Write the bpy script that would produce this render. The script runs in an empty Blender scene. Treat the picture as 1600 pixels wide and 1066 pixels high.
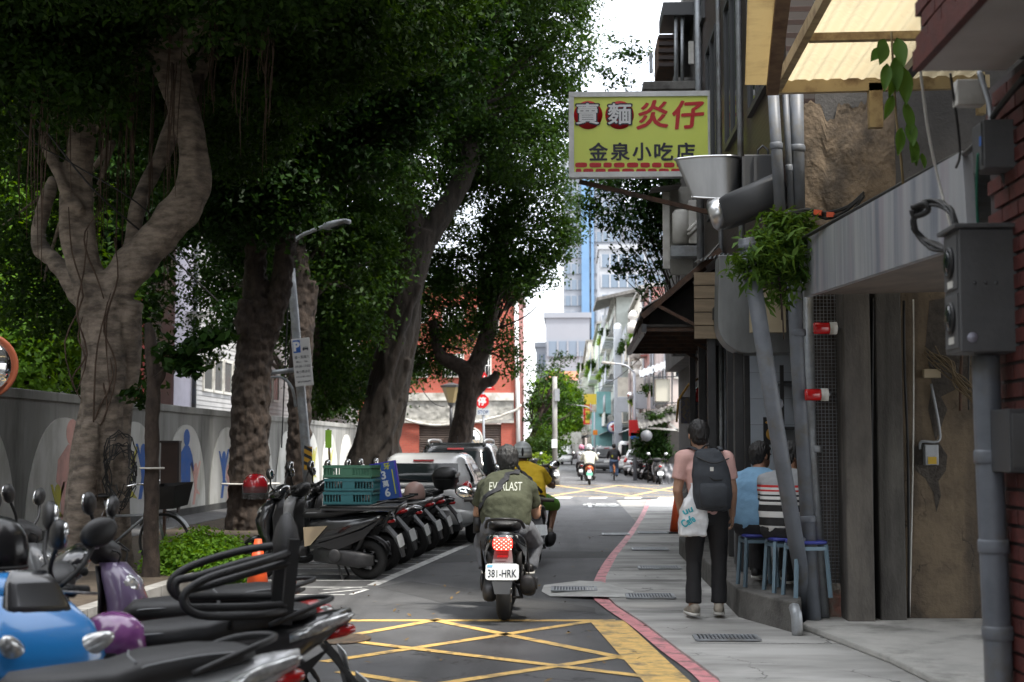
import bpy, bmesh, math, random
import numpy as np
from math import radians as R, sin, cos, pi, sqrt, atan, atan2
from mathutils import Vector as V, Matrix, noise
from mathutils.bvhtree import BVHTree
random.seed(7); rng = np.random.default_rng(7)
sc = bpy.context.scene; col = sc.collection

# ---------------------------------------------------------------- camera, sky, sun, exposure
F = 2222.0; YAW = R(2.3); PITCH = atan(167/F); EYE = 1.5
cd = bpy.data.cameras.new('camera'); cam = bpy.data.objects.new('camera', cd); col.objects.link(cam)
cd.sensor_width = 36; cd.lens = 36*F/1600; cd.clip_start = .1; cd.clip_end = 3000
cam.location = (0, 0, EYE); cam.rotation_euler = (pi/2+PITCH, 0, YAW)
cd.dof.use_dof = True; cd.dof.focus_distance = 13.5; cd.dof.aperture_fstop = 3.2
sc.camera = cam

SUN_EL, SUN_AZ = R(62), R(128)        # compass bearing: clockwise from +Y
w = bpy.data.worlds.new('World'); sc.world = w; w.use_nodes = True
nt = w.node_tree; bg = nt.nodes['Background']
sky = nt.nodes.new('ShaderNodeTexSky'); sky.sky_type = 'NISHITA'; sky.sun_disc = False
sky.sun_elevation = SUN_EL; sky.sun_rotation = SUN_AZ; sky.dust_density = 3.0
tc = nt.nodes.new('ShaderNodeTexCoord'); ns = nt.nodes.new('ShaderNodeTexNoise')
ns.inputs['Scale'].default_value = 2.2; ns.inputs['Detail'].default_value = 6
rp = nt.nodes.new('ShaderNodeValToRGB'); rp.color_ramp.elements[0].position = .40; rp.color_ramp.elements[1].position = .60
rp.color_ramp.elements[0].color = (.55, .55, .55, 1); rp.color_ramp.elements[1].color = (1, 1, 1, 1)
mx = nt.nodes.new('ShaderNodeMix'); mx.data_type = 'RGBA'
mx.inputs['B'].default_value = (9.6, 9.8, 10.2, 1)          # sunlit white cloud
nt.links.new(tc.outputs['Generated'], ns.inputs['Vector']); nt.links.new(ns.outputs['Fac'], rp.inputs['Fac'])
nt.links.new(rp.outputs['Color'], mx.inputs['Factor']); nt.links.new(sky.outputs['Color'], mx.inputs['A'])
nt.links.new(mx.outputs['Result'], bg.inputs['Color']); bg.inputs['Strength'].default_value = .12
sl = bpy.data.lights.new('sun', 'SUN'); so = bpy.data.objects.new('sun', sl); col.objects.link(so)
sl.energy = 2.2; sl.angle = R(7); sl.color = (1, .95, .87)
sd = V((sin(SUN_AZ)*cos(SUN_EL), cos(SUN_AZ)*cos(SUN_EL), sin(SUN_EL)))
so.rotation_euler = (-sd).to_track_quat('-Z', 'Y').to_euler(); so.location = (0, 0, 60)
vs = sc.view_settings; vs.view_transform = 'Standard'; vs.look = 'None'; vs.exposure = 1.6; vs.gamma = 1; vs.use_curve_mapping = False
sc.cycles.use_denoising = True; sc.cycles.max_bounces = 6; sc.cycles.transparent_max_bounces = 12
sc.cycles.diffuse_bounces = 3; sc.cycles.glossy_bounces = 3; sc.cycles.caustics_reflective = False; sc.cycles.caustics_refractive = False

# ---------------------------------------------------------------- places: measured bearing -> metres
def ray(px, py):
    cx, cy = (px-800)/F, (533-py)/F
    fy = cos(PITCH)-cy*sin(PITCH); fz = sin(PITCH)+cy*cos(PITCH)
    return V((cx*cos(YAW)-fy*sin(YAW), cx*sin(YAW)+fy*cos(YAW), fz))
O = V((0, 0, EYE))
def P(px, py, Y): d = ray(px, py); return O+d*(Y/d.y)
def PX(px, py, X): d = ray(px, py); return O+d*(X/d.x)
def G(px, py, z=0): d = ray(px, py); return O+d*((z-EYE)/d.z)

# ---------------------------------------------------------------- mesh building
def frame(d):
    d = d.normalized(); u = d.cross(V((0, 0, 1)))
    if u.length < 1e-3: u = V((1, 0, 0))
    u.normalize(); return u, d.cross(u).normalized()
OFF = {}
def rz(a): return Matrix.Rotation(a, 3, 'Z')
class MB:
    def __init__(s): s.v = []; s.f = []; s.s = []; s.m = []; s.mi = 0
    def add(s, vs_, fs, sm=False):
        k = len(s.v); s.v += [tuple(x) for x in vs_]
        s.f += [tuple(i+k for i in f) for f in fs]; s.s += [sm]*len(fs); s.m += [s.mi]*len(fs); return s
    def box(s, c, d, rot=None):
        c = V(c); h = [x/2 for x in d]; o = []
        for x in (-1, 1):
            for y in (-1, 1):
                for z in (-1, 1):
                    q = V((x*h[0], y*h[1], z*h[2]))
                    if rot is not None: q = rot @ q
                    o.append(c+q)
        return s.add(o, [(0, 1, 3, 2), (4, 6, 7, 5), (0, 4, 5, 1), (2, 3, 7, 6), (0, 2, 6, 4), (1, 5, 7, 3)])
    def bb(s, a, b):
        return s.box([(a[i]+b[i])/2 for i in range(3)], [abs(b[i]-a[i]) for i in range(3)])
    def beam(s, a, b, w, h):
        a, b = V(a), V(b); d = b-a; u, n = frame(d)
        r = Matrix((u, d.normalized(), n)).transposed()
        return s.box((a+b)/2, (w, d.length, h), r)
    def rings(s, rs, sm=True, cap=True):
        n = len(rs[0]); o = [p for r in rs for p in r]; f = []
        for i in range(len(rs)-1):
            for j in range(n):
                k = (j+1) % n; f.append((i*n+j, i*n+k, (i+1)*n+k, (i+1)*n+j))
        if cap: f.append(tuple(range(n-1, -1, -1))); f.append(tuple((len(rs)-1)*n+j for j in range(n)))
        return s.add(o, f, sm)
    def tube(s, pts, r, n=8, sm=True, cap=True, flat=1.0, wob=0):
        pts = [V(p) for p in pts]
        if len(pts) < 2: return s
        rr = r if hasattr(r, '__len__') else [r]*len(pts)
        d = (pts[1]-pts[0]).normalized(); u, q = frame(d); rs = []
        for i, p in enumerate(pts):
            t = (pts[min(i+1, len(pts)-1)]-pts[max(i-1, 0)])
            if t.length < 1e-7: t = d
            t.normalize(); u = u-t*u.dot(t)
            if u.length < 1e-5: u, q = frame(t)
            u.normalize(); q = t.cross(u)
            rs.append([p+(u*cos(2*pi*j/n)+q*sin(2*pi*j/n)*flat)*rr[i]*(1+(wob*random.uniform(-1, 1) if wob else 0)) for j in range(n)])
        return s.rings(rs, sm, cap)
    def prism(s, poly, o, ux, uy, dep):
        o, ux, uy = V(o), V(ux), V(uy); nn = ux.cross(uy).normalized()*dep; n = len(poly)
        a = [o+ux*p[0]+uy*p[1] for p in poly]; b = [p+nn for p in a]
        f = [tuple(range(n-1, -1, -1)), tuple(range(n, 2*n))]+[(i, (i+1) % n, n+(i+1) % n, n+i) for i in range(n)]
        return s.add(a+b, f)
    def lathe(s, prof, c=(0, 0, 0), ax=(0, 0, 1), n=20, sm=True, cap=True):
        c, ax = V(c), V(ax).normalized(); u, q = frame(ax)
        return s.rings([[c+ax*z+(u*cos(2*pi*j/n)+q*sin(2*pi*j/n))*r for j in range(n)] for r, z in prof], sm, cap)
    def ell(s, c, r, rot=None, n=14, m=9):
        c = V(c); rs = []
        for i in range(m+1):
            a = -pi/2+pi*i/m; k = max(cos(a), .02); row = []
            for j in range(n):
                q = V((r[0]*k*cos(2*pi*j/n), r[1]*k*sin(2*pi*j/n), r[2]*sin(a)))
                row.append(c+(rot @ q if rot is not None else q))
            rs.append(row)
        return s.rings(rs)
    def quad(s, a, b, c, d): return s.add([a, b, c, d], [(0, 1, 2, 3)])
    def grid(s, fn, nu, nv, sm=True):
        o = [fn(i/nu, j/nv) for i in range(nu+1) for j in range(nv+1)]; k = nv+1
        return s.add(o, [(i*k+j, (i+1)*k+j, (i+1)*k+j+1, i*k+j+1) for i in range(nu) for j in range(nv)], sm)
    def build(s, name, mat, par=None, bev=0, org=None, seg=2, fix=True):
        me = bpy.data.meshes.new(name)
        if par is not None: off = OFF.get(par.name, V((0, 0, 0)))
        elif org is not None: off = V(org)
        else:
            a = np.array(s.v); off = V(((a[:, 0].min()+a[:, 0].max())/2, (a[:, 1].min()+a[:, 1].max())/2, a[:, 2].min()))
        me.from_pydata([(v[0]-off.x, v[1]-off.y, v[2]-off.z) for v in s.v], [], s.f)
        me.polygons.foreach_set('use_smooth', s.s)
        for m in (mat if isinstance(mat, (list, tuple)) else [mat]): me.materials.append(m)
        if any(s.m): me.polygons.foreach_set('material_index', s.m)
        if fix:
            b = bmesh.new(); b.from_mesh(me); bmesh.ops.recalc_face_normals(b, faces=b.faces); b.to_mesh(me); b.free()
        o = bpy.data.objects.new(name, me); col.objects.link(o); OFF[o.name] = off.copy()
        if par is not None: o.parent = par
        else: o.location = off
        if bev:
            m = o.modifiers.new('bevel', 'BEVEL'); m.width = bev; m.segments = seg; m.limit_method = 'ANGLE'
        return o
def tag(o, label=None, cat=None, group=None, kind=None):
    if label: o['label'] = label
    if cat: o['category'] = cat
    if group: o['group'] = group
    if kind: o['kind'] = kind
    return o
def empty(name, loc=(0, 0, 0), label=None, cat=None, group=None):
    o = bpy.data.objects.new(name, None); col.objects.link(o); o.location = loc; OFF[o.name] = V(loc); o.empty_display_size = .1
    return tag(o, label, cat, group)
def kids(o): return list(o.children)
def copy_tree(o, par=None):
    c = o.copy(); col.objects.link(c); OFF[c.name] = OFF.get(o.name, V((0, 0, 0))).copy()
    if par is not None: c.parent = par
    for ch in kids(o): copy_tree(ch, c)
    return c
def inst(src, par, loc, rot=0, name=None, mat=None):
    """another object sharing src's mesh, a child of par, at world loc"""
    o = bpy.data.objects.new(name or src.name.split('.')[0], src.data); col.objects.link(o)
    if par is not None: o.parent = par
    o.location = V(loc)-(OFF.get(par.name, V((0, 0, 0))) if par is not None else V((0, 0, 0)))
    o.rotation_euler = (0, 0, rot) if not hasattr(rot, '__len__') else rot
    if mat: o.material_slots[0].link = 'OBJECT'; o.material_slots[0].material = mat
    OFF[o.name] = V(loc); return o
def recolor(root, names, mat):
    for c in root.children_recursive:
        if c.name.split('.')[0] in names and c.type == 'MESH':
            c.material_slots[0].link = 'OBJECT'; c.material_slots[0].material = mat
def sring(c, ux, uy, w_, h_, p=2.6, n=18):
    c, ux, uy = V(c), V(ux), V(uy); o = []
    for j in range(n):
        a = 2*pi*j/n; x, y = cos(a), sin(a)
        o.append(c+ux*(w_/2*math.copysign(abs(x)**(2/p), x))+uy*(h_/2*math.copysign(abs(y)**(2/p), y)))
    return o
def organic(mb, name, mat, par, vox=.012, sm=6, wr=0, wsc=9, stretch=1):
    """union of overlapping shapes grown into one continuous smooth surface"""
    o = mb.build(name, mat, par)
    m = o.modifiers.new('r', 'REMESH'); m.mode = 'VOXEL'; m.voxel_size = vox; m.use_smooth_shade = True
    m = o.modifiers.new('s', 'SMOOTH'); m.iterations = sm; m.factor = .5
    dg = bpy.context.evaluated_depsgraph_get(); me = bpy.data.meshes.new_from_object(o.evaluated_get(dg), depsgraph=dg)
    o.modifiers.clear(); old = o.data; o.data = me; bpy.data.meshes.remove(old); me.name = name
    if not me.materials: me.materials.append(mat)
    if wr:
        n = len(me.vertices); co = np.empty(n*3); me.vertices.foreach_get('co', co); nn = np.empty(n*3); me.vertices.foreach_get('normal', nn)
        co = co.reshape(-1, 3); nn = nn.reshape(-1, 3)
        d = np.array([noise.noise((c[0]*wsc, c[1]*wsc, c[2]*wsc/stretch))+.5*noise.noise((c[0]*wsc*2.3, c[1]*wsc*2.3, 7+c[2]*wsc*2.3/stretch)) for c in co])
        co = co+nn*(d*wr)[:, None]; me.vertices.foreach_set('co', co.ravel()); me.update()
    me.polygons.foreach_set('use_smooth', [True]*len(me.polygons))
    return o
FONT = None
def text_mesh(body, size=1, ext=0, bold=0, sx=1.0):
    c = bpy.data.curves.new('t', 'FONT'); c.body = body; c.size = size; c.align_x = 'CENTER'; c.align_y = 'CENTER'; c.extrude = ext; c.offset = bold; c.resolution_u = 3
    o = bpy.data.objects.new('t', c); col.objects.link(o)
    dg = bpy.context.evaluated_depsgraph_get(); dg.update()
    me = bpy.data.meshes.new_from_object(o.evaluated_get(dg), depsgraph=dg)
    bpy.data.objects.remove(o); bpy.data.curves.remove(c)
    for v in me.vertices: v.co.x *= sx
    return me
def text(name, body, c, ux, uy, h, mat, par, bold=0, w_=None, onto=None, ext=0):
    """lettering of cap height about h, centred at c, reading along ux; w_ fits its width"""
    cjk = any(ord(c_) > 0x2e80 for c_ in body); me = text_mesh(body, 1, ext, 0 if cjk else bold)
    if cjk and bold:
        b = bmesh.new(); b.from_mesh(me); g0 = list(b.verts)+list(b.edges)+list(b.faces)
        for i in range(8):
            d = bmesh.ops.duplicate(b, geom=g0)['geom']; bmesh.ops.translate(b, vec=(bold*cos(i*pi/4), bold*sin(i*pi/4), .0004*(i+1)), verts=[v for v in d if isinstance(v, bmesh.types.BMVert)])
        b.to_mesh(me); b.free()
    xs = [v.co.x for v in me.vertices]; ys = [v.co.y for v in me.vertices]
    if not xs: return None
    k = h/(max(ys)-min(ys)); kx = k if w_ is None else w_/(max(xs)-min(xs))
    cx, cy = (max(xs)+min(xs))/2, (max(ys)+min(ys))/2
    c, ux, uy = V(c), V(ux).normalized(), V(uy).normalized(); nn = ux.cross(uy); off = OFF.get(par.name, V((0, 0, 0))) if par else V((0, 0, 0))
    if onto is not None:
        b = bmesh.new(); b.from_mesh(me); bmesh.ops.triangulate(b, faces=b.faces)
        bmesh.ops.subdivide_edges(b, edges=[e for e in b.edges if e.calc_length() > .15], cuts=2, use_grid_fill=False); bmesh.ops.triangulate(b, faces=b.faces); b.to_mesh(me); b.free()
    for v in me.vertices:
        p = c+ux*((v.co.x-cx)*kx)+uy*((v.co.y-cy)*k)+nn*v.co.z*k
        if onto is not None:
            hit = onto.ray_cast(p+nn*.6-off, -nn)
            if hit[0] is not None: p = hit[0]+hit[1]*.004+off
        v.co = p-off
    me.materials.clear(); me.materials.append(mat); o = bpy.data.objects.new(name, me); col.objects.link(o); OFF[o.name] = off.copy()
    if par: o.parent = par
    return o
def bvh(o): return BVHTree.FromPolygons([v.co.copy() for v in o.data.vertices], [tuple(p.vertices) for p in o.data.polygons])
def spline(pts, n=6):
    pts = [V(p) for p in pts]; o = []
    for i in range(len(pts)-1):
        a, b, c, d = pts[max(i-1, 0)], pts[i], pts[i+1], pts[min(i+2, len(pts)-1)]
        for k in range(n):
            t = k/n; o.append(.5*((2*b)+(c-a)*t+(2*a-5*b+4*c-d)*t*t+(3*b-a-3*c+d)*t**3))
    o.append(pts[-1]); return o
def lerps(vals, n=6):
    o = []
    for i in range(len(vals)-1): o += [vals[i]+(vals[i+1]-vals[i])*k/n for k in range(n)]
    return o+[vals[-1]]
def sag(a, b, s, n=12):
    a, b = V(a), V(b); return [a.lerp(b, i/n)-V((0, 0, 4*s*(i/n)*(1-i/n))) for i in range(n+1)]

# ---------------------------------------------------------------- materials
def rgb(c): return (c[0], c[1], c[2], 1)
def M(name, c, r=.6, c2=None, sc_=6, bump=0, bs=40, metal=0, coat=0, tr=0, emit=0, det=5, stretch=(1, 1, 1), spec=.5, dirt=None, dsc=1.5, lo=.4, hi=.65, alpha=1):
    m = bpy.data.materials.new(name); m.use_nodes = True; n = m.node_tree; b = n.nodes['Principled BSDF']; L = n.links.new
    b.inputs['Base Color'].default_value = rgb(c); b.inputs['Roughness'].default_value = r; b.inputs['Metallic'].default_value = metal
    b.inputs['Coat Weight'].default_value = coat; b.inputs['Coat Roughness'].default_value = .08; b.inputs['Specular IOR Level'].default_value = spec
    if tr: b.inputs['Transmission Weight'].default_value = tr
    if alpha < 1: b.inputs['Alpha'].default_value = alpha
    if emit: b.inputs['Emission Color'].default_value = rgb(c); b.inputs['Emission Strength'].default_value = emit
    t = n.nodes.new('ShaderNodeTexCoord'); mp = n.nodes.new('ShaderNodeMapping'); mp.inputs['Scale'].default_value = stretch
    L(t.outputs['Object'], mp.inputs['Vector']); last = None
    def nz(s, d=5):
        q = n.nodes.new('ShaderNodeTexNoise'); q.inputs['Scale'].default_value = s; q.inputs['Detail'].default_value = d; q.inputs['Roughness'].default_value = .62
        L(mp.outputs['Vector'], q.inputs['Vector']); return q
    if c2 is not None:
        q = nz(sc_, det); rr = n.nodes.new('ShaderNodeMapRange'); rr.inputs[1].default_value = lo; rr.inputs[2].default_value = hi; L(q.outputs['Fac'], rr.inputs[0])
        x = n.nodes.new('ShaderNodeMix'); x.data_type = 'RGBA'; x.inputs['A'].default_value = rgb(c); x.inputs['B'].default_value = rgb(c2); L(rr.outputs[0], x.inputs['Factor'])
        last = x.outputs['Result']
    if dirt is not None:
        q = nz(dsc, 8); rr = n.nodes.new('ShaderNodeMapRange'); rr.inputs[1].default_value = .5; rr.inputs[2].default_value = .7; L(q.outputs['Fac'], rr.inputs[0])
        x = n.nodes.new('ShaderNodeMix'); x.data_type = 'RGBA'; x.inputs['A'].default_value = rgb(c); x.inputs['B'].default_value = rgb(dirt); L(rr.outputs[0], x.inputs['Factor'])
        if last is not None: L(last, x.inputs['A'])
        last = x.outputs['Result']
    if last is not None: L(last, b.inputs['Base Color'])
    if bump:
        q = nz(bs, 4); bp = n.nodes.new('ShaderNodeBump'); bp.inputs['Strength'].default_value = bump; bp.inputs['Distance'].default_value = .02
        L(q.outputs['Fac'], bp.inputs['Height']); L(bp.outputs['Normal'], b.inputs['Normal'])
    return m
def cracks(mat, col_=(.03, .026, .022), s=3.0, th=.012):
    n = mat.node_tree; L = n.links.new; b = n.nodes['Principled BSDF']; t = n.nodes.new('ShaderNodeTexCoord'); vz = n.nodes.new('ShaderNodeTexVoronoi'); vz.feature = 'DISTANCE_TO_EDGE'; vz.inputs['Scale'].default_value = s
    nz = n.nodes.new('ShaderNodeTexNoise'); nz.inputs['Scale'].default_value = 5; nz.inputs['Detail'].default_value = 6; ad = n.nodes.new('ShaderNodeMix'); ad.data_type = 'RGBA'; ad.blend_type = 'LINEAR_LIGHT'; ad.inputs['Factor'].default_value = .18; L(t.outputs['Object'], nz.inputs['Vector']); L(t.outputs['Object'], ad.inputs['A']); L(nz.outputs['Color'], ad.inputs['B']); L(ad.outputs['Result'], vz.inputs['Vector'])
    mr = n.nodes.new('ShaderNodeMapRange'); mr.inputs[1].default_value = 0; mr.inputs[2].default_value = th; mr.inputs[3].default_value = 1; mr.inputs[4].default_value = 0; L(vz.outputs['Distance'], mr.inputs[0])
    ms = n.nodes.new('ShaderNodeTexNoise'); ms.inputs['Scale'].default_value = 1.3; L(t.outputs['Object'], ms.inputs['Vector']); m2 = n.nodes.new('ShaderNodeMapRange'); m2.inputs[1].default_value = .45; m2.inputs[2].default_value = .55; L(ms.outputs['Fac'], m2.inputs[0]); mu = n.nodes.new('ShaderNodeMath'); mu.operation = 'MULTIPLY'; L(mr.outputs[0], mu.inputs[0]); L(m2.outputs[0], mu.inputs[1])
    x = n.nodes.new('ShaderNodeMix'); x.data_type = 'RGBA'; x.inputs['B'].default_value = rgb(col_); L(mu.outputs[0], x.inputs['Factor']); src = b.inputs['Base Color'].links[0].from_socket; L(src, x.inputs['A']); L(x.outputs['Result'], b.inputs['Base Color'])
def leafmat(name, c, c2, tl=.35, r=.5):
    m = bpy.data.materials.new(name); m.use_nodes = True; n = m.node_tree; b = n.nodes['Principled BSDF']; L = n.links.new; out = n.nodes['Material Output']
    g = n.nodes.new('ShaderNodeNewGeometry'); x = n.nodes.new('ShaderNodeMix'); x.data_type = 'RGBA'
    x.inputs['A'].default_value = rgb(c); x.inputs['B'].default_value = rgb(c2); L(g.outputs['Random Per Island'], x.inputs['Factor'])
    L(x.outputs['Result'], b.inputs['Base Color']); b.inputs['Roughness'].default_value = r; b.inputs['Specular IOR Level'].default_value = .13
    h = n.nodes.new('ShaderNodeHueSaturation'); h.inputs['Hue'].default_value = .475; h.inputs['Saturation'].default_value = 1.15; h.inputs['Value'].default_value = 1.5; L(x.outputs['Result'], h.inputs['Color'])
    t = n.nodes.new('ShaderNodeBsdfTranslucent'); L(h.outputs['Color'], t.inputs['Color'])
    s = n.nodes.new('ShaderNodeMixShader'); s.inputs[0].default_value = tl; L(b.outputs[0], s.inputs[1]); L(t.outputs[0], s.inputs[2]); L(s.outputs[0], out.inputs['Surface'])
    return m
def brickmat(name, c1, c2, mortar, bw, bh, ms=.01, r=.7, axes='XZ', bump=.5):
    m = M(name, c1, r); n = m.node_tree; L = n.links.new; b = n.nodes['Principled BSDF']
    t = n.nodes.new('ShaderNodeTexCoord'); sp = n.nodes.new('ShaderNodeSeparateXYZ'); cb = n.nodes.new('ShaderNodeCombineXYZ'); L(t.outputs['Object'], sp.inputs[0])
    L(sp.outputs[axes[0]], cb.inputs['X']); L(sp.outputs[axes[1]], cb.inputs['Y'])
    k = n.nodes.new('ShaderNodeTexBrick'); L(cb.outputs[0], k.inputs['Vector']); k.inputs['Scale'].default_value = 1
    k.inputs['Color1'].default_value = rgb(c1); k.inputs['Color2'].default_value = rgb(c2); k.inputs['Mortar'].default_value = rgb(mortar)
    k.inputs['Brick Width'].default_value = bw; k.inputs['Row Height'].default_value = bh; k.inputs['Mortar Size'].default_value = ms
    q = n.nodes.new('ShaderNodeTexNoise'); q.inputs['Scale'].default_value = 3; q.inputs['Detail'].default_value = 6; L(t.outputs['Object'], q.inputs['Vector'])
    x = n.nodes.new('ShaderNodeMix'); x.data_type = 'RGBA'; x.blend_type = 'MULTIPLY'; x.inputs['Factor'].default_value = .45; L(k.outputs['Color'], x.inputs['A']); L(q.outputs['Fac'], x.inputs['B'])
    x2 = n.nodes.new('ShaderNodeMix'); x2.data_type = 'RGBA'; x2.inputs['Factor'].default_value = .55; L(k.outputs['Color'], x2.inputs['A']); L(x.outputs['Result'], x2.inputs['B'])
    L(x2.outputs['Result'], b.inputs['Base Color'])
    bp = n.nodes.new('ShaderNodeBump'); bp.invert = True; bp.inputs['Strength'].default_value = bump; bp.inputs['Distance'].default_value = .01; L(k.outputs['Fac'], bp.inputs['Height']); L(bp.outputs['Normal'], b.inputs['Normal'])
    return m
def bandmat(name, bands, axis='Z', r=.8):
    """print in bands along an axis: [(upto, colour), ...]"""
    m = M(name, bands[0][1], r); n = m.node_tree; L = n.links.new; t = n.nodes.new('ShaderNodeTexCoord'); sp = n.nodes.new('ShaderNodeSeparateXYZ'); L(t.outputs['Object'], sp.inputs[0])
    lo_ = 0.0; hi_ = bands[-1][0]; mr = n.nodes.new('ShaderNodeMapRange'); mr.inputs[1].default_value = lo_; mr.inputs[2].default_value = hi_; L(sp.outputs[axis], mr.inputs[0])
    c = n.nodes.new('ShaderNodeValToRGB'); c.color_ramp.interpolation = 'CONSTANT'; e = c.color_ramp.elements
    e[0].position = 0; e[0].color = rgb(bands[0][1]); e[1].position = bands[0][0]/hi_; e[1].color = rgb(bands[1][1])
    for i in range(2, len(bands)): q = e.new(bands[i-1][0]/hi_); q.color = rgb(bands[i][1])
    L(mr.outputs[0], c.inputs[0]); L(c.outputs[0], n.nodes['Principled BSDF'].inputs['Base Color']); return m

BLK = M('black plastic', (.012, .012, .013), .45, bump=.15, bs=400)
GLOSSBLK = M('gloss black paint', (.012, .013, .015), .22, coat=.8)
RUB = M('rubber', (.014, .014, .014), .8, bump=.2, bs=90)
VINYL = M('seat vinyl', (.018, .018, .019), .5, bump=.25, bs=220)
DKGREY = M('dark grey paint', (.05, .052, .055), .45)
GREY = M('grey paint', (.22, .23, .24), .5, (.17, .175, .18), 5)
SILVER = M('silver paint', (.5, .51, .52), .3, metal=.6, coat=.4)
CHROME = M('chrome', (.75, .75, .76), .12, metal=1)
STEEL = M('stainless steel', (.55, .56, .57), .28, (.42, .43, .44), 3, metal=.95, stretch=(1, 1, .2), bump=.05, bs=8)
GALV = M('galvanised steel', (.36, .38, .40), .5, (.27, .29, .31), 9, metal=.5, dirt=(.2, .19, .17), dsc=3)
PIPE = M('grey pvc pipe', (.145, .16, .185), .5, (.105, .117, .137), 4, dirt=(.12, .115, .10), dsc=5)
RUST = M('rusty iron', (.10, .055, .035), .85, (.05, .035, .028), 8, bump=.4, bs=60)
WHITE = M('white paint', (.78, .78, .77), .35, coat=.3)
OFFW = M('off-white paint', (.62, .61, .57), .6, (.52, .51, .47), 4, dirt=(.3, .28, .24), dsc=2)
GLASS = M('dark window glass', (.012, .016, .018), .05, spec=.35)
CLEAR = M('lens plastic', (.62, .63, .62), .12, (.3, .3, .3), 25, metal=.5)
MIRR = M('mirror glass', (.75, .77, .78), .03, metal=1)
REDL = M('red lens', (.45, .01, .012), .18, coat=.5)
AMBER = M('amber lens', (.7, .22, .02), .2, coat=.4)
PLATE = M('number plate white', (.75, .78, .78), .4, (.66, .68, .69), 30)
INK = M('dark ink', (.015, .02, .03), .6)
CONC = M('concrete', (.30, .295, .28), .88, (.21, .205, .195), 1.6, bump=.35, bs=50, dirt=(.12, .115, .105), dsc=.9)
CABLE = M('cable black', (.012, .012, .012), .6)
# ---------------------------------------------------------------- ground, road, paint
ASPH = M('asphalt', (.086, .088, .092), .66, (.115, .117, .12), 1.1, bump=.55, bs=260, dirt=(.058, .059, .061), dsc=.45, det=9)
cracks(ASPH, (.018, .018, .019), .42, .006)
def streaks(mat, col_, st, s=1.0, lo=.52, hi=.72, f=.7):
    n = mat.node_tree; L = n.links.new; b = n.nodes['Principled BSDF']; t = n.nodes.new('ShaderNodeTexCoord'); mp = n.nodes.new('ShaderNodeMapping'); mp.inputs['Scale'].default_value = st; q = n.nodes.new('ShaderNodeTexNoise'); q.inputs['Scale'].default_value = s; q.inputs['Detail'].default_value = 7; L(t.outputs['Object'], mp.inputs['Vector']); L(mp.outputs[0], q.inputs['Vector'])
    mr = n.nodes.new('ShaderNodeMapRange'); mr.inputs[1].default_value = lo; mr.inputs[2].default_value = hi; mr.inputs[4].default_value = f; L(q.outputs['Fac'], mr.inputs[0]); x = n.nodes.new('ShaderNodeMix'); x.data_type = 'RGBA'; x.inputs['B'].default_value = rgb(col_); L(mr.outputs[0], x.inputs['Factor']); src = b.inputs['Base Color'].links[0].from_socket; L(src, x.inputs['A']); L(x.outputs['Result'], b.inputs['Base Color'])
streaks(ASPH, (.034, .035, .036), (1.7, .07, 1), 1.0, .5, .68, .8); streaks(ASPH, (.19, .19, .185), (70, 70, 1), 1.0, .56, .72, .6); streaks(ASPH, (.03, .03, .031), (.9, .6, 1), 1.0, .62, .74, .75); streaks(ASPH, (.12, .12, .118), (.5, .5, 1), 1.0, .6, .8, .5)
PATCHA = M('asphalt patch', (.055, .056, .058), .75, (.07, .071, .073), 3, bump=.5, bs=240)
SOIL = M('soil', (.055, .042, .03), .95, (.09, .07, .05), 7, bump=.8, bs=40)
PAV = M('pavement concrete', (.50, .495, .475), .75, (.33, .325, .31), .9, bump=.3, bs=70, dirt=(.13, .128, .122), dsc=.75, stretch=(.55, 1.3, 1), det=10)
cracks(PAV, (.07, .068, .064), .8, .008); streaks(PAV, (.15, .147, .14), (.4, 1.6, 1), 1.1, .52, .7, .7)
FOOT = M('footpath paving', (.13, .13, .13), .85, (.09, .09, .092), 4, bump=.3, bs=50)
def worn(name, c, r=.6): return M(name, c, r, tuple(x*.55+.03 for x in c), 9, bump=.3, bs=200, det=14, lo=.45, hi=.75, dirt=(.085, .085, .085), dsc=5)
YEL = worn('yellow road paint', (.80, .52, .16)); WHT = worn('white road paint', (.66, .67, .66)); PNK = worn('red kerb paint', (.74, .30, .32))
ORN = M('orange paint', (.75, .10, .02), .45, (.6, .08, .02), 6)
def slab(name, poly, z, mat, dep=0): 
    m = MB()
    if dep: m.prism([(p[0], p[1]) for p in poly], (0, 0, z-dep), (1, 0, 0), (0, 1, 0), dep)
    else: m.add([(p[0], p[1], z) for p in poly], [tuple(range(len(poly)))])
    o = m.build(name, mat, None, org=(0, 0, 0)); return tag(o, kind='structure')
slab('ground', [(-600, -60), (600, -60), (600, 1400), (-600, 1400)], -.02, CONC)
slab('road', [(-4.2, -20), (1.35, -20), (1.35, 42), (9, 47), (60, 49), (60, 58), (6, 59), (4.4, 62), (4.4, 420), (-2.6, 420), (-2.6, 61), (-60, 60), (-60, 47), (-4.0, 46)], 0, ASPH)
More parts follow.
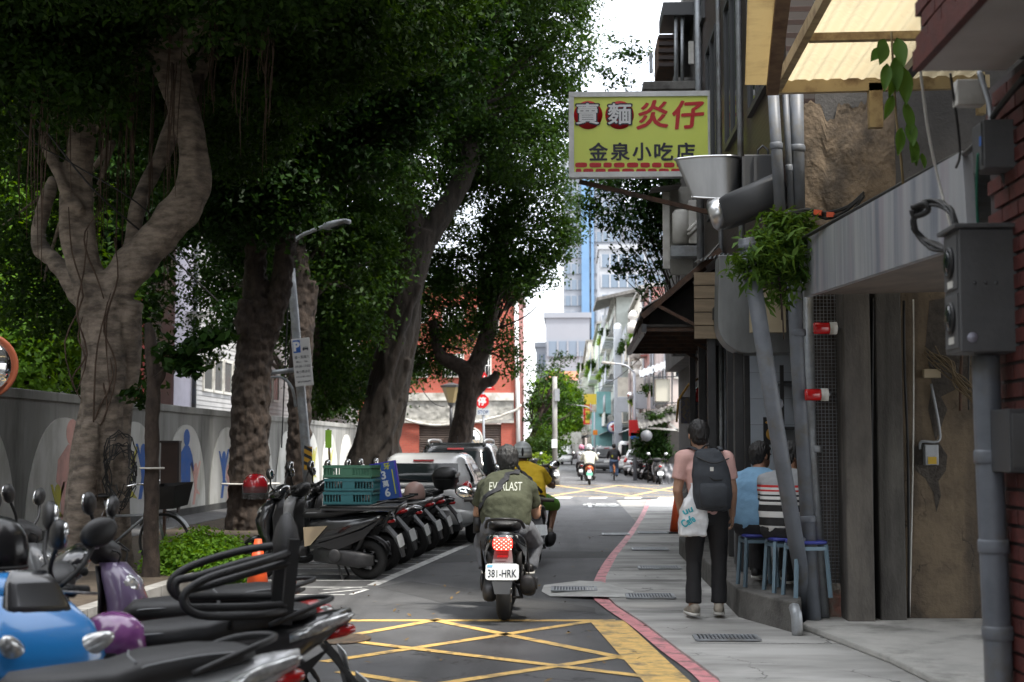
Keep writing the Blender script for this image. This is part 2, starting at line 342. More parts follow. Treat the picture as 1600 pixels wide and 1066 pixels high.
# right pavement: edge follows the red kerb line
EDGE = [(1110, 1066), (1050, 1020), (1000, 980), (955, 950), (937, 932), (940, 905), (958, 872), (985, 838), (1003, 810), (1016, 782)]
ep = [G(*p) for p in EDGE]; ep = [V((.86, 4, 0)), V((.89, 7.6, 0))]+ep
def slab3(name, pts, mat): m = MB(); m.add(pts, [(0, 1, 6, 7), (1, 2, 5, 6), (2, 3, 4, 5)]); tag(m.build(name, mat, None, org=(0, 0, 0)), kind='structure')
pv = [(p.x+.05, p.y) for p in ep]+[(3.2, 43.5), (9, 48), (9, 12.5), (9, 2), (.9, 2)]
slab('pavement', pv, .03, PAV, .03)
jm = MB()
for k in range(15):
    y0 = 6.2+k*2.35; c0 = min(ep, key=lambda p: abs(p.y-y0)); jm.quad((c0.x+.16, y0-.007, .034), (3.3, y0-.007, .034), (3.3, y0+.007, .034), (c0.x+.16, y0+.007, .034))
tag(jm.build('pavement_joint', M('joint dirt', (.05, .048, .045), .9), None, org=(0, 0, 0)), kind='structure')
pm = MB(); W_ = .075
sp_ = spline(ep, 5)
for i in range(len(sp_)-1):
    a, b = sp_[i], sp_[i+1]; d = (b-a).normalized(); n_ = V((d.y, -d.x, 0))*W_
    d2 = (sp_[min(i+2, len(sp_)-1)]-a).normalized(); n2 = V((d2.y, -d2.x, 0))*W_
    z = V((0, 0, .012)); pm.quad(a-n_+z, a+n_+z, b+n2+z, b-n2+z)
tag(pm.build('kerb_line', PNK, None, org=(0, 0, 0)), kind='structure')
# repair patch of light concrete with the drain, and its darker neighbours
slab3('concrete_patch', [G(*p)+V((0, 0, z)) for p, z in (((850, 915), .006), ((905, 911), .026), ((940, 914), .036), ((990, 930), .037), ((985, 940), .037), ((935, 938), .036), ((860, 933), .008), ((846, 925), .006))], M('light concrete', (.56, .56, .54), .85, (.40, .40, .385), 4, bump=.4, bs=60))
slab('asphalt_strip', [tuple(G(*p)[:2]) for p in ((600, 873), (845, 862), (1000, 862), (970, 872), (840, 873), (590, 885))], .0015, PATCHA)
slab('asphalt_strip', [tuple(G(*p)[:2]) for p in ((590, 918), (640, 908), (930, 950), (930, 958), (700, 944))], .0015, PATCHA)
def line(m, a, b, w_=.11, z=.008):
    z *= .4
    a, b = V(a), V(b); d = (b-a).normalized(); n_ = V((d.y, -d.x, 0))*w_/2; k = V((0, 0, z)); m.quad(a-n_+k, a+n_+k, b+n_+k, b-n_+k)
# keep-clear box, near: frame and crossing diagonals
ym = MB(); yb = lambda p, q, w_=.11, z=.008: line(ym, G(*p), G(*q), w_, z)
yb((505, 970), (962, 970), .13)
for p, q, z in (((675, 969), (1000, 1034), .012), ((690, 968), (528, 997), .012), ((934, 970), (505, 1035), .012), ((551, 1003), (1040, 1062), .016), ((530, 1050), (690, 1075), .012), ((690, 1069), (985, 1024), .012)): yb(p, q, .10, z)
a, b = G(948, 971), G(1075, 1100); line(ym, a, b, .30, .02)
for k in range(3): line(ym, V((-1.2, 7.6-k*1.9, 0)), V((.6, 8.6-k*1.9, 0)), .1, .012); line(ym, V((-1.2, 8.6-k*1.9, 0)), V((.6, 7.6-k*1.9, 0)), .1, .016)
tag(ym.build('keep_clear_box', YEL, None, org=(0, 0, 0)), kind='structure')
ym = MB()
for y0 in (44.5, 57.5): line(ym, (-3.5, y0, 0), (3.6, y0, 0), .16)
for y0 in (47.5, 54.0): line(ym, (-2.5, y0, 0), (3.6, y0, 0), .14, .012)
for x0 in (-3.2, -.6, 1.9): line(ym, (x0, 44.5, 0), (x0+2.6, 57.5, 0), .15, .016); line(ym, (x0+2.6, 44.5, 0), (x0, 57.5, 0), .15, .02)
tag(ym.build('keep_clear_box', YEL, None, org=(0, 0, 0)), kind='structure')
wm = MB()
line(wm, G(582, 915), G(747, 844), .13)
line(wm, G(747, 844), (-1.15, 34, 0), .13)
for k in range(12):
    y0 = 14.6+k*.78; x1 = -2.12+(y0-15.5)*.085; line(wm, (-4.1, y0, 0), (x1-.1, y0, 0), .06, .012)
line(wm, G(505, 922), G(575, 917), .05); line(wm, G(500, 928), G(572, 921), .06, .012); line(wm, G(574, 922), G(548, 930), .05, .016)
for x0 in (-.5, .55, 1.6, 2.6): wm.quad((x0, 42.3, .008), (x0+.5, 42.3, .008), (x0+.62, 43.6, .008), (x0+.12, 43.6, .008))
for y0 in (63, 72, 84): line(wm, (-.4, y0, 0), (1.2, y0+.3, 0), .2)
tag(wm.build('white_lines', WHT, None, org=(0, 0, 0)), kind='structure')
t = text('road_lettering', '慢', G(940, 790)+V((0, 0, .004)), (1, .04, 0), (0, 1, 0), 2.6, WHT, None, bold=.015, w_=1.0); tag(t, kind='structure')
# left: kerb, planting strip, footpath
slab('planting_strip', [(-6.9, 8), (-4.25, 8), (-3.35, 44), (-6.9, 44)], .10, SOIL, .12)
km = MB(); rng_k = [(-4.25+(y0-8)*.025, y0) for y0 in range(8, 44, 2)]
for (x0, y0), (x1, y1) in zip(rng_k, rng_k[1:]): km.beam((x0, y0+.012, .06), (x1, y1-.012, .06), .16, .16)
tag(km.build('kerb', CONC, None, org=(0, 0, 0)), kind='structure')
slab('footpath', [(-8.2, 4), (-6.9, 4), (-6.9, 46), (-8.2, 46)], .11, FOOT, .13)
# manhole covers, drain gratings
def grating(px, py, wx, wy, nb, label, z=.038, rot=0):
    c = G(px, py); r = empty('drain_grating', (c.x, c.y, z), label, 'drain cover', 'steel drain gratings set in the pavement and road')
    f = MB(); q = lambda x, y: (c.x+x, c.y+y, z)
    for y in (-wy/2, wy/2): f.bb(q(-wx/2, y-.012), (c.x+wx/2, c.y+y+.012, z+.012))
    for x in (-wx/2, wx/2): f.bb((c.x+x-.012, c.y-wy/2+.012, z), (c.x+x+.012, c.y+wy/2-.012, z+.012))
    f.build('frame', GALV, r)
    b = MB(); b.bb(q(-wx/2+.013, -wy/2+.013), (c.x+wx/2-.013, c.y+wy/2-.013, z+.002)); b.build('pit', INK, r)
    b = MB()
    for k in range(nb):
        x = -wx/2+wx*(k+.5)/nb; b.bb((c.x+x-.007, c.y-wy/2+.013, z+.003), (c.x+x+.007, c.y+wy/2-.013, z+.011))
    tag(b.build('bars', GALV, r), kind='stuff')
grating(1135, 1005, .48, .30, 16, 'dark drain grating in the pavement nearest the camera'); grating(1016, 938, .46, .40, 16, 'pavement grating beside the light concrete patch')
grating(897, 925, .46, .42, 15, 'grating set in the light concrete patch on the road', .028); grating(1030, 892, .50, .4, 16, 'rusty drain grating in the pavement left of the standing man')
grating(1015, 862, .50, .5, 16, 'narrow drain grating in the pavement, third from the far end'); grating(962, 836, .45, .5, 14, 'small grating in the road against the pale kerb line', .01)
grating(1020, 836, .5, .5, 14, 'farthest drain grating in the pavement near the traffic cone')
m = MB(); c = G(520, 1000); m.lathe([(.30, .004), (.30, .016), (.26, .02), (.24, .013), (0.02, .016)], c, n=28)
tag(m.build('manhole_cover', M('cast iron', (.14, .10, .07), .7, (.07, .06, .05), 20, metal=.4, bump=.6, bs=60)), 'round brownish manhole cover in the yellow box at the scooters', 'manhole cover')

# ---------------------------------------------------------------- left wall with painted arches
WALLC = M('weathered concrete wall', (.31, .31, .29), .9, (.21, .21, .195), 1.2, bump=.3, bs=30, stretch=(1, 1, .25), dirt=(.085, .085, .075), dsc=1.1)
ARCHW = M('painted arch white', (.62, .62, .59), .85, (.53, .53, .49), 2, dirt=(.34, .34, .29), dsc=1.3, bump=.15, bs=40, stretch=(1, 1, .4))
def flat(c): return M('wall paint', c, .85, tuple(x*.75+.04 for x in c), 5, dirt=tuple(x*.6+.05 for x in c), dsc=2)
PB, PP, PY, PG = flat((.03, .13, .46)), flat((.66, .38, .33)), flat((.46, .43, .05)), flat((.36, .37, .33))
wl = empty('boundary_wall', (-8, 30, 0), 'long grey concrete wall painted with white arches and coloured figures', 'wall')
m = MB(); m.bb((-8.25, 6, 0), (-8, 56, 2.22)); m.build('wall', WALLC, wl)
m = MB(); m.bb((-8.29, 6, 2.22), (-7.96, 56, 2.36)); m.build('coping', WALLC, wl, bev=.01)
m = MB(); m.bb((-7.997, 6, 0), (-7.94, 56, .24)); m.build('plinth', M('dark plinth', (.085, .085, .08), .9, (.05, .05, .048), 2), wl)
def arch(yc, hw=1.6, h=1.98, z0=.25):
    o = []
    for t in [i/14 for i in range(15)]: a = t*pi/2; o.append((yc-hw*cos(a)**.85, z0+(h-z0)*sin(a)**1.05 if 1 else 0))
    for t in [i/14 for i in range(1, 15)]: a = (1-t)*pi/2; o.append((yc+hw*cos(a)**.85, z0+(h-z0)*sin(a)**1.05))
    return o
def adult(yc, z0, h): 
    s = h; k = [(-.14, 0), (-.15, .36), (-.22, .42), (-.20, .62), (-.10, .72), (-.06, .76)]; k2 = [(.06, .76), (.10, .72), (.17, .62), (.24, .40), (.20, .37), (.12, .5), (.13, .3), (.11, 0)]
    hd = [(.085*cos(a), .88+.115*sin(a)) for a in [(-.32+.1*i)*pi for i in range(-1, 16)]]; hd = [(.09*sin(a), .87-.125*cos(a)) for a in [pi*(.12+i*.11) for i in range(0, 17)]]
    return [(yc+x*s*1.8, z0+z*s) for x, z in k+[(-x_, z_) for x_, z_ in hd]+k2]
def child(yc, z0, h):
    k = [(-.16, 0), (-.05, .38), (-.10, .58), (-.30, .98), (-.22, .98), (-.07, .72)]; hd = [(-.11*sin(a), .84-.14*cos(a)) for a in [pi*(.15+i*.1) for i in range(0, 18)]]; k2 = [(.07, .72), (.22, 1.02), (.30, 1.02), (.10, .56), (.08, .38), (.30, .22), (.05, .26), (-.03, 0)]
    return [(yc+x*h*1.5, z0+z*h) for x, z in k+hd+k2]
figs = {0: [(adult, .3, .25, 1.72, PP), (child, .75, .27, .62, PB), (child, -.3, .25, .7, PY)], 1: [(child, 0.55, .55, 1.05, PB), (child, -.3, .3, 1.2, PY)], 2: [(adult, .0, .45, 1.45, PB), (child, .75, .3, .9, PP)], 3: [(child, -.35, .35, 1.1, PB), (adult, .35, .3, 1.2, PP), (child, 1.0, .9, .5, PY)], 4: [(child, .2, .5, 1.2, PY), (child, -.6, .3, .9, PG)], 5: [(adult, 0, .3, 1.3, PG), (child, .7, .3, 1.0, PY)], 6: [(child, -.5, .3, 1.1, PB), (child, .5, .3, 1.2, PY)], 7: [(child, 0, .3, 1.1, PY)]}
for k in range(-3, 9):
    yc = 22.3+3.58*k; m = MB(); m.prism([(y, z) for y, z in arch(yc)], (-7.999, 0, 0), (0, 1, 0), (0, 0, 1), .02)
    m.build('painted_arch', ARCHW, wl)
    for fn, dy, z0, h, mt in figs.get(k, []):
        m = MB(); m.prism(fn(yc+dy, z0, h), (-7.979, 0, 0), (0, 1, 0), (0, 0, 1), .004); m.build('painted_figure', mt, wl)
m = MB(); m.bb((-7.995, 36.3, 1.0), (-7.96, 36.7, 1.75)); m.build('notice_strip', OFFW, wl)

# ---------------------------------------------------------------- white ribbed building behind the wall
SID = M('white tile siding', (.50, .50, .50), .6, (.42, .42, .42), 2, dirt=(.34, .34, .33), dsc=.8)
LAV = M('lilac render', (.50, .48, .56), .8, (.44, .42, .49), 2)
bb_ = empty('white_building', (-12, 48, 0), 'white building clad in horizontal siding behind the painted wall', 'building')
m = MB(); m.bb((-16, 39, 0), (-11.02, 75, 11)); m.build('wall', SID, bb_)
m = MB()
for k in range(60): 
    z = 2.2+k*.145; m.bb((-11.018, 40.9, z), (-10.985, 74, z+.115))
tag(m.build('siding', SID, bb_), kind='stuff')
m = MB(); m.bb((-11.018, 39, 0), (-10.95, 40.85, 9.5)); m.build('corner_panel', LAV, bb_)
m = MB(); m.tube([(-10.88, 40.88, 0), (-10.88, 40.88, 11)], .07, 8); m.build('downpipe', PIPE, bb_)
m = MB(); m.bb((-10.93, 40.2, 5.3), (-10.4, 41.0, 5.4)); m.build('ledge', OFFW, bb_)
wf = None
for j, (y0, z0) in enumerate([(42.2+i*1.25, 3.2) for i in range(9)]+[(44+i*2.2, 6.6) for i in range(6)]):
    if wf is None:
        m = MB(); m.bb((-10.98, y0, z0), (-10.93, y0+1.1, z0+.08)); m.bb((-10.98, y0, z0+1.02), (-10.93, y0+1.1, z0+1.1)); m.bb((-10.98, y0, z0+.08), (-10.93, y0+.07, z0+1.02)); m.bb((-10.98, y0+1.03, z0+.08), (-10.93, y0+1.1, z0+1.02))
        wf = m.build('window', OFFW, bb_); m = MB(); m.bb((-10.978, y0+.07, z0+.08), (-10.955, y0+1.03, z0+1.02)); m.build('pane', M('louvred dark pane', (.10, .11, .11), .25), wf); w0 = V((0, y0, z0))
    else:
        c = copy_tree(wf, bb_); c.location = V((0, y0, z0))-w0
rd = MB(); rd.bb((-12.2, 36.3, 0), (-11.6, 38.4, 7.2)); rd.build('red_panel_wall', M('red panel', (.42, .05, .035), .6, (.33, .04, .03), 3), bb_)

sc_b = empty('fill_block_building', (-20, 10, 0), 'long dull building added far behind the painted wall to block light from the left', 'building'); m = MB(); m.bb((-24, -30, 0), (-17, 38.9, 16)); m.build('wall', M('dull render', (.16, .16, .15), .9, (.11, .11, .105), .8), sc_b); m = MB(); m.bb((-24.2, -30.2, 16), (-16.8, 38.95, 16.3)); m.build('roof', CONC, sc_b)  # made-up building that blocks stray sky light behind the left foliage
# ---------------------------------------------------------------- red corner house across the junction
RBR = brickmat('red brick tile', (.50, .105, .065), (.42, .085, .055), (.36, .15, .11), .23, .075, .008, .65)
RBS = brickmat('pale red brick tile side', (.40, .15, .13), (.34, .125, .11), (.33, .2, .18), .23, .075, .008, .7, 'YZ')
YH = 60.0; hx = lambda px: P(px, 600, YH).x; hz = lambda py: P(800, py, YH).z
rh = empty('brick_house', (-5, YH, 0), 'red brick corner house with roller shutters and a grey carved frieze', 'house')
x0, x1 = hx(560), hx(808)
m = MB()
m.bb((x0, YH, hz(660)), (x1, YH+.3, 8.3)); m.bb((x0, YH, 0), (hx(655), YH+.3, hz(660))); m.bb((hx(783), YH, 0), (x1, YH+.3, hz(660)))
m.bb((hx(721), YH, 0), (hx(757), YH+.3, hz(660))); m.build('front_wall', RBR, rh)
m = MB(); m.bb((x1-.3, YH+.302, 0), (x1, YH+9, 8.3)); m.bb((x0, YH+.302, 0), (x0+.3, YH+9, 8.3)); m.build('side_wall', RBS, rh)
m = MB(); m.bb((x0-.1, YH-.12, 8.3), (x1+.12, YH+9.1, 8.5)); m.build('roof', CONC, rh)
FRZ = M('carved stone frieze', (.46, .45, .42), .85, (.25, .25, .23), 2.6, bump=1, bs=4)
m = MB(); a, b = hx(590), hx(803)
m.grid(lambda u, v: V((a+(b-a)*u, YH-.035-.05*max(0, noise.noise((u*26, v*4, 3))+.25*noise.noise((u*70, v*11, 5))), hz(657)+(hz(626)-hz(657))*v)), 160, 22); m.build('frieze', FRZ, rh)
m = MB(); m.bb((a, YH-.12, hz(626)), (b, YH-.002, hz(614))); m.bb((a, YH-.1, hz(661)), (b, YH-.002, hz(657))); m.build('frieze_border', OFFW, rh)
SHT = M('brown roller shutter', (.12, .09, .075), .55, (.09, .07, .06), 3, metal=.3)
for a, b in ((655, 721), (757, 783)):
    m = MB(); n = 26; zt = hz(663)
    for k in range(n): z = k*zt/n; m.add([(hx(a), YH+.12, z), (hx(b), YH+.12, z), (hx(b), YH+.08, z+.03), (hx(a), YH+.08, z+.03), (hx(b), YH+.12, z+zt/n), (hx(a), YH+.12, z+zt/n)], [(0, 1, 2, 3), (3, 2, 4, 5)])
    m.build('roller_shutter', SHT, rh)
wsrc = None
for (a, b, c, d) in ((647, 669, 590, 553), (691, 725, 590, 553), (735, 768, 590, 553), (602, 630, 590, 553), (647, 669, 505, 470), (691, 725, 520, 480), (745, 780, 520, 480)):
    m = MB(); A, B, z0, z1 = hx(a), hx(b), hz(c), hz(d); f = .06
    m.bb((A, YH-.1, z0), (B, YH-.003, z0+f)); m.bb((A, YH-.1, z1-f), (B, YH-.003, z1)); m.bb((A, YH-.1, z0+f), (A+f, YH-.003, z1-f)); m.bb((B-f, YH-.1, z0+f), (B, YH-.003, z1-f))
    w1 = m.build('window', OFFW, rh); m = MB(); m.bb((A+f, YH-.03, z0+f), (B-f, YH-.004, z1-f)); m.build('pane', GLASS, w1)
    m = MB(); n = 7
    for k in range(1, n): m.tube([(A+(B-A)*k/n, YH-.09, z0+f), (A+(B-A)*k/n, YH-.09, z1-f)], .018, 5)
    m.tube([(A+f, YH-.09, (z0+z1)/2), (B-f, YH-.09, (z0+z1)/2)], .018, 5); m.build('grille', WHITE, w1)
m = MB(); m.tube([(hx(811), YH-.1, 0), (hx(806), YH-.1, 8.3)], .09, 8); m.build('downpipe', WHITE, rh)
m = MB(); m.tube(sag(P(633, 655, 59.8), P(704, 663, 59.8), .12)+[P(747, 659, 59.8), P(783, 650, 59.8), P(808, 640, 59.8), P(814, 632, 59.8)], .06, 6); m.build('conduit', OFFW, rh)
m = MB(); m.tube(sag(P(650, 590, 59.7), P(695, 635, 59.7), .35), .018, 5); m.build('hanging_cable', CABLE, rh)
lm = empty('wall_lantern', P(705, 640, 58.6), 'black and glass lantern in front of the brick house frieze', 'lantern')
c = P(705, 634, 58.6); m = MB(); m.lathe([(.12, 0), (.15, .12)], c, n=6, sm=False); m.lathe([(.44, .75), (.46, .84), (.05, .95)], c, n=6, sm=False); m.tube([c-V((0, 0, .9)), c], .07, 6); m.tube([c+V((0, 0, -.5)), c+V((0, 1.4, -.5))], .04, 6); m.build('frame', DKGREY, lm)
m = MB(); m.lathe([(.15, .12), (.40, .75)], c, n=6, sm=False, cap=False); m.build('lamp_glass', M('amber lantern glass', (.30, .23, .11), .3), lm)
# downpipe lamp on the left of the frontage
m = MB(); c = P(611, 652, 57); m.ell(c+V((0, 0, .15)), (.1, .1, .12)); m.tube([c-V((0, 0, 3.0)), c+V((0, 0, .05))], .03, 6); tag(m.build('garden_lamp', OFFW), 'small white globe lamp on a thin post by the twisted tree', 'lamp')

# low wall, hedge line and fences to the left of the junction
gw = MB(); gw.bb((-30, 61.5, 0), (-8.7, 61.8, 2.4)); tag(gw.build('garden_wall', OFFW), 'pale garden wall behind the trees left of the brick house', 'wall')
# ---------------------------------------------------------------- trees
BARK1 = M('ficus bark', (.31, .255, .205), .9, (.115, .092, .072), 4.5, bump=.8, bs=45, stretch=(1, 1, 2.6), dirt=(.05, .043, .037), dsc=1.6)
BARK2 = M('rough bark', (.055, .040, .031), .95, (.022, .016, .013), 9, bump=1, bs=22, stretch=(1, 1, .6))
BARK3 = M('fig root bark', (.027, .020, .015), .92, (.010, .008, .006), 4, bump=.8, bs=30, stretch=(1, 1, .3), dirt=(.035, .028, .022), dsc=2)
LF = leafmat('ficus leaf', (.011, .030, .006), (.036, .080, .013), .38)
LFD = leafmat('dark broad leaf', (.008, .026, .005), (.024, .060, .010), .32)
LFB = leafmat('bright leaf', (.055, .13, .014), (.10, .20, .025), .4)
LFY = leafmat('yellow green leaf', (.11, .20, .03), (.20, .30, .05), .4)
ROOTM = M('aerial root', (.09, .06, .042), .95, (.05, .032, .022), 6)
def leaves_mesh(name, cen, nrm, size, mat, par=None, ratio=.5, org=None, fold=.12):
    """one leaf (four corners, slightly folded) per row"""
    n = len(cen); nrm = nrm/np.maximum(np.linalg.norm(nrm, axis=1, keepdims=True), 1e-6)
    a = rng.normal(size=(n, 3)); a -= nrm*(a*nrm).sum(1, keepdims=True); a /= np.linalg.norm(a, axis=1, keepdims=True); a[:, 2] -= .25
    b = np.cross(nrm, a); s = (size*rng.uniform(.7, 1.25, n))[:, None] if np.isscalar(size) else size[:, None]
    vs_ = np.empty((n, 4, 3)); vs_[:, 0] = cen-a*s*.5; vs_[:, 1] = cen+b*s*ratio*.5+nrm*s*fold; vs_[:, 2] = cen+a*s*.5; vs_[:, 3] = cen-b*s*ratio*.5+nrm*s*fold
    off = np.array(OFF[par.name]) if par is not None else np.array(org if org is not None else (cen[:, 0].mean(), cen[:, 1].mean(), cen[:, 2].min()))
    vs_ -= off; me = bpy.data.meshes.new(name); me.vertices.add(n*4); me.vertices.foreach_set('co', vs_.ravel())
    me.loops.add(n*4); me.loops.foreach_set('vertex_index', np.arange(n*4, dtype=np.int32)); me.polygons.add(n)
    me.polygons.foreach_set('loop_start', np.arange(0, n*4, 4, dtype=np.int32)); me.update(calc_edges=True); me.validate()
    me.materials.append(mat); o = bpy.data.objects.new(name, me); col.objects.link(o); OFF[o.name] = V(off)
    if par is not None: o.parent = par
    else: o.location = off
    return o
def blob_leaves(blobs, per_m2=90, cl_r=.34, per_cl=34, size=.1, shell=.55, squash=1):
    """twig-sized clumps spread through the blobs' outer volume, gaps between"""
    C = []; N = []
    for (c, r) in blobs:
        c = np.array(c); k = max(6, int(4*per_m2*r*r*12.6/per_cl)); d = rng.normal(size=(k, 3)); d /= np.linalg.norm(d, axis=1, keepdims=True)
        rad = r*(shell+(1-shell)*rng.random(k)**.6); q = c+d*rad[:, None]*np.array([1, 1, squash])
        keep = np.array([noise.noise((x[0]*.9, x[1]*.9, x[2]*1.1)) > -.22 for x in q]); q = q[keep]; d = d[keep]
        for x, dd in zip(q, d):
            m_ = int(per_cl*random.uniform(.6, 1.4)); rr = cl_r*random.uniform(.6, 1.3); e = rng.normal(size=(m_, 3))*np.array([rr, rr, rr*.55])*.62
            C.append(x+e); N.append(rng.normal(size=(m_, 3))*.55+dd*.45+np.array([0, 0, .75]))
    if not C: C, N = [np.array(blobs[0][0])+rng.normal(size=(8, 3))*.1], [np.ones((8, 3))]
    return np.concatenate(C), np.concatenate(N)
def trunk_obj(par, stems, mat, vox=.03, wr=.02, wsc=5, sm=3, stretch=3, name='trunk'):
    m = MB()
    for pts, rs in stems: m.tube(spline(pts, 4), lerps(rs, 4), 12)
    return organic(m, name, mat, par, vox, sm, wr, wsc, stretch)
def bl(lst): return [(tuple(P(px, py, Y)), r) for px, py, Y, r in lst]
def stem(lst, Y, dy=0):
    """(px, py, width px[, extra depth])"""
    pts = []; rs = []
    for q in lst:
        y = Y+(q[3] if len(q) > 3 else 0); pts.append(P(q[0], q[1], y)); rs.append(q[2]*y/F/2*.93)
    return pts, rs
def twigs(par, blobs, base, mat, n=3, r0=.07):
    m = MB(); base = V(base)
    for c, r in blobs:
        c = V(c)
        for k in range(n):
            e = c+V((random.uniform(-1, 1), random.uniform(-1, 1), random.uniform(-.6, .9)))*r*.75; s = base.lerp(c, .35); mid = s.lerp(e, .5)+V((random.uniform(-.3, .3), random.uniform(-.3, .3), random.uniform(-.1, .3)))
            m.tube(spline([s, mid, e], 3), lerps([r0, r0*.6, r0*.2], 3), 5)
    return m.build('branch', mat, par)

# --- big fig tree on the left
T1 = empty('fig_tree', G(150, 905), 'large pale fig tree with several fused stems, leftmost at the kerb', 'tree'); Y1 = 16.5
trunk_obj(T1, [stem(q, Y1) for q in (
    [(142, 925, 150), (142, 880, 112), (146, 800, 92), (150, 720, 84), (158, 640, 76), (165, 560, 78), (160, 490, 76), (150, 430, 66)],
    [(190, 920, 60, .2), (182, 860, 52, .2), (180, 760, 54, .2), (178, 660, 56, .2), (190, 560, 60, .2), (196, 470, 66, .1)],
    [(120, 900, 60, -.2), (128, 800, 50, -.25), (138, 720, 40, -.3), (140, 660, 30, -.3)],
    [(150, 470, 74), (128, 400, 66), (118, 330, 58), (122, 260, 50), (128, 200, 46), (122, 120, 44), (118, 40, 42), (125, -80, 40)],
    [(165, 500, 60), (188, 440, 62), (222, 400, 66), (262, 352, 66), (296, 306, 58), (302, 250, 52), (292, 190, 50), (276, 130, 52), (258, 80, 58), (246, 30, 60)],
    [(252, 90, 52), (222, 40, 50), (205, -20, 46), (190, -90, 40)], [(262, 90, 46), (300, 50, 40), (330, 10, 36), (360, -60, 30)],
    [(200, 440, 40, .3), (206, 380, 32, .35), (222, 310, 30, .4), (246, 250, 26, .45), (280, 180, 24, .5), (318, 100, 24, .6), (335, 30, 22, .7), (345, -60, 20, .7)],
    [(140, 480, 44, .3), (98, 420, 30, .5), (60, 380, 26, .8), (70, 320, 22, 1), (86, 280, 18, 1.1)],
    [(130, 330, 22, -.2), (100, 290, 20, -.2), (78, 240, 18, -.1), (60, 180, 16, 0), (20, 120, 14, .2)],
    [(205, 930, 26, .1), (172, 955, 22, -.4), (140, 975, 18, -.8)], [(110, 905, 40, 0), (70, 930, 26, -.3), (30, 945, 14, -.6)],
)], BARK1, .030, .045, 4.5, 2, 4.5)
m = MB()   # wrapped aerial roots on the stems
for k in range(11):
    x = random.uniform(105, 200); y0 = random.uniform(300, 700); y1 = y0+random.uniform(120, 330); Y = Y1-.33+random.uniform(-.05, .1)
    if x > 185 and y0 < 420: x -= 40
    m.tube(spline([P(x+random.uniform(-18, 18), y0+(y1-y0)*t, Y+.1*abs(t-.5)) for t in (0, .25, .5, .75, 1)], 3), lerps([.005, .010, .012, .010, .006], 3), 5)
for k in range(70):
    x = random.uniform(-10, 430); y0 = random.uniform(-60, 120); L_ = random.uniform(120, 460)*(1 if x < 330 else .6); Y = Y1+random.uniform(-1.2, 2.5); b = P(x, y0, Y); n_ = random.randint(1, 4)
    for j in range(n_):
        q = b+V((random.gauss(0, .03), random.gauss(0, .03), 0)); Lm = L_*Y/F*random.uniform(.6, 1)
        m.tube([q+V((.02*sin(t*5+j), .01*cos(t*4), -Lm*t)) for t in (0, .25, .5, .75, 1)], [.008, .008, .007, .006, .003], 4)
m.build('aerial_roots', ROOTM, T1); tag(bpy.data.objects[m and 'aerial_roots'], kind='stuff')
B1 = bl([(40, 90, 15.5, .75), (100, 120, 15.3, .7), (165, 110, 15.4, .35), (20, 30, 15.6, .9), (120, 20, 15.6, .6), (200, 60, 18.6, .8), (330, 60, 18.6, 1.2), (420, 20, 17.5, 1.5), (80, -100, 15.5, 1.5), (250, -150, 17.5, 1.5), (420, -120, 17.5, 1.8), (560, -60, 19, 1.9), (20, 200, 18.5, .9), (30, 330, 19, .8), (500, 50, 18.5, 1.2), (-80, 120, 16, 1.2), (-60, -60, 15, 1.4), (60, 480, 19.5, .6), (400, 130, 19, 1.0), (370, 190, 20.0, .9), (220, 130, 20, 1.0), (300, 110, 20.5, 1.2), (170, 200, 18.5, 1.1), (330, -300, 14, 2.4), (60, -320, 13.5, 2.2), (600, -350, 15, 2.4)])
c_, n_ = blob_leaves(B1, 150, .26, 30, .1); leaves_mesh('crown', c_, n_, .095, LF, T1)
twigs(T1, B1[:20], P(250, 60, 16.5), BARK1, 2, .045)

# --- second tree: rough dark trunk
T2 = empty('rough_bark_tree', P(392, 830, 24.5)*1, 'dark rough-barked tree with a white cord round its trunk', 'tree'); T2.location.z = .1; OFF[T2.name] = V(T2.location); Y2 = 24.5
trunk_obj(T2, [stem(q, Y2) for q in ([(388, 850, 84), (388, 780, 70), (390, 700, 64), (392, 620, 66), (398, 550, 62), (404, 490, 54), (398, 430, 40), (400, 380, 34), (390, 300, 30), (370, 200, 26)], [(400, 560, 46), (424, 500, 42), (440, 440, 36), (446, 380, 34), (452, 300, 30), (480, 200, 26), (500, 120, 24), (560, 60, 20)], [(396, 530, 30), (380, 515, 26, -.3), (384, 470, 22, -.3)], [(470, 230, 24), (510, 190, 20), (545, 160, 16)])], BARK2, .03, .05, 9, 1, 1.5)
m = MB(); m.lathe([(.50, 0), (.52, .012), (.50, .024)], P(392, 757, 24.5), n=20); m.build('cord', OFFW, T2)
B2 = bl([(400, 190, 24, 1.7), (480, 130, 25, 1.9), (330, 270, 24, 1.2), (405, 270, 23.5, 1.0), (530, 195, 24.5, 1.2), (560, 120, 25, 1.6), (360, 90, 23, 1.6), (590, 190, 24.5, .9), (390, 350, 26, .6), (360, 400, 26, .35), (415, 335, 23.6, .4), (580, 235, 27, .7), (480, 0, 24, 2.2), (620, 20, 25, 2), (640, -140, 25, 2.6), (420, -140, 24, 2.6), (375, 500, 30, .45)])
c_, n_ = blob_leaves(B2, 140, .34, 26, .13); leaves_mesh('crown', c_, n_, .112, LFD, T2, .55)
twigs(T2, B2, P(440, 330, 24.3), BARK2, 2, .05)

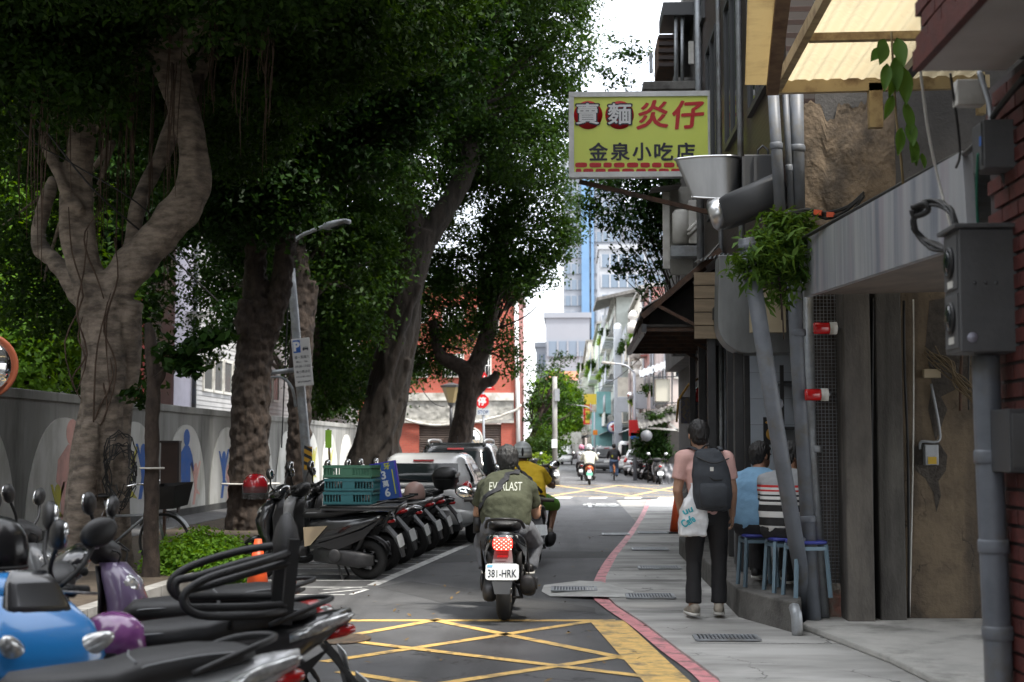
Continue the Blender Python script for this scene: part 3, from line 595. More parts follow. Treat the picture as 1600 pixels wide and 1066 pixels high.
# --- third trunk behind
T3 = empty('rough_bark_tree', P(470, 808, 31)*1, 'slimmer rough-barked tree just behind the street lamp post', 'tree'); T3.location.z = .1; OFF[T3.name] = V(T3.location)
trunk_obj(T3, [stem(q, 31) for q in ([(468, 830, 52), (466, 740, 42), (468, 650, 38), (470, 560, 40), (474, 490, 38), (470, 420, 30), (455, 340, 26), (440, 240, 22)], [(472, 500, 30), (486, 470, 24), (484, 440, 20)])], BARK2, .035, .05, 8, 1, 1.5)
B3 = bl([(470, 380, 32, 1.5), (540, 420, 33, 1.5), (520, 500, 33.5, 1.2), (500, 560, 34, .8), (540, 340, 33, 1.1), (590, 430, 38.5, 1.1), (450, 260, 32, 2), (540, 240, 33, 2.2), (590, 540, 38, .8), (520, 610, 35, .6), (640, 300, 39, 1.6), (545, 590, 37, .9), (350, 480, 34, 1.0), (370, 430, 34, 1.0), (340, 540, 35, .5)])
c_, n_ = blob_leaves(B3, 75, .36, 30, .13); leaves_mesh('crown', c_, n_, .125, LF, T3)
twigs(T3, B3, P(480, 440, 31), BARK2, 2, .05)

# --- twisted fig
Y4 = 35.0; T4 = empty('fig_tree', P(578, 795, Y4), 'tall leaning fig tree with rope-like twisted roots on its trunk', 'tree'); T4.location.z = .1; OFF[T4.name] = V(T4.location)
st = [stem(q, Y4) for q in ([(572, 800, 92), (575, 740, 72), (590, 680, 64), (606, 610, 58), (622, 530, 56), (636, 460, 50), (650, 400, 52), (664, 360, 54)], [(655, 380, 40), (640, 320, 34), (622, 270, 30), (605, 200, 26), (600, 120, 22)], [(668, 370, 42), (700, 320, 36), (728, 270, 32), (735, 230, 30), (715, 190, 30), (690, 150, 26), (670, 110, 22), (690, 60, 18), (720, 10, 14)], [(705, 180, 20), (730, 130, 15), (765, 70, 12)], [(690, 160, 18), (660, 165, 15), (630, 180, 12)], [(628, 760, 40, .3), (612, 700, 30, .2), (606, 650, 22, 0)])]
ax = spline(st[0][0], 5); ar = lerps(st[0][1], 5)
for k in range(22):   # roots winding round the trunk
    p0 = random.random()*2*pi; tw = random.uniform(1.2, 3.2)*random.choice((1, 1, 1, -1)); i0 = 0; i1 = random.randint(16, len(ax)-1); q = []
    for i in range(i0, i1, 2): a = p0+tw*i/len(ax)*2; q.append(ax[i]+V((cos(a), sin(a), 0))*ar[i]*1.06)
    if len(q) > 3: st.append((q, [random.uniform(.06, .13)*(1.2-.7*i/len(q)) for i in range(len(q))]))
trunk_obj(T4, st, BARK3, .034, .03, 7, 1, 4)
B4 = bl([(840, 40, 36, 1.3), (880, 90, 35.5, .95), (860, 170, 35.5, .9), (820, 230, 35, 1.0), (770, 150, 36, 1.3), (700, 60, 36, 1.5), (760, -20, 36, 1.8), (870, -40, 36, 1.3), (740, 240, 37, 1.1), (640, 130, 38, 1.5), (600, 60, 35, 1.6), (780, 300, 37, 1.1), (840, 300, 36.5, .8), (570, 230, 36, 1.1), (690, 260, 39, 1.3), (760, 90, 39, 1.6), (810, 140, 39, 1.4), (700, 160, 39, 1.5), (760, 210, 39, 1.4), (830, 250, 38.5, 1.1), (650, 40, 39, 1.8), (780, 20, 39, 1.8), (905, 40, 36, .5), (895, 200, 36, .35), (660, -80, 36, 2.2), (800, -160, 36, 2.4), (570, 340, 37, 1.2), (500, 120, 35, 1.7), (720, 165, 34.4, .8), (700, 110, 34.6, .8), (750, 190, 34.8, .5), (650, -130, 31, 2.0), (760, -120, 32, 2.0), (840, -90, 33, 1.6), (560, -170, 29, 2.0), (720, 250, 34.5, .45), (690, 215, 34.3, .45)])  # out-of-frame blobs over the road are added to shade the trunks
c_, n_ = blob_leaves(B4, 75, .34, 30, .12); leaves_mesh('crown', c_, n_, .115, LF, T4)
twigs(T4, B4, P(690, 200, 35.5), BARK3, 2, .05)

# --- street-side tree before the junction
Y5 = 38.0; T5 = empty('street_tree', P(722, 775, Y5), 'dark slanting tree forking low in front of the brick house', 'tree'); T5.location.z = .1; OFF[T5.name] = V(T5.location)
trunk_obj(T5, [stem(q, Y5) for q in ([(706, 790, 56), (714, 720, 42), (724, 660, 38), (732, 610, 36), (736, 575, 40)], [(736, 590, 34), (715, 570, 26), (696, 562, 22), (684, 545, 18), (676, 500, 14)], [(740, 580, 34), (754, 545, 30), (765, 510, 28), (772, 470, 24), (780, 420, 20), (790, 360, 16)], [(738, 615, 26), (755, 600, 20), (770, 594, 18), (776, 580, 10)])], BARK2, .034, .03, 7, 2, 2)
B5 = bl([(700, 470, 38, 1.2), (650, 500, 39, 1.1), (740, 430, 38, 1.1), (790, 400, 37.5, 1.1), (830, 370, 37, 1.0), (815, 440, 37, .7), (680, 560, 38.5, .6), (640, 580, 39, .45), (785, 540, 37.6, .42), (800, 570, 37.6, .33), (750, 350, 38, 1.3), (865, 380, 37, .6), (885, 360, 37, .42), (850, 460, 37, .38), (842, 420, 37, .6), (610, 560, 39, .7), (870, 330, 37.5, .7), (860, 260, 37, .6), (720, 520, 40, .6), (775, 490, 38, .6), (600, 480, 40, 1.1), (690, 400, 39, 1.2), (640, 420, 39, 1.2)])
c_, n_ = blob_leaves(B5, 80, .30, 28, .12); leaves_mesh('crown', c_, n_, .11, LF, T5)
twigs(T5, B5, P(745, 540, 38), BARK2, 2, .035)

# --- thin trunk by the notice board
T6 = empty('slim_tree', G(237, 915), 'thin dark trunk standing beside the brown notice board', 'tree'); 
trunk_obj(T6, [stem(q, 15.5) for q in ([(237, 920, 36), (236, 860, 27), (237, 760, 26), (238, 660, 25), (240, 600, 24), (236, 540, 22), (232, 505, 12)], [(238, 605, 20), (250, 590, 18), (256, 574, 10)])], BARK2, .018, .012, 10, 2, 2)
B6 = bl([(285, 550, 15.2, .19), (320, 535, 15.2, .16), (345, 520, 15.3, .10), (300, 580, 15.2, .12), (262, 560, 15.3, .12), (228, 525, 15.8, .14), (246, 505, 15.8, .12), (215, 620, 15.8, .12)])
c_, n_ = blob_leaves(B6, 110, .10, 12, .12, .2); leaves_mesh('crown', c_, n_, .12, LFD, T6, .62)
m = MB(); m.tube(spline([P(240, 590, 15.4), P(275, 565, 15.3), P(320, 545, 15.2), P(350, 520, 15.3)], 4), .008, 5); m.build('branch', BARK2, T6)
m = MB(); m.lathe([(.135, 0), (.14, .01), (.135, .02)], P(237, 733, 15.5), n=16); m.build('cord', OFFW, T6)

# --- trees beyond the wall and beyond the junction
def back_tree(gx, gy, blobs, mat, label, size=.16, per=55, bark=BARK2, name='tree', group=None, tr=.16, lean=0, cl=.42):
    r = empty(name, (gx, gy, 0), label, 'tree', group); top = V((0, 0, 0))
    for c, q in blobs: top += V(c)
    top /= len(blobs); m = MB(); b = V((gx, gy, -.05)); mid = b.lerp(top, .5)+V((lean, 0, 0)); m.tube(spline([b, mid, top], 5), lerps([tr*1.3, tr, tr*.45], 5), 9, wob=.06)
    m.build('trunk', bark, r)
    for c, q in blobs: pass
    tw = twigs(r, blobs, mid, bark, 2, tr*.35); cc, nn = blob_leaves(blobs, per, cl, 26, size); leaves_mesh('crown', cc, nn, size, mat, r); return r
back_tree(-11, 22, bl([(30, 420, 24, 1.4), (10, 560, 23, .9), (60, 530, 24, .7), (85, 600, 24, .5), (-60, 500, 23, 1.4), (70, 400, 25, 1.0), (10, 300, 24, 1.4), (40, 640, 23, .35), (-60, 300, 24, 1.6), (120, 480, 26, .9)]), LFB, 'bright leafy tree rising behind the painted wall at far left', .15, 60, name='garden_tree')
back_tree(-14, 33, bl([(90, 300, 33, 2.2), (180, 330, 34, 2.0), (60, 160, 33, 2.6), (200, 180, 34, 2.4), (300, 200, 35, 2.2), (330, 300, 35, 1.3), (20, 420, 33, 2), (110, 470, 33, 1.7), (160, 560, 33, 1.1), (200, 470, 34, .9), (390, 240, 36, 1.8), (230, 40, 34, 2.8), (60, 20, 33, 2.8), (400, 60, 36, 2.8)]), LFD, 'broad dark tree behind the wall, left of the white building', .2, 48, name='garden_tree', tr=.3, cl=.5)
back_tree(-9.6, 50, bl([(350, 470, 48, 1.3), (390, 500, 49, 1.3), (500, 470, 50, 2), (560, 520, 52, 1.8), (590, 590, 53, 1.2), (540, 620, 52, 1.0), (480, 400, 50, 2.4), (620, 560, 54, 1.2), (500, 620, 51, .9), (580, 430, 53, 2.4)]), LF, 'mid-green tree behind the wall, right of the white building', .17, 42, name='garden_tree', tr=.22, cl=.5)
back_tree(-3.2, 66, bl([(845, 600, 66, .9), (860, 640, 67, .8), (875, 590, 67, .7), (838, 650, 66, .7), (885, 640, 68, .6), (830, 620, 66, .6), (858, 570, 67, .5), (880, 560, 68, .35)]), LFD, 'small open tree at the far corner beside the red house', .16, 13, tr=.13, lean=.35, name='street_tree', cl=.35)
back_tree(-4.5, 96, bl([(868, 645, 96, 1.6), (884, 625, 98, 1.0), (860, 605, 95, 1.2), (880, 600, 98, .7), (866, 670, 95, 1.3), (888, 655, 99, .7)]), LFB, 'light green tree farther down the left of the street', .26, 28, tr=.2, name='street_tree', cl=.5)
back_tree(-6, 130, bl([(872, 635, 130, 2.2), (884, 620, 132, 1.3), (862, 640, 128, 2.0), (888, 655, 132, 1.3)]), LFB, 'farthest light green tree where the street ends', .3, 22, tr=.2, name='street_tree', cl=.6)
# tree by the eaves on the right, seen below the sign
back_tree(3.6, 27, bl([(985, 330, 26, .75), (955, 320, 26, .45), (1010, 290, 26, .7), (960, 370, 26.3, .35), (970, 400, 26.3, .25), (1015, 390, 26, .4), (1022, 430, 25.8, .25), (935, 300, 26, .4), (1000, 345, 26, .6), (978, 420, 26.3, .15), (1012, 470, 25.5, .18), (1030, 300, 26, .5), (960, 85, 26.5, .28), (985, 110, 26.5, .22), (1000, 80, 26.5, .25), (940, 110, 26.5, .14), (975, 130, 26.5, .15)]), LFD, 'small-leaved tree poking out from the right under the yellow sign', .10, 70, name='roadside_tree', tr=.035, cl=.22)
# unseen street trees carrying on behind the camera, added to block open sky
for i, (tx, ty) in enumerate(((-5.6, -3.0), (-5.3, -13.0))):
    back_tree(tx, ty, [((tx+random.uniform(-2.2, 3.6), ty+random.uniform(-4, 4), random.uniform(9, 12)), random.uniform(1.8, 2.6)) for _ in range(15)], LF, ['unseen street tree added just behind the camera', 'second unseen street tree added behind the camera'][i], .16, 22, name='street_tree', tr=.25, cl=.5)
# clipped shrub in the planting strip
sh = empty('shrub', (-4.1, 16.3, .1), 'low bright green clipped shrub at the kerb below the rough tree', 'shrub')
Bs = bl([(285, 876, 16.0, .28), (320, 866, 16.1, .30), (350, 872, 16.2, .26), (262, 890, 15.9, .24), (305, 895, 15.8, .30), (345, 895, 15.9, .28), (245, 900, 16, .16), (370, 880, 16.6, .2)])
c_, n_ = blob_leaves(Bs, 620, .10, 20, .055, .5); leaves_mesh('foliage', c_, n_, .058, leafmat('sunlight-painted leaf', (.10, .23, .025), (.18, .33, .045), .4), sh, .55)  # leaf colour brightened to paint sunlight onto the shrub
m = MB()
for c, r in Bs:
    for k in range(4): m.tube([(c[0]+random.uniform(-.15, .15), c[1]+random.uniform(-.1, .1), .08), (c[0]+random.uniform(-.2, .2), c[1]+random.uniform(-.2, .2), c[2]+.1)], [.014, .005], 5)
m.build('stem', BARK2, sh)
# hedge and bushes past the junction
def bush(name, blobs, mat, label, size, per=90, cl=.2):
    o = empty(name, (blobs[0][0][0], blobs[0][0][1], 0), label, 'bush'); cc, nn = blob_leaves(blobs, per, cl, 20, size, .3); leaves_mesh('foliage', cc, nn, size, mat, o)
    m = MB()
    for c, r in blobs: m.tube([(c[0], c[1], 0), (c[0]+.05, c[1], c[2])], [.03, .01], 5)
    m.build('stem', BARK2, o); return o
bush('bush', bl([(850, 740, 61, .5), (843, 725, 61, .45), (858, 735, 62, .35)]), LFY, 'yellow-green bush at the left corner past the junction', .13, 60)
bush('bush', bl([(838, 700, 63, .8), (850, 690, 64, .8), (862, 700, 65, .7), (828, 715, 62.5, .6)]), LF, 'dark green bush against the side of the red house', .15, 50, .3)
bush('bush', bl([(1012, 700, 62, .7), (1022, 690, 62, .8), (1030, 705, 62, .6), (1020, 675, 62, .55)]), LFD, 'dark potted bush under the awning past the junction', .14, 60, .25)
# fallen leaves and litter
lp = []; 
for k in range(420):
    if random.random() < .6: lp.append((random.uniform(-6.8, -4.3), random.uniform(9, 30), .11))
    else: lp.append((random.uniform(-2.8, .7), random.uniform(7, 30), .014))
lp = np.array(lp); tag(leaves_mesh('fallen_leaves', lp, np.array([[0, 0, 1.]]*len(lp))+rng.normal(size=(len(lp), 3))*.12, .055, M('dry leaf', (.22, .14, .05), .8, (.12, .075, .03), 3), fold=.03), kind='stuff')
# ---------------------------------------------------------------- right side, nearest: red brick house
BRK = M('dark red brick', (.10, .02, .016), .6, (.065, .016, .014), 14, bump=.3, bs=60, dirt=(.07, .03, .028), dsc=5)
MORT = M('mortar', (.06, .05, .05), .9); SOFF = M('white soffit', (.55, .53, .51), .8, (.46, .44, .42), 2)
bh = empty('corner_house', (2.2, 4, 0), 'dark red brick house with overhanging upper floor, nearest on the right', 'house')
m = MB(); m.bb((1.50, -18, 3.14), (6, 6.0, 15)); m.build('upper_floor', MORT, bh)  # height and rearward length out of view added to shade the street
m = MB(); m.bb((1.47, -18, 3.10), (1.86, 6.02, 3.138)); m.build('soffit', SOFF, bh)
m = MB(); m.bb((1.465, -18, 3.095), (1.50, 6.01, 3.18)); m.build('edge_course', BRK, bh)
m = MB(); m.bb((1.88, -18, 0), (6, 6.35, 3.098)); m.build('lower_wall', MORT, bh)
b0 = None
for k in range(13):
    for j in range(9):
        y = 5.90-j*.215-(k % 2)*.105; z = 3.215+k*.072
        if b0 is None: m = MB(); m.box((1.492, y, z), (.03, .203, .058)); b0 = m.build('brick', BRK, bh, bev=.004, seg=1); by, bz = y, z
        else: c = inst(b0, bh, (bh.location.x+random.uniform(-.003, .003), bh.location.y+y-by, z-bz)); 
for k in range(40):
    for j in range(4):
        y = 6.24-j*.215-(k % 2)*.105; z = .08+k*.0755
        if z < 3.05: inst(b0, bh, (bh.location.x+.385+random.uniform(-.002, .002), bh.location.y+y-by, z-bz))
BOX = M('meter box grey', (.088, .09, .093), .55, (.068, .07, .072), 5, dirt=(.07, .07, .068), dsc=3, bump=.1, bs=30)
mb_ = empty('meter_box', P(1500, 550, 6.0), 'large grey electricity meter box with two round windows', 'meter box')
a, b = P(1502, 550, 6.0), P(1590, 357, 6.0)
m = MB(); m.bb((a.x, 6.0, a.z), (b.x, 6.24, b.z)); m.build('box', BOX, mb_, bev=.006)
m = MB(); m.bb((a.x-.025, 5.97, b.z+.001), (b.x+.02, 6.26, b.z+.02)); m.build('lid', BOX, mb_, bev=.004)
m = MB(); m.bb((a.x-.006, 6.02, a.z+.02), (a.x-.001, 6.22, (a.z+b.z)/2-.01)); m.build('door', BOX, mb_, bev=.002); m = MB(); m.bb((a.x-.006, 6.02, (a.z+b.z)/2+.01), (a.x-.001, 6.22, b.z-.02)); m.build('door', BOX, mb_, bev=.002)
for z in (a.z+.15, b.z-.13):
    m = MB(); m.lathe([(.068, 0), (.068, .012), (.055, .014)], (a.x-.006, 6.12, z), (-1, 0, 0), 24); w1 = m.build('meter_window', BLK, mb_); m = MB(); m.lathe([(.055, .0145), (.02, .016)], (a.x-.006, 6.12, z), (-1, 0, 0), 24); m.build('pane', GLASS, w1)
    m = MB(); m.bb((a.x-.009, 6.08, z-.11), (a.x-.0065, 6.16, z-.08)); m.build('sticker', OFFW, mb_)
for k in range(3): m = MB(); m.ell((1.70+k*.045, 5.995, 2.19), (.007, .006, .007)); m.build('bolt', DKGREY, mb_)
m = MB(); m.lathe([(.022, 0), (.022, .003)], (1.685, 5.998, 1.96), (0, -1, 0), 20); m.build('sticker', M('pale sticker', (.3, .3, .36), .5), mb_)
s2 = empty('meter_box', P(1535, 262, 5.95), 'small grey meter box high under the white soffit', 'meter box'); a, b = P(1538, 262, 5.95), P(1590, 186, 5.95)
m = MB(); m.bb((a.x, 5.95, a.z), (b.x, 6.12, b.z)); m.build('box', BOX, s2, bev=.005); m = MB(); m.bb((a.x-.004, 5.97, a.z+.1), (a.x-.0005, 6.0, a.z+.14)); m.build('sticker', PB, s2); m = MB(); m.bb((a.x-.006, 5.96, a.z+.01), (a.x-.001, 5.966, b.z-.01)); m.build('hinge', DKGREY, s2)
s3 = empty('fuse_box', P(1560, 740, 5.98), 'dark fuse box low on the brick wall at the right edge', 'fuse box'); a, b = P(1563, 738, 5.98), P(1600, 640, 5.98)
m = MB(); m.bb((a.x, 5.85, a.z), (b.x, 6.1, b.z)); m.build('box', DKGREY, s3, bev=.005); m = MB(); m.bb((a.x+.01, 5.843, a.z+.02), (b.x-.01, 5.849, b.z-.02)); m.build('door', BOX, s3, bev=.003)
pc = empty('conduit_pipe', G(1562, 1185), 'thick grey pipe dropping from the large meter box to the ground', 'pipe')
pts = spline([P(1540, 556, 6.16), P(1545, 700, 6.16), P(1553, 880, 6.16), P(1560, 1040, 6.16), P(1566, 1215, 6.16)], 3); m = MB(); m.tube(pts, .058, 14); m.build('pipe', PIPE, pc)
for py in (725, 865, 1000): m = MB(); q = P(1545+(py-700)*.047, py, 6.16); m.lathe([(.062, 0), (.066, .01), (.066, .05), (.062, .06)], q, n=14); m.build('coupling', PIPE, pc)
for i, px in enumerate((1572, 1580)):
    m = MB(); m.tube([P(px, 556, 6.24), P(px+2, 800, 6.24), P(px+9, 1210, 6.24)], .014, 8); tag(m.build('conduit_pipe', PIPE), ['thin grey conduit right behind the thick pipe', 'thin grey conduit against the brick wall edge'][i], 'pipe')
m = MB()
for k in range(7):
    o_ = random.uniform; m.tube(spline([P(1496+o_(-4, 4), 372, 6.2), P(1488+o_(-6, 6), 335+o_(-8, 4), 6.25), P(1465+o_(-8, 8), 316+o_(-4, 6), 6.4), P(1438+o_(-4, 4), 322+o_(-4, 6), 6.5), P(1428+o_(-4, 4), 350+o_(-8, 8), 6.5), P(1440+o_(-5, 5), 372, 6.5), P(1458+o_(-6, 6), 385+o_(-6, 6), 6.4), P(1478, 392, 6.3)], 4), .008, 6)
m.tube(spline([P(1425, 325, 6.5), P(1445, 318, 6.45), P(1450, 330, 6.45), P(1430, 338, 6.5), P(1425, 328, 6.5)], 4), .014, 7)
tag(m.build('cable_bundle', CABLE), 'looped bundle of black cables above the large meter box', 'cable')
for i, (pts, r_, lab) in enumerate((([P(1433, 60, 6.1), P(1448, 190, 6.3), P(1466, 280, 6.5), P(1488, 365, 6.4)], .006, 'pale cord hanging from the brick overhang to the meter box'), ([P(1485, 115, 6.1), P(1500, 230, 6.3), P(1494, 262, 6.5)], .006, 'thin dark cord hanging under the white soffit'), ([P(1530, 112, 6.1), P(1545, 160, 6.05), P(1550, 200, 6.0)], .012, 'grey cable dropping from the soffit to the small meter box'), ([P(1528, 240, 5.98), P(1526, 300, 6.1), P(1528, 352, 6.2)], .006, 'green wire beside the fascia end'), ([P(1560, 262, 6.1), P(1575, 300, 6.1), P(1585, 420, 6.1)], .012, 'dark cable between the two grey meter boxes'), ([P(1600, 120, 5.6), P(1560, 170, 5.9), P(1515, 235, 6.6), P(1460, 260, 8), P(1255, 372, 11.4)], .014, 'black cable running along the top of the metal fascia'))):
    m = MB(); m.tube(spline(pts, 6), r_, 6); tag(m.build('strung_line', [OFFW, CABLE, GALV, M('green wire', (.02, .14, .09), .5), CABLE, CABLE][i]), lab, 'cord')  # cords, wires and cables strung about the meter boxes
cl = MB(); cl.bb((1.68, 6.12, 2.98), (1.80, 6.2, 3.09)); tag(cl.build('junction_box', OFFW, bev=.005), 'small white junction box in the corner under the soffit', 'junction box')

# ---------------------------------------------------------------- low shop front with the metal fascia
rb = empty('added_rear_building', (7, 9, 0), 'unseen plain grey building added behind the low shop front to block the sun', 'building'); m = MB(); m.bb((4.7, 6.01, 3.3), (9, 12.59, 9)); m.build('wall', M('rear wall render', (.20, .195, .185), .9, (.14, .135, .13), 2), rb); m = MB(); m.bb((4.6, 6.01, 9), (9.1, 12.59, 9.2)); m.build('roof', CONC, rb)  # unseen mass added and sized to shape the light on the road
low = empty('low_shop_front', (2.6, 10, 0), 'low closed shop front under a brushed metal fascia and worn pillars', 'building')
XF_ = 1.93; q = [PX(1255, 465, XF_), PX(1513, 380, XF_), PX(1503, 236, XF_), PX(1255, 376, XF_)]
FASC = M('brushed metal fascia', (.46, .47, .49), .36, (.24, .26, .31), 2.4, metal=.3, stretch=(1, 3.2, .18), bump=.08, bs=6, dirt=(.40, .36, .40), dsc=2.2)
m = MB(); d_ = V((.05, 0, 0)); m.add([p for p in q]+[p+d_ for p in q], [(0, 1, 2, 3), (7, 6, 5, 4), (0, 4, 5, 1), (1, 5, 6, 2), (2, 6, 7, 3), (3, 7, 4, 0)]); m.build('fascia', FASC, low)
m = MB(); m.add([q[0]+V((.052, 0, .02)), q[1]+V((.052, 0, .02)), q[1]+V((1.6, 0, .05)), q[0]+V((1.6, 0, .05))], [(0, 1, 2, 3)]); m.build('soffit', M('dark soffit boards', (.16, .13, .11), .8, (.09, .075, .065), 3, stretch=(1, .3, 1)), low)
m = MB(); m.add([q[3]+V((.052, 0, -.03)), q[2]+V((.052, 0, -.03)), q[2]+V((1.8, 0, -.1)), q[3]+V((1.8, 0, -.1))], [(0, 1, 2, 3)]); m.build('roof', GALV, low)
GP = M('worn pillar render', (.14, .127, .11), .9, (.08, .073, .067), 3, bump=.5, bs=30, stretch=(1, 1, .4), dirt=(.06, .055, .05), dsc=2.5)
GP2 = M('dark pillar render', (.105, .10, .088), .9, (.065, .06, .055), 3, bump=.5, bs=30, stretch=(1, 1, .4), dirt=(.04, .037, .034), dsc=2.5)
def pil(name, a, b, y0, y1, mat, z1=3.1, par=low, bev=.012): m = MB(); m.bb((P(a, 700, y0).x, y0, 0), (P(b, 700, y0).x, y1, z1)); return m.build(name, mat, par, bev=bev)
pil('pillar', 1321, 1363, 11.9, 12.25, GP); pil('pillar', 1371, 1412, 12.0, 12.3, GP2); pil('gap_shade', 1360, 1372, 12.2, 12.32, BLK)  # black block between the pillars paints the shade of the gap
CRK = M('cracked tan render', (.17, .13, .085), .9, (.10, .077, .053), 2.6, bump=.7, bs=22, dirt=(.045, .037, .03), dsc=1.3, det=9)
streaks(GP, (.045, .04, .036), (6, 6, .35), 1.0, .5, .7, .8); streaks(GP2, (.03, .028, .025), (6, 6, .35), 1.0, .5, .7, .8)
cracks(CRK, (.018, .015, .012), 2.4, .02); streaks(CRK, (.05, .04, .032), (5, 5, .5), 1.0, .52, .68, .75)
m = MB(); m.bb((P(1412, 700, 12.15).x, 12.15, 0), (4.6, 12.4, 3.2)); m.build('back_wall', CRK, low)
m = MB()   # patch of darker plaster lost round the meter, the broken strip above it
for poly, dd in (([(1428, 700), (1440, 692), (1466, 690), (1480, 712), (1478, 735), (1466, 752), (1470, 775), (1463, 800), (1458, 770), (1446, 748), (1430, 735)], .003), ([(1452, 470), (1500, 462), (1520, 540), (1510, 600), (1470, 620), (1480, 640), (1462, 690), (1450, 640), (1456, 600), (1446, 540)], .003)):
    m.prism([(P(*p, 12.15).x, P(*p, 12.15).z) for p in poly], (0, 12.1485, 0), (1, 0, 0), (0, 0, 1), dd)
m.build('plaster_loss', M('exposed dark plaster', (.075, .065, .055), .95, (.04, .035, .03), 14, bump=1, bs=30), low)
gm = empty('gas_meter', P(1452, 728, 12.1), 'small grey meter with a yellow label on the cracked wall', 'meter'); a, b = P(1444, 727, 12.1), P(1464, 695, 12.1)
m = MB(); m.bb((a.x, 12.05, a.z), (b.x, 12.145, b.z)); m.build('box', GALV, gm, bev=.006); m = MB(); m.bb((a.x+.02, 12.044, a.z+.01), (b.x-.02, 12.049, a.z+.07)); m.build('label_plate', M('yellow label', (.5, .33, .03), .5), gm)
m = MB(); m.tube(spline([P(1438, 702, 12.1), P(1440, 690, 12.08), P(1465, 690, 12.08), P(1468, 670, 12.1), P(1455, 600, 12.12)], 4), .012, 6); m.build('gas_pipe', GALV, gm)
sb = MB(); a, b = P(1442, 591, 12.1), P(1468, 577, 12.1); sb.bb((a.x, 12.06, a.z), (b.x, 12.148, b.z)); tag(sb.build('switch_box', M('ivory plastic', (.36, .30, .20), .5), bev=.006), 'small ivory switch box on the cracked wall among loose wires', 'switch box')
m = MB()
for k in range(12): m.tube(spline([P(1446+random.uniform(-6, 20), 550+random.uniform(-10, 20), 12.1), P(1470+random.uniform(0, 20), 570+random.uniform(-10, 20), 12.0), P(1500+random.uniform(-10, 10), 600+random.uniform(-10, 14), 11.9), P(1545, 640+random.uniform(-20, 20), 11.8)], 4), .006, 5)
tag(m.build('wire_bundle', M('old tan wire', (.16, .12, .07), .7)), 'tangle of old tan wires across the cracked wall', 'wires')
cr = MB(); cr.prism([tuple(G(*p)[:2]) for p in ((1252, 990), (1300, 1008), (1390, 1044), (1470, 1085), (1600, 1100), (1600, 950), (1412, 968), (1290, 962))], (0, 0, .031), (1, 0, 0), (0, 1, 0), .05)
tag(cr.build('threshold_slab', M('pale rough concrete', (.50, .49, .46), .85, (.36, .355, .335), 2, bump=.5, bs=40, dirt=(.17, .165, .15), dsc=1.6), None, bev=.012), kind='structure')

for k, (px, y, pz, r_) in enumerate(((1416, 12.1, 470, .012), (1424, 12.1, 468, .007), (1366, 11.95, 466, .008), (1316, 12.2, 470, .010), (1500, 12.08, 468, .014), (1512, 12.05, 466, .007))):
    m = MB(); pts = [P(px+random.uniform(-4, 4), pz+(965-pz)*t*(1 if k < 4 else .35), y) for t in (0, .2, .45, .7, 1)]; m.tube(spline(pts, 4), r_, 6); tag(m.build('wall_cable', [CABLE, OFFW, CABLE, GALV, RUST, CABLE][k]), ['black cable down the left edge of the cracked wall', 'pale cable beside the black one on the cracked wall', 'dark cable in the gap between the two pillars', 'galvanised conduit beside the tiled pillar', 'rusty conduit coming down from the soffit', 'thin black cable beside the rusty conduit'][k], 'cable')
# beige translucent awning
aw = empty('corrugated_awning', (2.4, 9, 4.5), 'beige translucent sheet awning on a rusty frame at the upper right', 'awning')
AWM = M('beige translucent sheet', (.66, .58, .40), .55, (.58, .49, .32), 1.5, dirt=(.20, .10, .045), dsc=2.6)
n = AWM.node_tree; b = n.nodes['Principled BSDF']; t = n.nodes.new('ShaderNodeBsdfTranslucent'); t.inputs['Color'].default_value = (.66, .57, .38, 1); s = n.nodes.new('ShaderNodeMixShader'); s.inputs[0].default_value = .5; n.links.new(b.outputs[0], s.inputs[1]); n.links.new(t.outputs[0], s.inputs[2]); n.links.new(s.outputs[0], n.nodes['Material Output'].inputs['Surface'])
A0, A1, A2, A3 = P(1214, 128, 12.0), P(1520, 122, 12.0), P(1284, -20, 9.4)*1, P(1700, -60, 9.4)
A2.z = A0.z+.12; A3.z = A1.z+.12; A2.x = A0.x; A3.x = A1.x; A2.y = A3.y = 6.4
m = MB(); m.grid(lambda u, v: A0+(A1-A0)*u+(A2-A0)*v+V((0, 0, .018*sin(u*70))), 90, 2); m.build('sheet', AWM, aw, fix=False)
E0, E1, E2, E3 = P(1164, 133, 11.9), P(1206, 133, 12), P(1168, -6, 9.6), P(1216, -6, 9.6)
m = MB(); m.add([E0, E1, E3, E2, E0+V((0, 0, .012)), E1+V((0, 0, .012)), E3+V((0, 0, .012)), E2+V((0, 0, .012))], [(0, 1, 2, 3), (7, 6, 5, 4), (0, 4, 5, 1), (1, 5, 6, 2), (2, 6, 7, 3), (3, 7, 4, 0)]); m.build('side_sheet', AWM, aw)
BEI = M('beige painted steel', (.42, .33, .19), .6, (.34, .26, .15), 4, dirt=(.13, .075, .04), dsc=4)
for a, b, w_, h_, nm, mt in ((P(1205, 137, 11.95), P(1545, 128, 11.95), .06, .11, 'front_beam', BEI), (A0-V((0, 0, .05)), A2-V((0, 0, .05)), .06, .1, 'side_beam', BEI), (P(1207, 142, 11.8), P(1224, -10, 9.5), .10, .08, 'side_beam', M('rusted beige steel', (.20, .13, .08), .8, (.10, .055, .035), 6))): m = MB(); m.beam(a, b, w_, h_); m.build(nm, mt, aw)
for y in (10.6, 9.2, 7.8): m = MB(); m.beam((A0.x+.04, y, A0.z-.03), (A1.x, y, A1.z-.03), .07, .06); m.build('cross_beam', BEI, aw)
for t in (.62,): m = MB(); m.beam(A0.lerp(A1, t)-V((0, 0, .04)), A2.lerp(A3, t)-V((0, 0, .04)), .09, .08); m.build('rafter', DKGREY, aw)
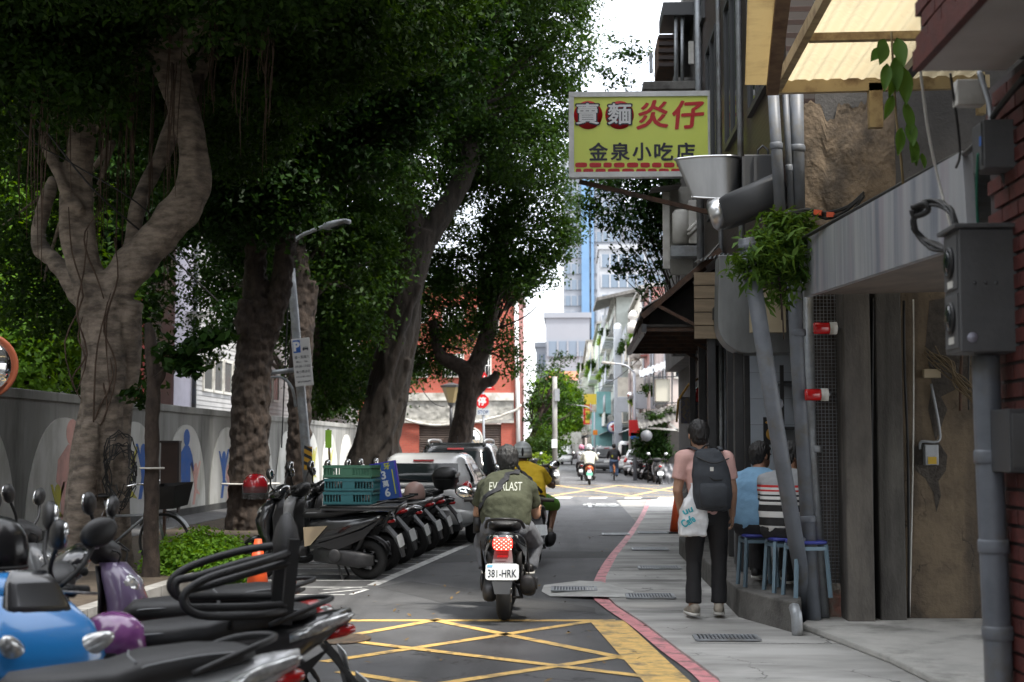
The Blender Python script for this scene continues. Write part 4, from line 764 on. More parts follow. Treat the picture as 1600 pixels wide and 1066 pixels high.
m = MB(); m.bb((P(1352, 0, 12).x, 11.92, P(0, 214, 12).z), (P(1373, 0, 12).x, 12.0, P(0, 147, 12).z)); m.build('post', BEI, aw)
m = MB(); m.bb((P(1520, 0, 12).x, 11.92, P(0, 195, 12).z), (P(1532, 0, 12).x, 12.0, P(0, 132, 12).z)); m.build('post', BEI, aw)
# hanging plant with large leaves
hp = empty('hanging_plant', P(1400, 280, 8.5), 'drooping large-leaved plant hanging below the beige awning', 'plant')
m = MB(); stp = spline([P(1393, 50, 8.5), P(1396, 110, 8.45), P(1400, 180, 8.45), P(1408, 250, 8.4), P(1412, 300, 8.5), P(1414, 370, 9)], 4); m.tube(stp, .008, 5); m.build('stem', M('tan stem', (.17, .12, .05), .7), hp)
LFH = leafmat('hanging leaf', (.05, .115, .02), (.08, .16, .03), .35)
for px, py, ln, ax_, bx in ((1382, 62, 44, -8, 40), (1400, 60, 50, 12, 46), (1378, 75, 30, -18, 22), (1398, 90, 55, 3, 55), (1385, 100, 44, -4, 44), (1410, 105, 60, 5, 60), (1395, 150, 40, -14, 38), (1415, 160, 50, 8, 50), (1420, 190, 40, 6, 40), (1408, 200, 44, -6, 44), (1425, 215, 45, 6, 45), (1398, 120, 36, -10, 34), (1440, 240, 24, 4, 24), (1432, 235, 22, -8, 20)):
    b = P(px, py, 8.45+random.uniform(-.06, .06)); e = P(px+ax_, py+bx, 8.4+random.uniform(-.08, .05)); m = MB(); d = e-b; sd_ = d.cross(V((random.uniform(-.4, .4), 1, 0))).normalized(); L_ = d.length; rows = []
    for i in range(7):
        t = i/6; w_ = .17*L_*sin(pi*t**.8)+.002; c = b+d*t+V((0, -.05*L_*sin(pi*t), 0)); rows.append((c-sd_*w_+V((0, -.015, 0)), c, c+sd_*w_+V((0, -.015, 0))))
    m.add([p for r_ in rows for p in r_], [(i*3+k, i*3+k+1, i*3+k+4, i*3+k+3) for i in range(6) for k in (0, 1)], True); m.build('leaf', LFH, hp, fix=False)

# ---------------------------------------------------------------- noodle shop building
XF = 1.95; YB = 12.6
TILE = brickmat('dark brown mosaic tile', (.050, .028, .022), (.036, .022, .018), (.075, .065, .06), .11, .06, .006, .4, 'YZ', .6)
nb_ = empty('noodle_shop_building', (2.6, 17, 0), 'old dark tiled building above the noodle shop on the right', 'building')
DARK = M('near-black wall', (.045, .042, .04), .9, (.03, .028, .027), 3); ENDW = M('grey end wall render', (.095, .09, .085), .9, (.06, .057, .054), 2, bump=.4, bs=30)  # DARK is one near-black tone for walls, slab and panels
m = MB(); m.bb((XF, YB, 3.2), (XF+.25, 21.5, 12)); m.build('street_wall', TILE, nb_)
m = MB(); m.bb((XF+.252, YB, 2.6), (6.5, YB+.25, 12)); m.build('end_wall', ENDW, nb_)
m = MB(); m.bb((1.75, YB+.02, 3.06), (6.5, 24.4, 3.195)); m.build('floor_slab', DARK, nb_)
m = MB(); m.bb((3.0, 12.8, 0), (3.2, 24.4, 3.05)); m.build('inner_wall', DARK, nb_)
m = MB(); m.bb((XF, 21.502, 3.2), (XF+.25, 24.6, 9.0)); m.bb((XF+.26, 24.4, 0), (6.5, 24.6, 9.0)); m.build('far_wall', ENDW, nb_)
RUB2 = M('crumbling plaster', (.20, .15, .10), .95, (.06, .047, .035), 3.5, bump=.5, bs=30, dirt=(.04, .034, .028), dsc=2.2); cracks(RUB2, (.035, .03, .025), 2.2, .02)
a, b = P(1257, 400, YB-.03), P(1398, 165, YB-.03); m = MB()
def rough(u, v):
    e = 1-min(1, max(0, (abs(u-.5)*2)**4*1.0)); return V((a.x+(b.x-a.x)*u+.03*noise.noise((u*4, v*6, 1)), YB-.006-.02*(.5+noise.noise((u*4, v*5, 2)))*e-.006*noise.noise((u*11, v*14, 4))-.004*noise.noise((u*31, v*39, 6)), a.z+(b.z-a.z)*(v*(1-.12*noise.noise((u*5, 3, 3))-.06*noise.noise((u*17, 1, 3))))))
m.grid(rough, 80, 120); m.build('broken_plaster', RUB2, nb_)
wsrc = None
for (ya, yb_, za, zb) in ((18.2, 19.5, 4.6, 7.0), (15.9, 17.2, 5.1, 6.9), (13.6, 15.0, 5.0, 6.9), (19.9, 21.2, 7.6, 9.4), (17.2, 18.6, 7.6, 9.2)):
    m = MB(); f = .07
    m.bb((XF-.05, ya, za), (XF-.003, yb_, za+f)); m.bb((XF-.05, ya, zb-f), (XF-.003, yb_, zb)); m.bb((XF-.05, ya, za+f), (XF-.003, ya+f, zb-f)); m.bb((XF-.05, yb_-f, za+f), (XF-.003, yb_, zb-f)); m.bb((XF-.05, (ya+yb_)/2-f/2, za+f), (XF-.003, (ya+yb_)/2+f/2, zb-f)); w1 = m.build('window', DKGREY, nb_)
    m = MB(); m.bb((XF-.02, ya+f, za+f), (XF-.004, yb_-f, zb-f)); m.build('pane', GLASS, w1)
for y, r_ in ((20.3, .05), (15.5, .035), (17.6, .03)): m = MB(); m.tube([(XF-.06, y, 3.3), (XF-.06, y+.05, 7), (XF-.06, y, 12)], r_, 8); m.build('downpipe', GALV, nb_)
pf = MB(); pf.prism([(1.47, 12.6), (1.80, 11.5), (1.97, 12.22), (2.99, 12.45), (2.99, 24.3), (1.52, 20)], (0, 0, 0), (1, 0, 0), (0, 1, 0), .27)
tag(pf.build('shop_platform', M('dirty concrete step', (.15, .145, .135), .85, (.09, .087, .08), 3, bump=.5, bs=40, dirt=(.045, .043, .04), dsc=2.4), None, bev=.015), kind='structure')
TW = M('pale blue-grey wall tile', (.44, .48, .53), .25, (.38, .42, .47), 2); t0 = None; x0 = P(1172, 700, 16.2).x
m = MB(); m.bb((x0, 16.22, .272), (2.99, 16.4, 3.05)); m.build('tiled_partition', GALV, nb_)
for k in range(9):
    for j in range(4):
        x = x0+.005+j*.29; z = .29+k*.295
        if t0 is None: m = MB(); m.bb((x, 16.205, z), (x+.283, 16.218, z+.288)); t0 = m.build('wall_tile', TW, nb_, bev=.004, seg=1); tx, tz = x, z
        else: inst(t0, nb_, nb_.location+V((x-tx, 0, z-tz)))
po = empty('menu_poster', P(1204, 695, 16.1), 'black poster with gold picture on the pale tiled wall', 'poster'); a, b = P(1193, 695, 16.19), P(1217, 652, 16.19)
m = MB(); m.bb((a.x, 16.185, a.z), (b.x, 16.202, b.z)); m.build('board', BLK, po); m = MB(); m.ell(((a.x+b.x)/2, 16.184, a.z+.12), (.06, .004, .07)); m.ell(((a.x+b.x)/2, 16.184, a.z+.25), (.07, .004, .02)); m.build('print', M('gold print', (.40, .22, .03), .5), po)
# arcade posts
PST = M('dark steel post', (.035, .035, .036), .5, (.02, .02, .021), 4)
for px, y, w_, lab in ((1155, 14.4, .09, 'dark steel post at the shop front nearest the stools'), (1168, 14.9, .06, 'slim steel post just behind the front one'), (1113, 17.5, .10, 'dark post hidden behind the standing man'), (1143, 16.4, .09, 'dark post right of the standing man'), (1098, 20, .10, 'dark post left behind the backpack'), (1083, 22.3, .09, 'farthest dark post of the arcade')):
    x = P(px, 700, y).x; z0 = .272 if x > 1.52 else .03; m = MB(); m.bb((x-w_/2, y-w_/2, z0), (x+w_/2, y+w_/2, 3.055)); tag(m.build('arcade_post', PST, bev=.006), lab, 'post')
for k, (y, x) in enumerate(((15.6, 2.3), (17.2, 2.2), (18.8, 2.15), (20.6, 2.2), (22.6, 2.25))):
    o = empty('shop_shelf', (x+.35, y, .27), ['dim steel rack inside the noodle shop', 'crowded rack behind the shop posts', 'rack with boxes in the dark arcade', 'far rack in the dark arcade', 'last rack at the end of the arcade'][k], 'rack')
    m = MB()
    for dx in (0, .6):
        for dy in (0, .8): m.bb((x+dx, y+dy, .272), (x+dx+.04, y+dy+.04, 2.4))
    m.build('frame', PST, o)
    for z in (.7, 1.2, 1.7, 2.2): m = MB(); m.bb((x+.001, y+.041, z), (x+.64, y+.799, z+.03)); m.build('shelf', DKGREY, o)
# dark clutter hanging in the arcade: pipes, cables
for i, (px, y, r_, c) in enumerate(((1126, 19, .03, GALV), (1133, 18.4, .02, PIPE), (1120, 21, .03, DKGREY), (1148, 15.2, .02, GALV), (1092, 22.8, .03, OFFW))):
    x = P(px, 700, y).x; m = MB(); m.tube([(x, y, .29 if x > 1.6 else .03), (x+.02, y, 3.0)], r_, 8); tag(m.build('downpipe', c), ['galvanised pipe in the dark arcade', 'thin grey pipe in the dark arcade', 'dark pipe behind the backpack', 'thin galvanised pipe beside the front shop post', 'pale pipe at the far end of the arcade'][i], 'pipe')
al = empty('shop_shrine', P(1082, 650, 22.5), 'gilt arched panel with a red lantern at the arcade end', 'shop ornament')
m = MB(); c = P(1082, 650, 22.5); m.tube([c+V((-.25+.0, 0, -.1)), c+V((-.22, 0, .25)), c+V((-.05, 0, .5)), c+V((.15, 0, .62))], .02, 6); m.build('arch_frame', M('gilt', (.45, .26, .06), .4, metal=.6), al)
m = MB(); m.ell(c+V((.1, -.05, .33)), (.10, .1, .12)); m.build('lantern', REDL, al); m = MB(); m.bb(c+V((-.18, .05, -.12)), c+V((.25, .08, .3))); m.build('panel', M('dark painted panel', (.05, .05, .09), .5, (.16, .12, .05), 24), al)
# --- leaning and upright pipes at the building corner
def pipe(label, pts, r_, mat=PIPE, joints=()):
    o = empty('drain_pipe', pts[-1], label, 'pipe'); m = MB(); m.tube(pts, r_, 12); m.build('pipe', mat, o)
    for t in joints:
        p = V(pts[0]).lerp(V(pts[-1]), t); d = (V(pts[-1])-V(pts[0])).normalized(); m = MB(); m.lathe([(r_*1.05, -.03), (r_*1.16, -.02), (r_*1.16, .02), (r_*1.05, .03)], p, d, 12); m.build('coupling', mat, o)
    return o
b0_ = G(1266, 981); pipe('light grey pipe leaning out from the shop corner', [P(1166, 372, 11.35), P(1215, 680, 11.6), (b0_.x, b0_.y, .03)], .066, PIPE, (.02, .42, .78))
pipe('upright grey pipe behind the leaning one', [P(1236, 330, 12.0), P(1246, 560, 12.0), P(1272, 975, 12.0)], .06, PIPE, (.3, .75))
pipe('dark upright pipe at the mesh pillar edge', [P(1262, 440, 12.15), P(1268, 700, 12.15), P(1288, 968, 12.15)], .045, GALV, (.5,))
pipe('tall grey pipe on the upper corner, left', [P(1207, 128, 12.3), P(1219, 330, 12.3)], .05, PIPE, (.5,)); pipe('slim grey pipe on the upper corner, middle', [P(1226, 120, 12.35), P(1236, 325, 12.35)], .028, PIPE, (.7,)); pipe('thick grey pipe on the upper corner, right', [P(1244, 120, 12.4), P(1247, 325, 12.4)], .062, PIPE, (.55,))
eb = MB(); eb.tube(spline([(1.80, 11.62, .22), (1.78, 11.45, .22), (1.785, 11.41, .17), (1.79, 11.41, .03)], 4), .045, 10); tag(eb.build('drain_elbow', GALV), 'short bent drain pipe coming out of the step corner', 'pipe')
# --- mesh-covered tiled pillar
mp_ = empty('tiled_pillar', G(1300, 972), 'narrow pillar of tiny dark tiles behind wire mesh', 'pillar')
a, b = P(1277, 960, 12.25), P(1320, 470, 12.25)
m = MB(); m.bb((a.x, 12.25, .35), (b.x, 12.6, 3.05)); m.build('core', M('dark grout', (.03, .028, .026), .9), mp_)
m = MB(); nx, nz_ = 9, 88
for i in range(nx):
    for k in range(nz_):
        w1 = (b.x-a.x)/nx; x = a.x+i*w1; z = .36+k*.0305; m.box((x+w1/2, 12.246, z+.015), (w1*.84, .006, .0255))
tag(m.build('tiles', M('small brown tile', (.075, .06, .052), .35, (.045, .037, .034), 16), mp_), kind='stuff')
m = MB()
for i in range(nx+1): x = a.x+(b.x-a.x)*i/nx; m.tube([(x, 12.236, .34), (x, 12.236, 3.0)], .003, 4)
for k in range(0, 90): m.tube([(a.x, 12.232, .36+k*.0305), (b.x, 12.232, .36+k*.0305)], .0025, 4)
tag(m.build('wire_mesh', GALV, mp_), kind='stuff')
m = MB(); m.grid(lambda u, v: V((a.x-.02+(b.x-a.x+.04)*u, 12.22-.03*noise.noise((u*5, v*5, 1)), .0+.36*v)), 12, 12); m.bb((a.x-.015, 12.25, 0), (b.x+.015, 12.55, .349)); m.build('base', M('broken brick and mortar', (.22, .2, .17), .9, (.28, .10, .07), 7, bump=1, bs=20), mp_)
m = MB(); [m.quad(*[V((a.x-.0+random.uniform(-.03, .05), 12.18, .08+random.uniform(0, .1)))+V((dx, 0, dz)) for dx, dz in ((0, 0), (.02, .015), (.0, .05), (-.02, .02))]) for _ in range(22)]; tag(m.build('weed', LFB), 'tiny green weed growing at the foot of the tiled pillar', 'plant')
for i, (px, py, w_) in enumerate(((1290, 513, 32), (1277, 617, 33))):
    o = empty('alarm_lamp', P(px, py+10, 11.9), ['upper red and white alarm lamp on the mesh pillar', 'lower red and white alarm lamp on the mesh pillar'][i], 'lamp'); c = P(px, py, 11.9); c2 = P(px-w_/2, py, 11.9)
    m = MB(); m.lathe([(.02, -.02), (.048, -.015), (.05, 0), (.05, .115)], c2, (1, 0, 0), 16); m.build('red_lens', REDL, o); m = MB(); m.lathe([(.052, .116), (.052, .175), (.03, .18)], c2, (1, 0, 0), 16); m.build('white_base', OFFW, o); m = MB(); m.tube([c2+V((.17, 0, 0)), c2+V((.26, .25, .02))], .012, 6); m.build('bracket', GALV, o)
# --- plant growing on the pipe
pp = empty('epiphyte_plant', P(1205, 460, 11.5), 'bushy green plant growing high on the leaning grey pipe', 'plant')
Bp = bl([(1205, 375, 11.5, .17), (1230, 360, 11.6, .15), (1180, 400, 11.4, .14), (1225, 400, 11.5, .20), (1195, 425, 11.4, .15), (1235, 430, 11.6, .15), (1168, 425, 11.35, .08), (1220, 465, 11.5, .10), (1222, 500, 11.5, .07), (1240, 385, 11.6, .14), (1225, 530, 11.5, .05), (1245, 350, 11.6, .10), (1160, 410, 11.35, .06), (1205, 345, 11.5, .08)])
c_, n_ = blob_leaves(Bp, 230, .10, 12, .11, .15); leaves_mesh('foliage', c_, n_, .105, leafmat('pipe plant leaf', (.05, .11, .022), (.11, .20, .035), .3), pp, .27)
m = MB()
for c, r in Bp: m.tube(spline([P(1215, 430, 11.55), V(c).lerp(P(1215, 430, 11.5), .5)+V((0, -.05, .03)), V(c)], 3), .007, 5)
m.build('stem', BARK2, pp)
m = MB()
for k in range(6): o_ = random.uniform; m.tube(spline([P(1215, 340+o_(-6, 6), 11.9), P(1260, 330+o_(-5, 8), 11.8), P(1290, 335+o_(-4, 8), 11.7), P(1325, 325+o_(-5, 10), 11.5), P(1350, 305+o_(-5, 5), 11.4)], 4), .012, 6)
tag(m.build('cable_bundle', CABLE), 'black cables with orange tape crossing to the metal fascia', 'cable')
m = MB(); m.beam(P(1272, 332, 11.72), P(1284, 333, 11.7), .05, .04); m.beam(P(1292, 336, 11.66), P(1304, 336, 11.64), .05, .04); tag(m.build('orange_tape', ORN), 'two bits of orange tape on the black cables', 'tape')
# --- yellow shop sign
YS = 19.2; S = lambda px, py, d=0: P(px, py, YS-d)
sg = empty('shop_sign', S(1000, 280), 'yellow-green light box sign reading 賣麵炎仔 金泉小吃店', 'sign'); a, b = S(889, 278), S(1113, 143)
m = MB(); m.bb((a.x+.02, YS, a.z+.02), (b.x-.02, YS+.22, b.z-.02)); m.build('light_box', GALV, sg)
ALU = M('aluminium frame', (.55, .55, .54), .4, (.45, .45, .44), 6, metal=.7)
t = .07
for p, q in (((a.x, a.z), (b.x, a.z+t)), ((a.x, b.z-t), (b.x, b.z)), ((a.x, a.z+t+.002), (a.x+t, b.z-t-.002)), ((b.x-t, a.z+t+.002), (b.x, b.z-t-.002))): m = MB(); m.bb((p[0], YS-.05, p[1]), (q[0], YS+.001, q[1])); m.build('frame_bar', ALU, sg)
YG_ = M('yellow-green acrylic', (.74, .84, .15), .35, (.70, .80, .14), 1.2)
m = MB(); m.bb((a.x+t, YS-.03, a.z+t), (b.x-t, YS-.001, b.z-t)); m.build('face_panel', YG_, sg)
SR = M('sign red', (.52, .012, .015), .4); SK = M('sign black', (.012, .014, .03), .4); SW = M('sign white', (.72, .73, .74), .4)
UX, UZ = V((1, 0, 0)), V((0, 0, 1))
for px in (919, 968):
    m = MB(); m.lathe([(.195, 0), (.195, .004)], S(px, 180, .034), (0, -1, 0), 32); m.build('red_disc', SR, sg)
for ch, px, w_ in (('賣', 918, .36), ('麵', 968, .36)):
    text('letter', ch, S(px, 178, .042), UX, UZ, .33, SK, sg, bold=.052, w_=w_); text('letter', ch, S(px, 178, .047), UX, UZ, .29, SW, sg, bold=.018, w_=w_*.88)
for ch, px in (('炎', 1021), ('仔', 1075)): text('letter', ch, S(px, 179, .036), UX+UZ*.05, UZ+UX*.10, .40, SR, sg, bold=.022, w_=.44)
for i, ch in enumerate('金泉小吃店'): text('letter', ch, S(935+i*34, 237, .036), UX, UZ, .25, SK, sg, bold=.025, w_=.26)
random.seed(5)
for row, py in enumerate((258, 267.5)):
    x = 898+row*1.5; ws = ([20, 20, 14, 18, 19, 16, 16, 18, 16] if row == 0 else [9, 17, 17, 20, 20, 16, 15, 17, 18]); ws = ws+[17, 17, 18]
    for w_ in ws:
        if x+w_ > 1108: break
        m = MB(); c = S(x+w_/2, py, .033); m.prism([(p.x, p.y) for p in [V((q_.x, q_.y, 0)) for q_ in sring((0, 0, 0), (1, 0, 0), (0, 1, 0), w_*YS/F*.95, .066, 4, 14)]], (c.x, c.y, c.z), (1, 0, 0), (0, 0, 1), .004); m.build('printed_brick', SR, sg); x += w_+2.2
m = MB(); m.beam(P(905, 284, YS+.1), P(1120, 335, YS+.1), .05, .06); m.build('support_arm', RUST, sg)
m = MB(); m.bb((b.x-.01, YS+.06, a.z+.5), (XF+.0, YS+.14, a.z+.58)); m.bb((b.x-.01, YS+.06, b.z-.3), (XF, YS+.14, b.z-.22)); m.build('wall_bracket', RUST, sg)
random.seed(11)
# --- stainless hood and ducts
YD = 13.0; hd = empty('exhaust_hood', P(1110, 310, YD), 'tapered stainless exhaust outlet in front of the yellow sign', 'exhaust hood')
Dp = lambda px, py, d=0: P(px, py, YD+d)
T = spline([Dp(1054, 249), Dp(1090, 245, -.05), Dp(1134, 243.5, -.09), Dp(1150, 244.5, -.05), Dp(1158, 247, .04)], 4)+[Dp(1158, 249, .5), Dp(1058, 251, .5)]; B = spline([Dp(1081, 308), Dp(1105, 309.5, -.03), Dp(1136, 310.5, -.06), Dp(1150, 307, -.04), Dp(1156, 304, .04)], 4)+[Dp(1156, 303, .5), Dp(1081, 307, .5)]
n = len(T); m = MB(); m.add(T+B, [(i, (i+1) % n, n+(i+1) % n, n+i) for i in range(n)], True); m.add(B, [tuple(range(n-1, -1, -1))]); m.build('hood', M('dull stainless', (.30, .305, .31), .32, (.21, .215, .22), 3, metal=.9, stretch=(1, 1, .2)), hd, fix=False)
m = MB(); m.tube(T+[T[0]], .012, 6); m.tube(B+[B[0]], .010, 6); m.build('rim', STEEL, hd)
dk = empty('duct_fan', P(1190, 345, YD), 'dark grey fan box and slanting duct joined to the exhaust hood', 'duct')
m = MB(); a, b = P(1159, 300, YD), P(1216, 248, YD); m.bb((a.x, YD-.2, a.z), (b.x, YD+.35, b.z)); m.build('fan_box', M('charcoal fan box', (.035, .037, .04), .5), dk, bev=.01)
for px in (1160, 1178): m = MB(); a = P(px, 300, YD-.21); b = P(px+4, 245, YD-.21); m.bb((a.x, YD-.225, a.z), (b.x, YD-.201, b.z)); m.build('flange', DKGREY, dk)
m = MB(); c = P(1192, 243, YD); m.tube([c+V((-.05, 0, -.03)), c+V((-.045, 0, .05)), c+V((0, 0, .09)), c+V((.045, 0, .05)), c+V((.05, 0, -.03))], .012, 6); m.build('lifting_eye', DKGREY, dk)
m = MB(); pA, pB = P(1138, 331, YD), P(1222, 297, YD-.35); d = (pB-pA).normalized(); u_ = V((0, 1, 0)).cross(d).normalized(); m.rings([sring(pA+d*t_, (0, 1, 0), u_, .45*k, .30*k, 4, 18) for t_, k in ((-.14, .1), (-.13, .55), (-.07, .9), (0, 1), ((pB-pA).length, 1.05))]); m.build('duct', M('charcoal duct', (.028, .03, .033), .5), dk)
m = MB(); m.lathe([(.13, 0), (.15, .03), (.15, .12), (.12, .14)], P(1133, 330, YD), (-1, .3, -.3), 18); m.build('collar', STEEL, dk)
sd2 = empty('steel_duct', P(1150, 550, 14.2), 'grey sheet metal duct with rounded foot under the awning', 'duct'); a, b = P(1121, 553, 14.2), P(1176, 400, 14.2)
m = MB(); prf = [(a.x+.02, b.z), (a.x, a.z+.36)]+[(a.x+.30-.30*cos(t_), a.z+.30-.30*sin(t_)) for t_ in [pi/2*i/8 for i in range(9)]]+[(b.x+.45, a.z), (b.x+.45, a.z+.32), (b.x, a.z+.36), (b.x, b.z)]
m.prism(prf, (0, 14.5, 0), (1, 0, 0), (0, 0, 1), .38); m.build('duct', M('dull sheet metal', (.24, .25, .25), .45, (.17, .175, .175), 3, metal=.6, stretch=(1, 1, .3)), sd2, bev=.008)
m = MB(); a, b = P(1172, 520, 13.0), P(1226, 452, 13.0); m.bb((a.x, 12.95, a.z), (b.x, 13.05, b.z)); cs = m.build('small_sign', M('cream sign', (.32, .27, .18), .6, (.26, .22, .15), 4)); tag(cs, 'dim cream wall sign half hidden behind the pipe plant', 'sign')
# --- corrugated street awning
ca = empty('street_awning', (1.5, 19, 3.0), 'old dark corrugated awning over the arcade below the hood', 'awning')
CORR = M('dirty corrugated sheet', (.16, .155, .145), .8, (.09, .085, .08), 4, metal=.2, dirt=(.05, .045, .04), dsc=3)
hi, lo_ = [P(1126, 378, 17.6), P(1062, 452, 23)], [P(1003, 484, 17.6), P(992, 516, 22)]
m = MB(); m.grid(lambda u, v: hi[0].lerp(hi[1], u).lerp(lo_[0].lerp(lo_[1], u), v)+V((0, 0, .022*sin(u*110)-.08*sin(pi*v)+.03*noise.noise((u*9, v*4, 2)))), 200, 8); m.build('sheet', CORR, ca, fix=False)
m = MB(); m.grid(lambda u, v: P(1090+u*66, 407-u*15, 17.3)+V((0, .45*v, .02*sin(u*60)+.03*v)), 60, 2); m.build('edge_sheet', GALV, ca, fix=False)  # lighter separate sheet paints in the top-lit awning edge
for t_ in (0, .33, .66, 1): m = MB(); a = hi[0].lerp(hi[1], t_)-V((0, 0, .1)); b = lo_[0].lerp(lo_[1], t_)-V((0, 0, .09)); m.beam(a, b, .05, .07); m.build('rafter', RUST, ca); 
for t_ in (0, .5, 1): m = MB(); b = hi[0].lerp(hi[1], t_).lerp(lo_[0].lerp(lo_[1], t_), .8)-V((0, 0, .12)); m.beam(b, V((XF+.1, b.y, b.z-.5)), .04, .04); m.build('strut', RUST, ca)
m = MB(); m.beam(lo_[0]-V((0, 0, .06)), lo_[1]-V((0, 0, .06)), .05, .06); m.build('gutter_beam', DKGREY, ca)
for k in range(5):
    z0 = P(0, 533, 17.4).z+k*.165; xa = P(1080, 0, 17.4).x+.0; m = MB(); m.bb((xa, 17.38, z0), (XF+.0, 17.41, z0+.155)); m.build('plank', M('weathered plank', (.26, .20, .13), .8, (.17, .13, .085), 3, stretch=(.4, 1, 4)), ca, bev=.004)
zc = 3.0; m = MB(); m.bb((.95, 17.65, zc), (XF-.002, 22, zc+.03)); m.build('ceiling_board', M('dark boards', (.05, .045, .04), .9, (.025, .022, .02), 4, stretch=(1, 4, 1)), ca)
for k in range(7): yk = 17.7+k*.7; m = MB(); m.beam((.93, yk, zc-.03), (XF-.002, yk, zc-.03), .05, .05); m.build('ceiling_joist', RUST, ca)
m = MB(); m.beam((.93, 17.6, zc-.02), (.93, 22, zc-.02), .06, .10); m.build('front_beam', DKGREY, ca)
m = MB(); m.prism([(1.02, zc+.031), (XF-.003, zc+.031), (XF-.003, 3.85), (1.05, 3.22)], (0, 18.3, 0), (1, 0, 0), (0, 0, 1), .02); m.build('end_panel', DARK, ca)
m = MB()
for k in range(26): t_ = random.random(); p = lo_[0].lerp(lo_[1], t_*.9); L_ = random.uniform(.08, .3); m.tube([p-V((0, 0, .03)), p+V((random.uniform(-.06, .04), 0, -.03-L_))], [.012, .004], 4)
tag(m.build('dead_twigs', BARK2, ca), kind='stuff')
# --- air conditioner nook and cream panels at the second floor
ac = empty('wall_unit', P(1065, 410, 22), 'cream panelled balcony nook with boiler and condenser beside the sign', 'balcony')
Q = lambda px, py, y=22: P(px, py, y)
for nm, a, b, y, mt in (('side_panel', (1036, 420), (1046, 300), 21.8, OFFW), ('back_panel', (1048, 430), (1112, 292), 22.3, M('grey cream panel', (.30, .29, .26), .7, (.22, .21, .19), 3)), ('boiler', (0, 0), (0, 0), 0, None), ('shelf', (1046, 405), (1105, 388), 21.9, GALV), ('condenser', (1074, 385), (1092, 318), 21.9, OFFW)):
    if mt is None: continue
    p, q = Q(*a, y), Q(*b, y); m = MB(); m.bb((p.x, y-.02 if 'panel' in nm else y-.3, p.z), (q.x, y+.02, q.z)); m.build(nm, mt, ac, bev=.008)
m = MB(); c = Q(1064, 382, 21.7); m.lathe([(.1, 0), (.13, .02), (.13, .48), (.09, .53)], c, n=18); m.build('boiler', OFFW, ac)
m = MB(); m.grid(lambda u, v: Q(1018+u*48, 293-u*6, 21.5)+V((0, .8*v, .05*v)), 10, 2); m.build('canopy', CORR, ac, fix=False)
for k in range(2): m = MB(); m.tube(spline([Q(1075, 368-k*6, 21.6), Q(1092, 352-k*6, 21.6), Q(1108, 342-k*6, 21.6)], 4), .035, 8); m.build('hose', OFFW, ac)
# --- upper balconies hanging over the street
ub = empty('upper_balcony', P(1060, 140, 22), 'caged upper balcony with sheet roofs above the yellow sign', 'balcony')
for nm, a, b, y, dep, mt in (('roof_slab', (1005, 140), (1114, 126), 21.6, .9, CORR), ('cage_box', (1028, 106), (1056, 56), 22, .9, RUST), ('top_slab', (1036, 24), (1112, 2), 21.6, 1.0, DKGREY), ('white_board', (1076, 100), (1090, 64), 21.8, .05, OFFW), ('glass_panel', (1100, 100), (1113, 30), 21.9, .05, GALV), ('wall_panel', (1060, 120), (1114, 20), 22.6, .05, ENDW)):
    p, q = Q(*a, y), Q(*b, y); m = MB(); m.bb((p.x, y, p.z), (q.x, y+dep, q.z)); m.build(nm, mt, ub, bev=.01)
for px in (1056, 1066, 1092): m = MB(); m.tube([Q(px, 128, 21.7), Q(px, 24, 21.7)], .03, 6); m.build('post', GALV, ub)
for k in range(5): m = MB(); p, q = Q(1029, 104-k*11, 21.97), Q(1056, 98-k*11, 21.97); m.bb((p.x, 21.96, p.z), (q.x, 21.995, q.z)); m.build('slat', M('dark slat', (.04, .03, .028), .8), ub)
m = MB(); m.bb((Q(1010, 0).x, 21.3, Q(0, 140).z-.02), (Q(1015, 0).x, 21.35, Q(0, 112).z)); m.build('bracket', GALV, ub)
ov = empty('upper_house', (3, 30, 3.3), 'plain upper storeys set back behind the balconies', 'building'); m = MB(); m.bb((2.3, 24.61, 3.3), (6, 34, 10)); m.build('wall', ENDW, ov); m = MB(); m.bb((2.2, 24.61, 10), (6.2, 34.2, 10.2)); m.build('roof', CONC, ov)
m = MB(); m.bb((2.6, 24.62, 0), (6, 34, 3.29)); tag(m.build('garage_block', DARK), 'dark shop unit under the set-back storeys', 'building')
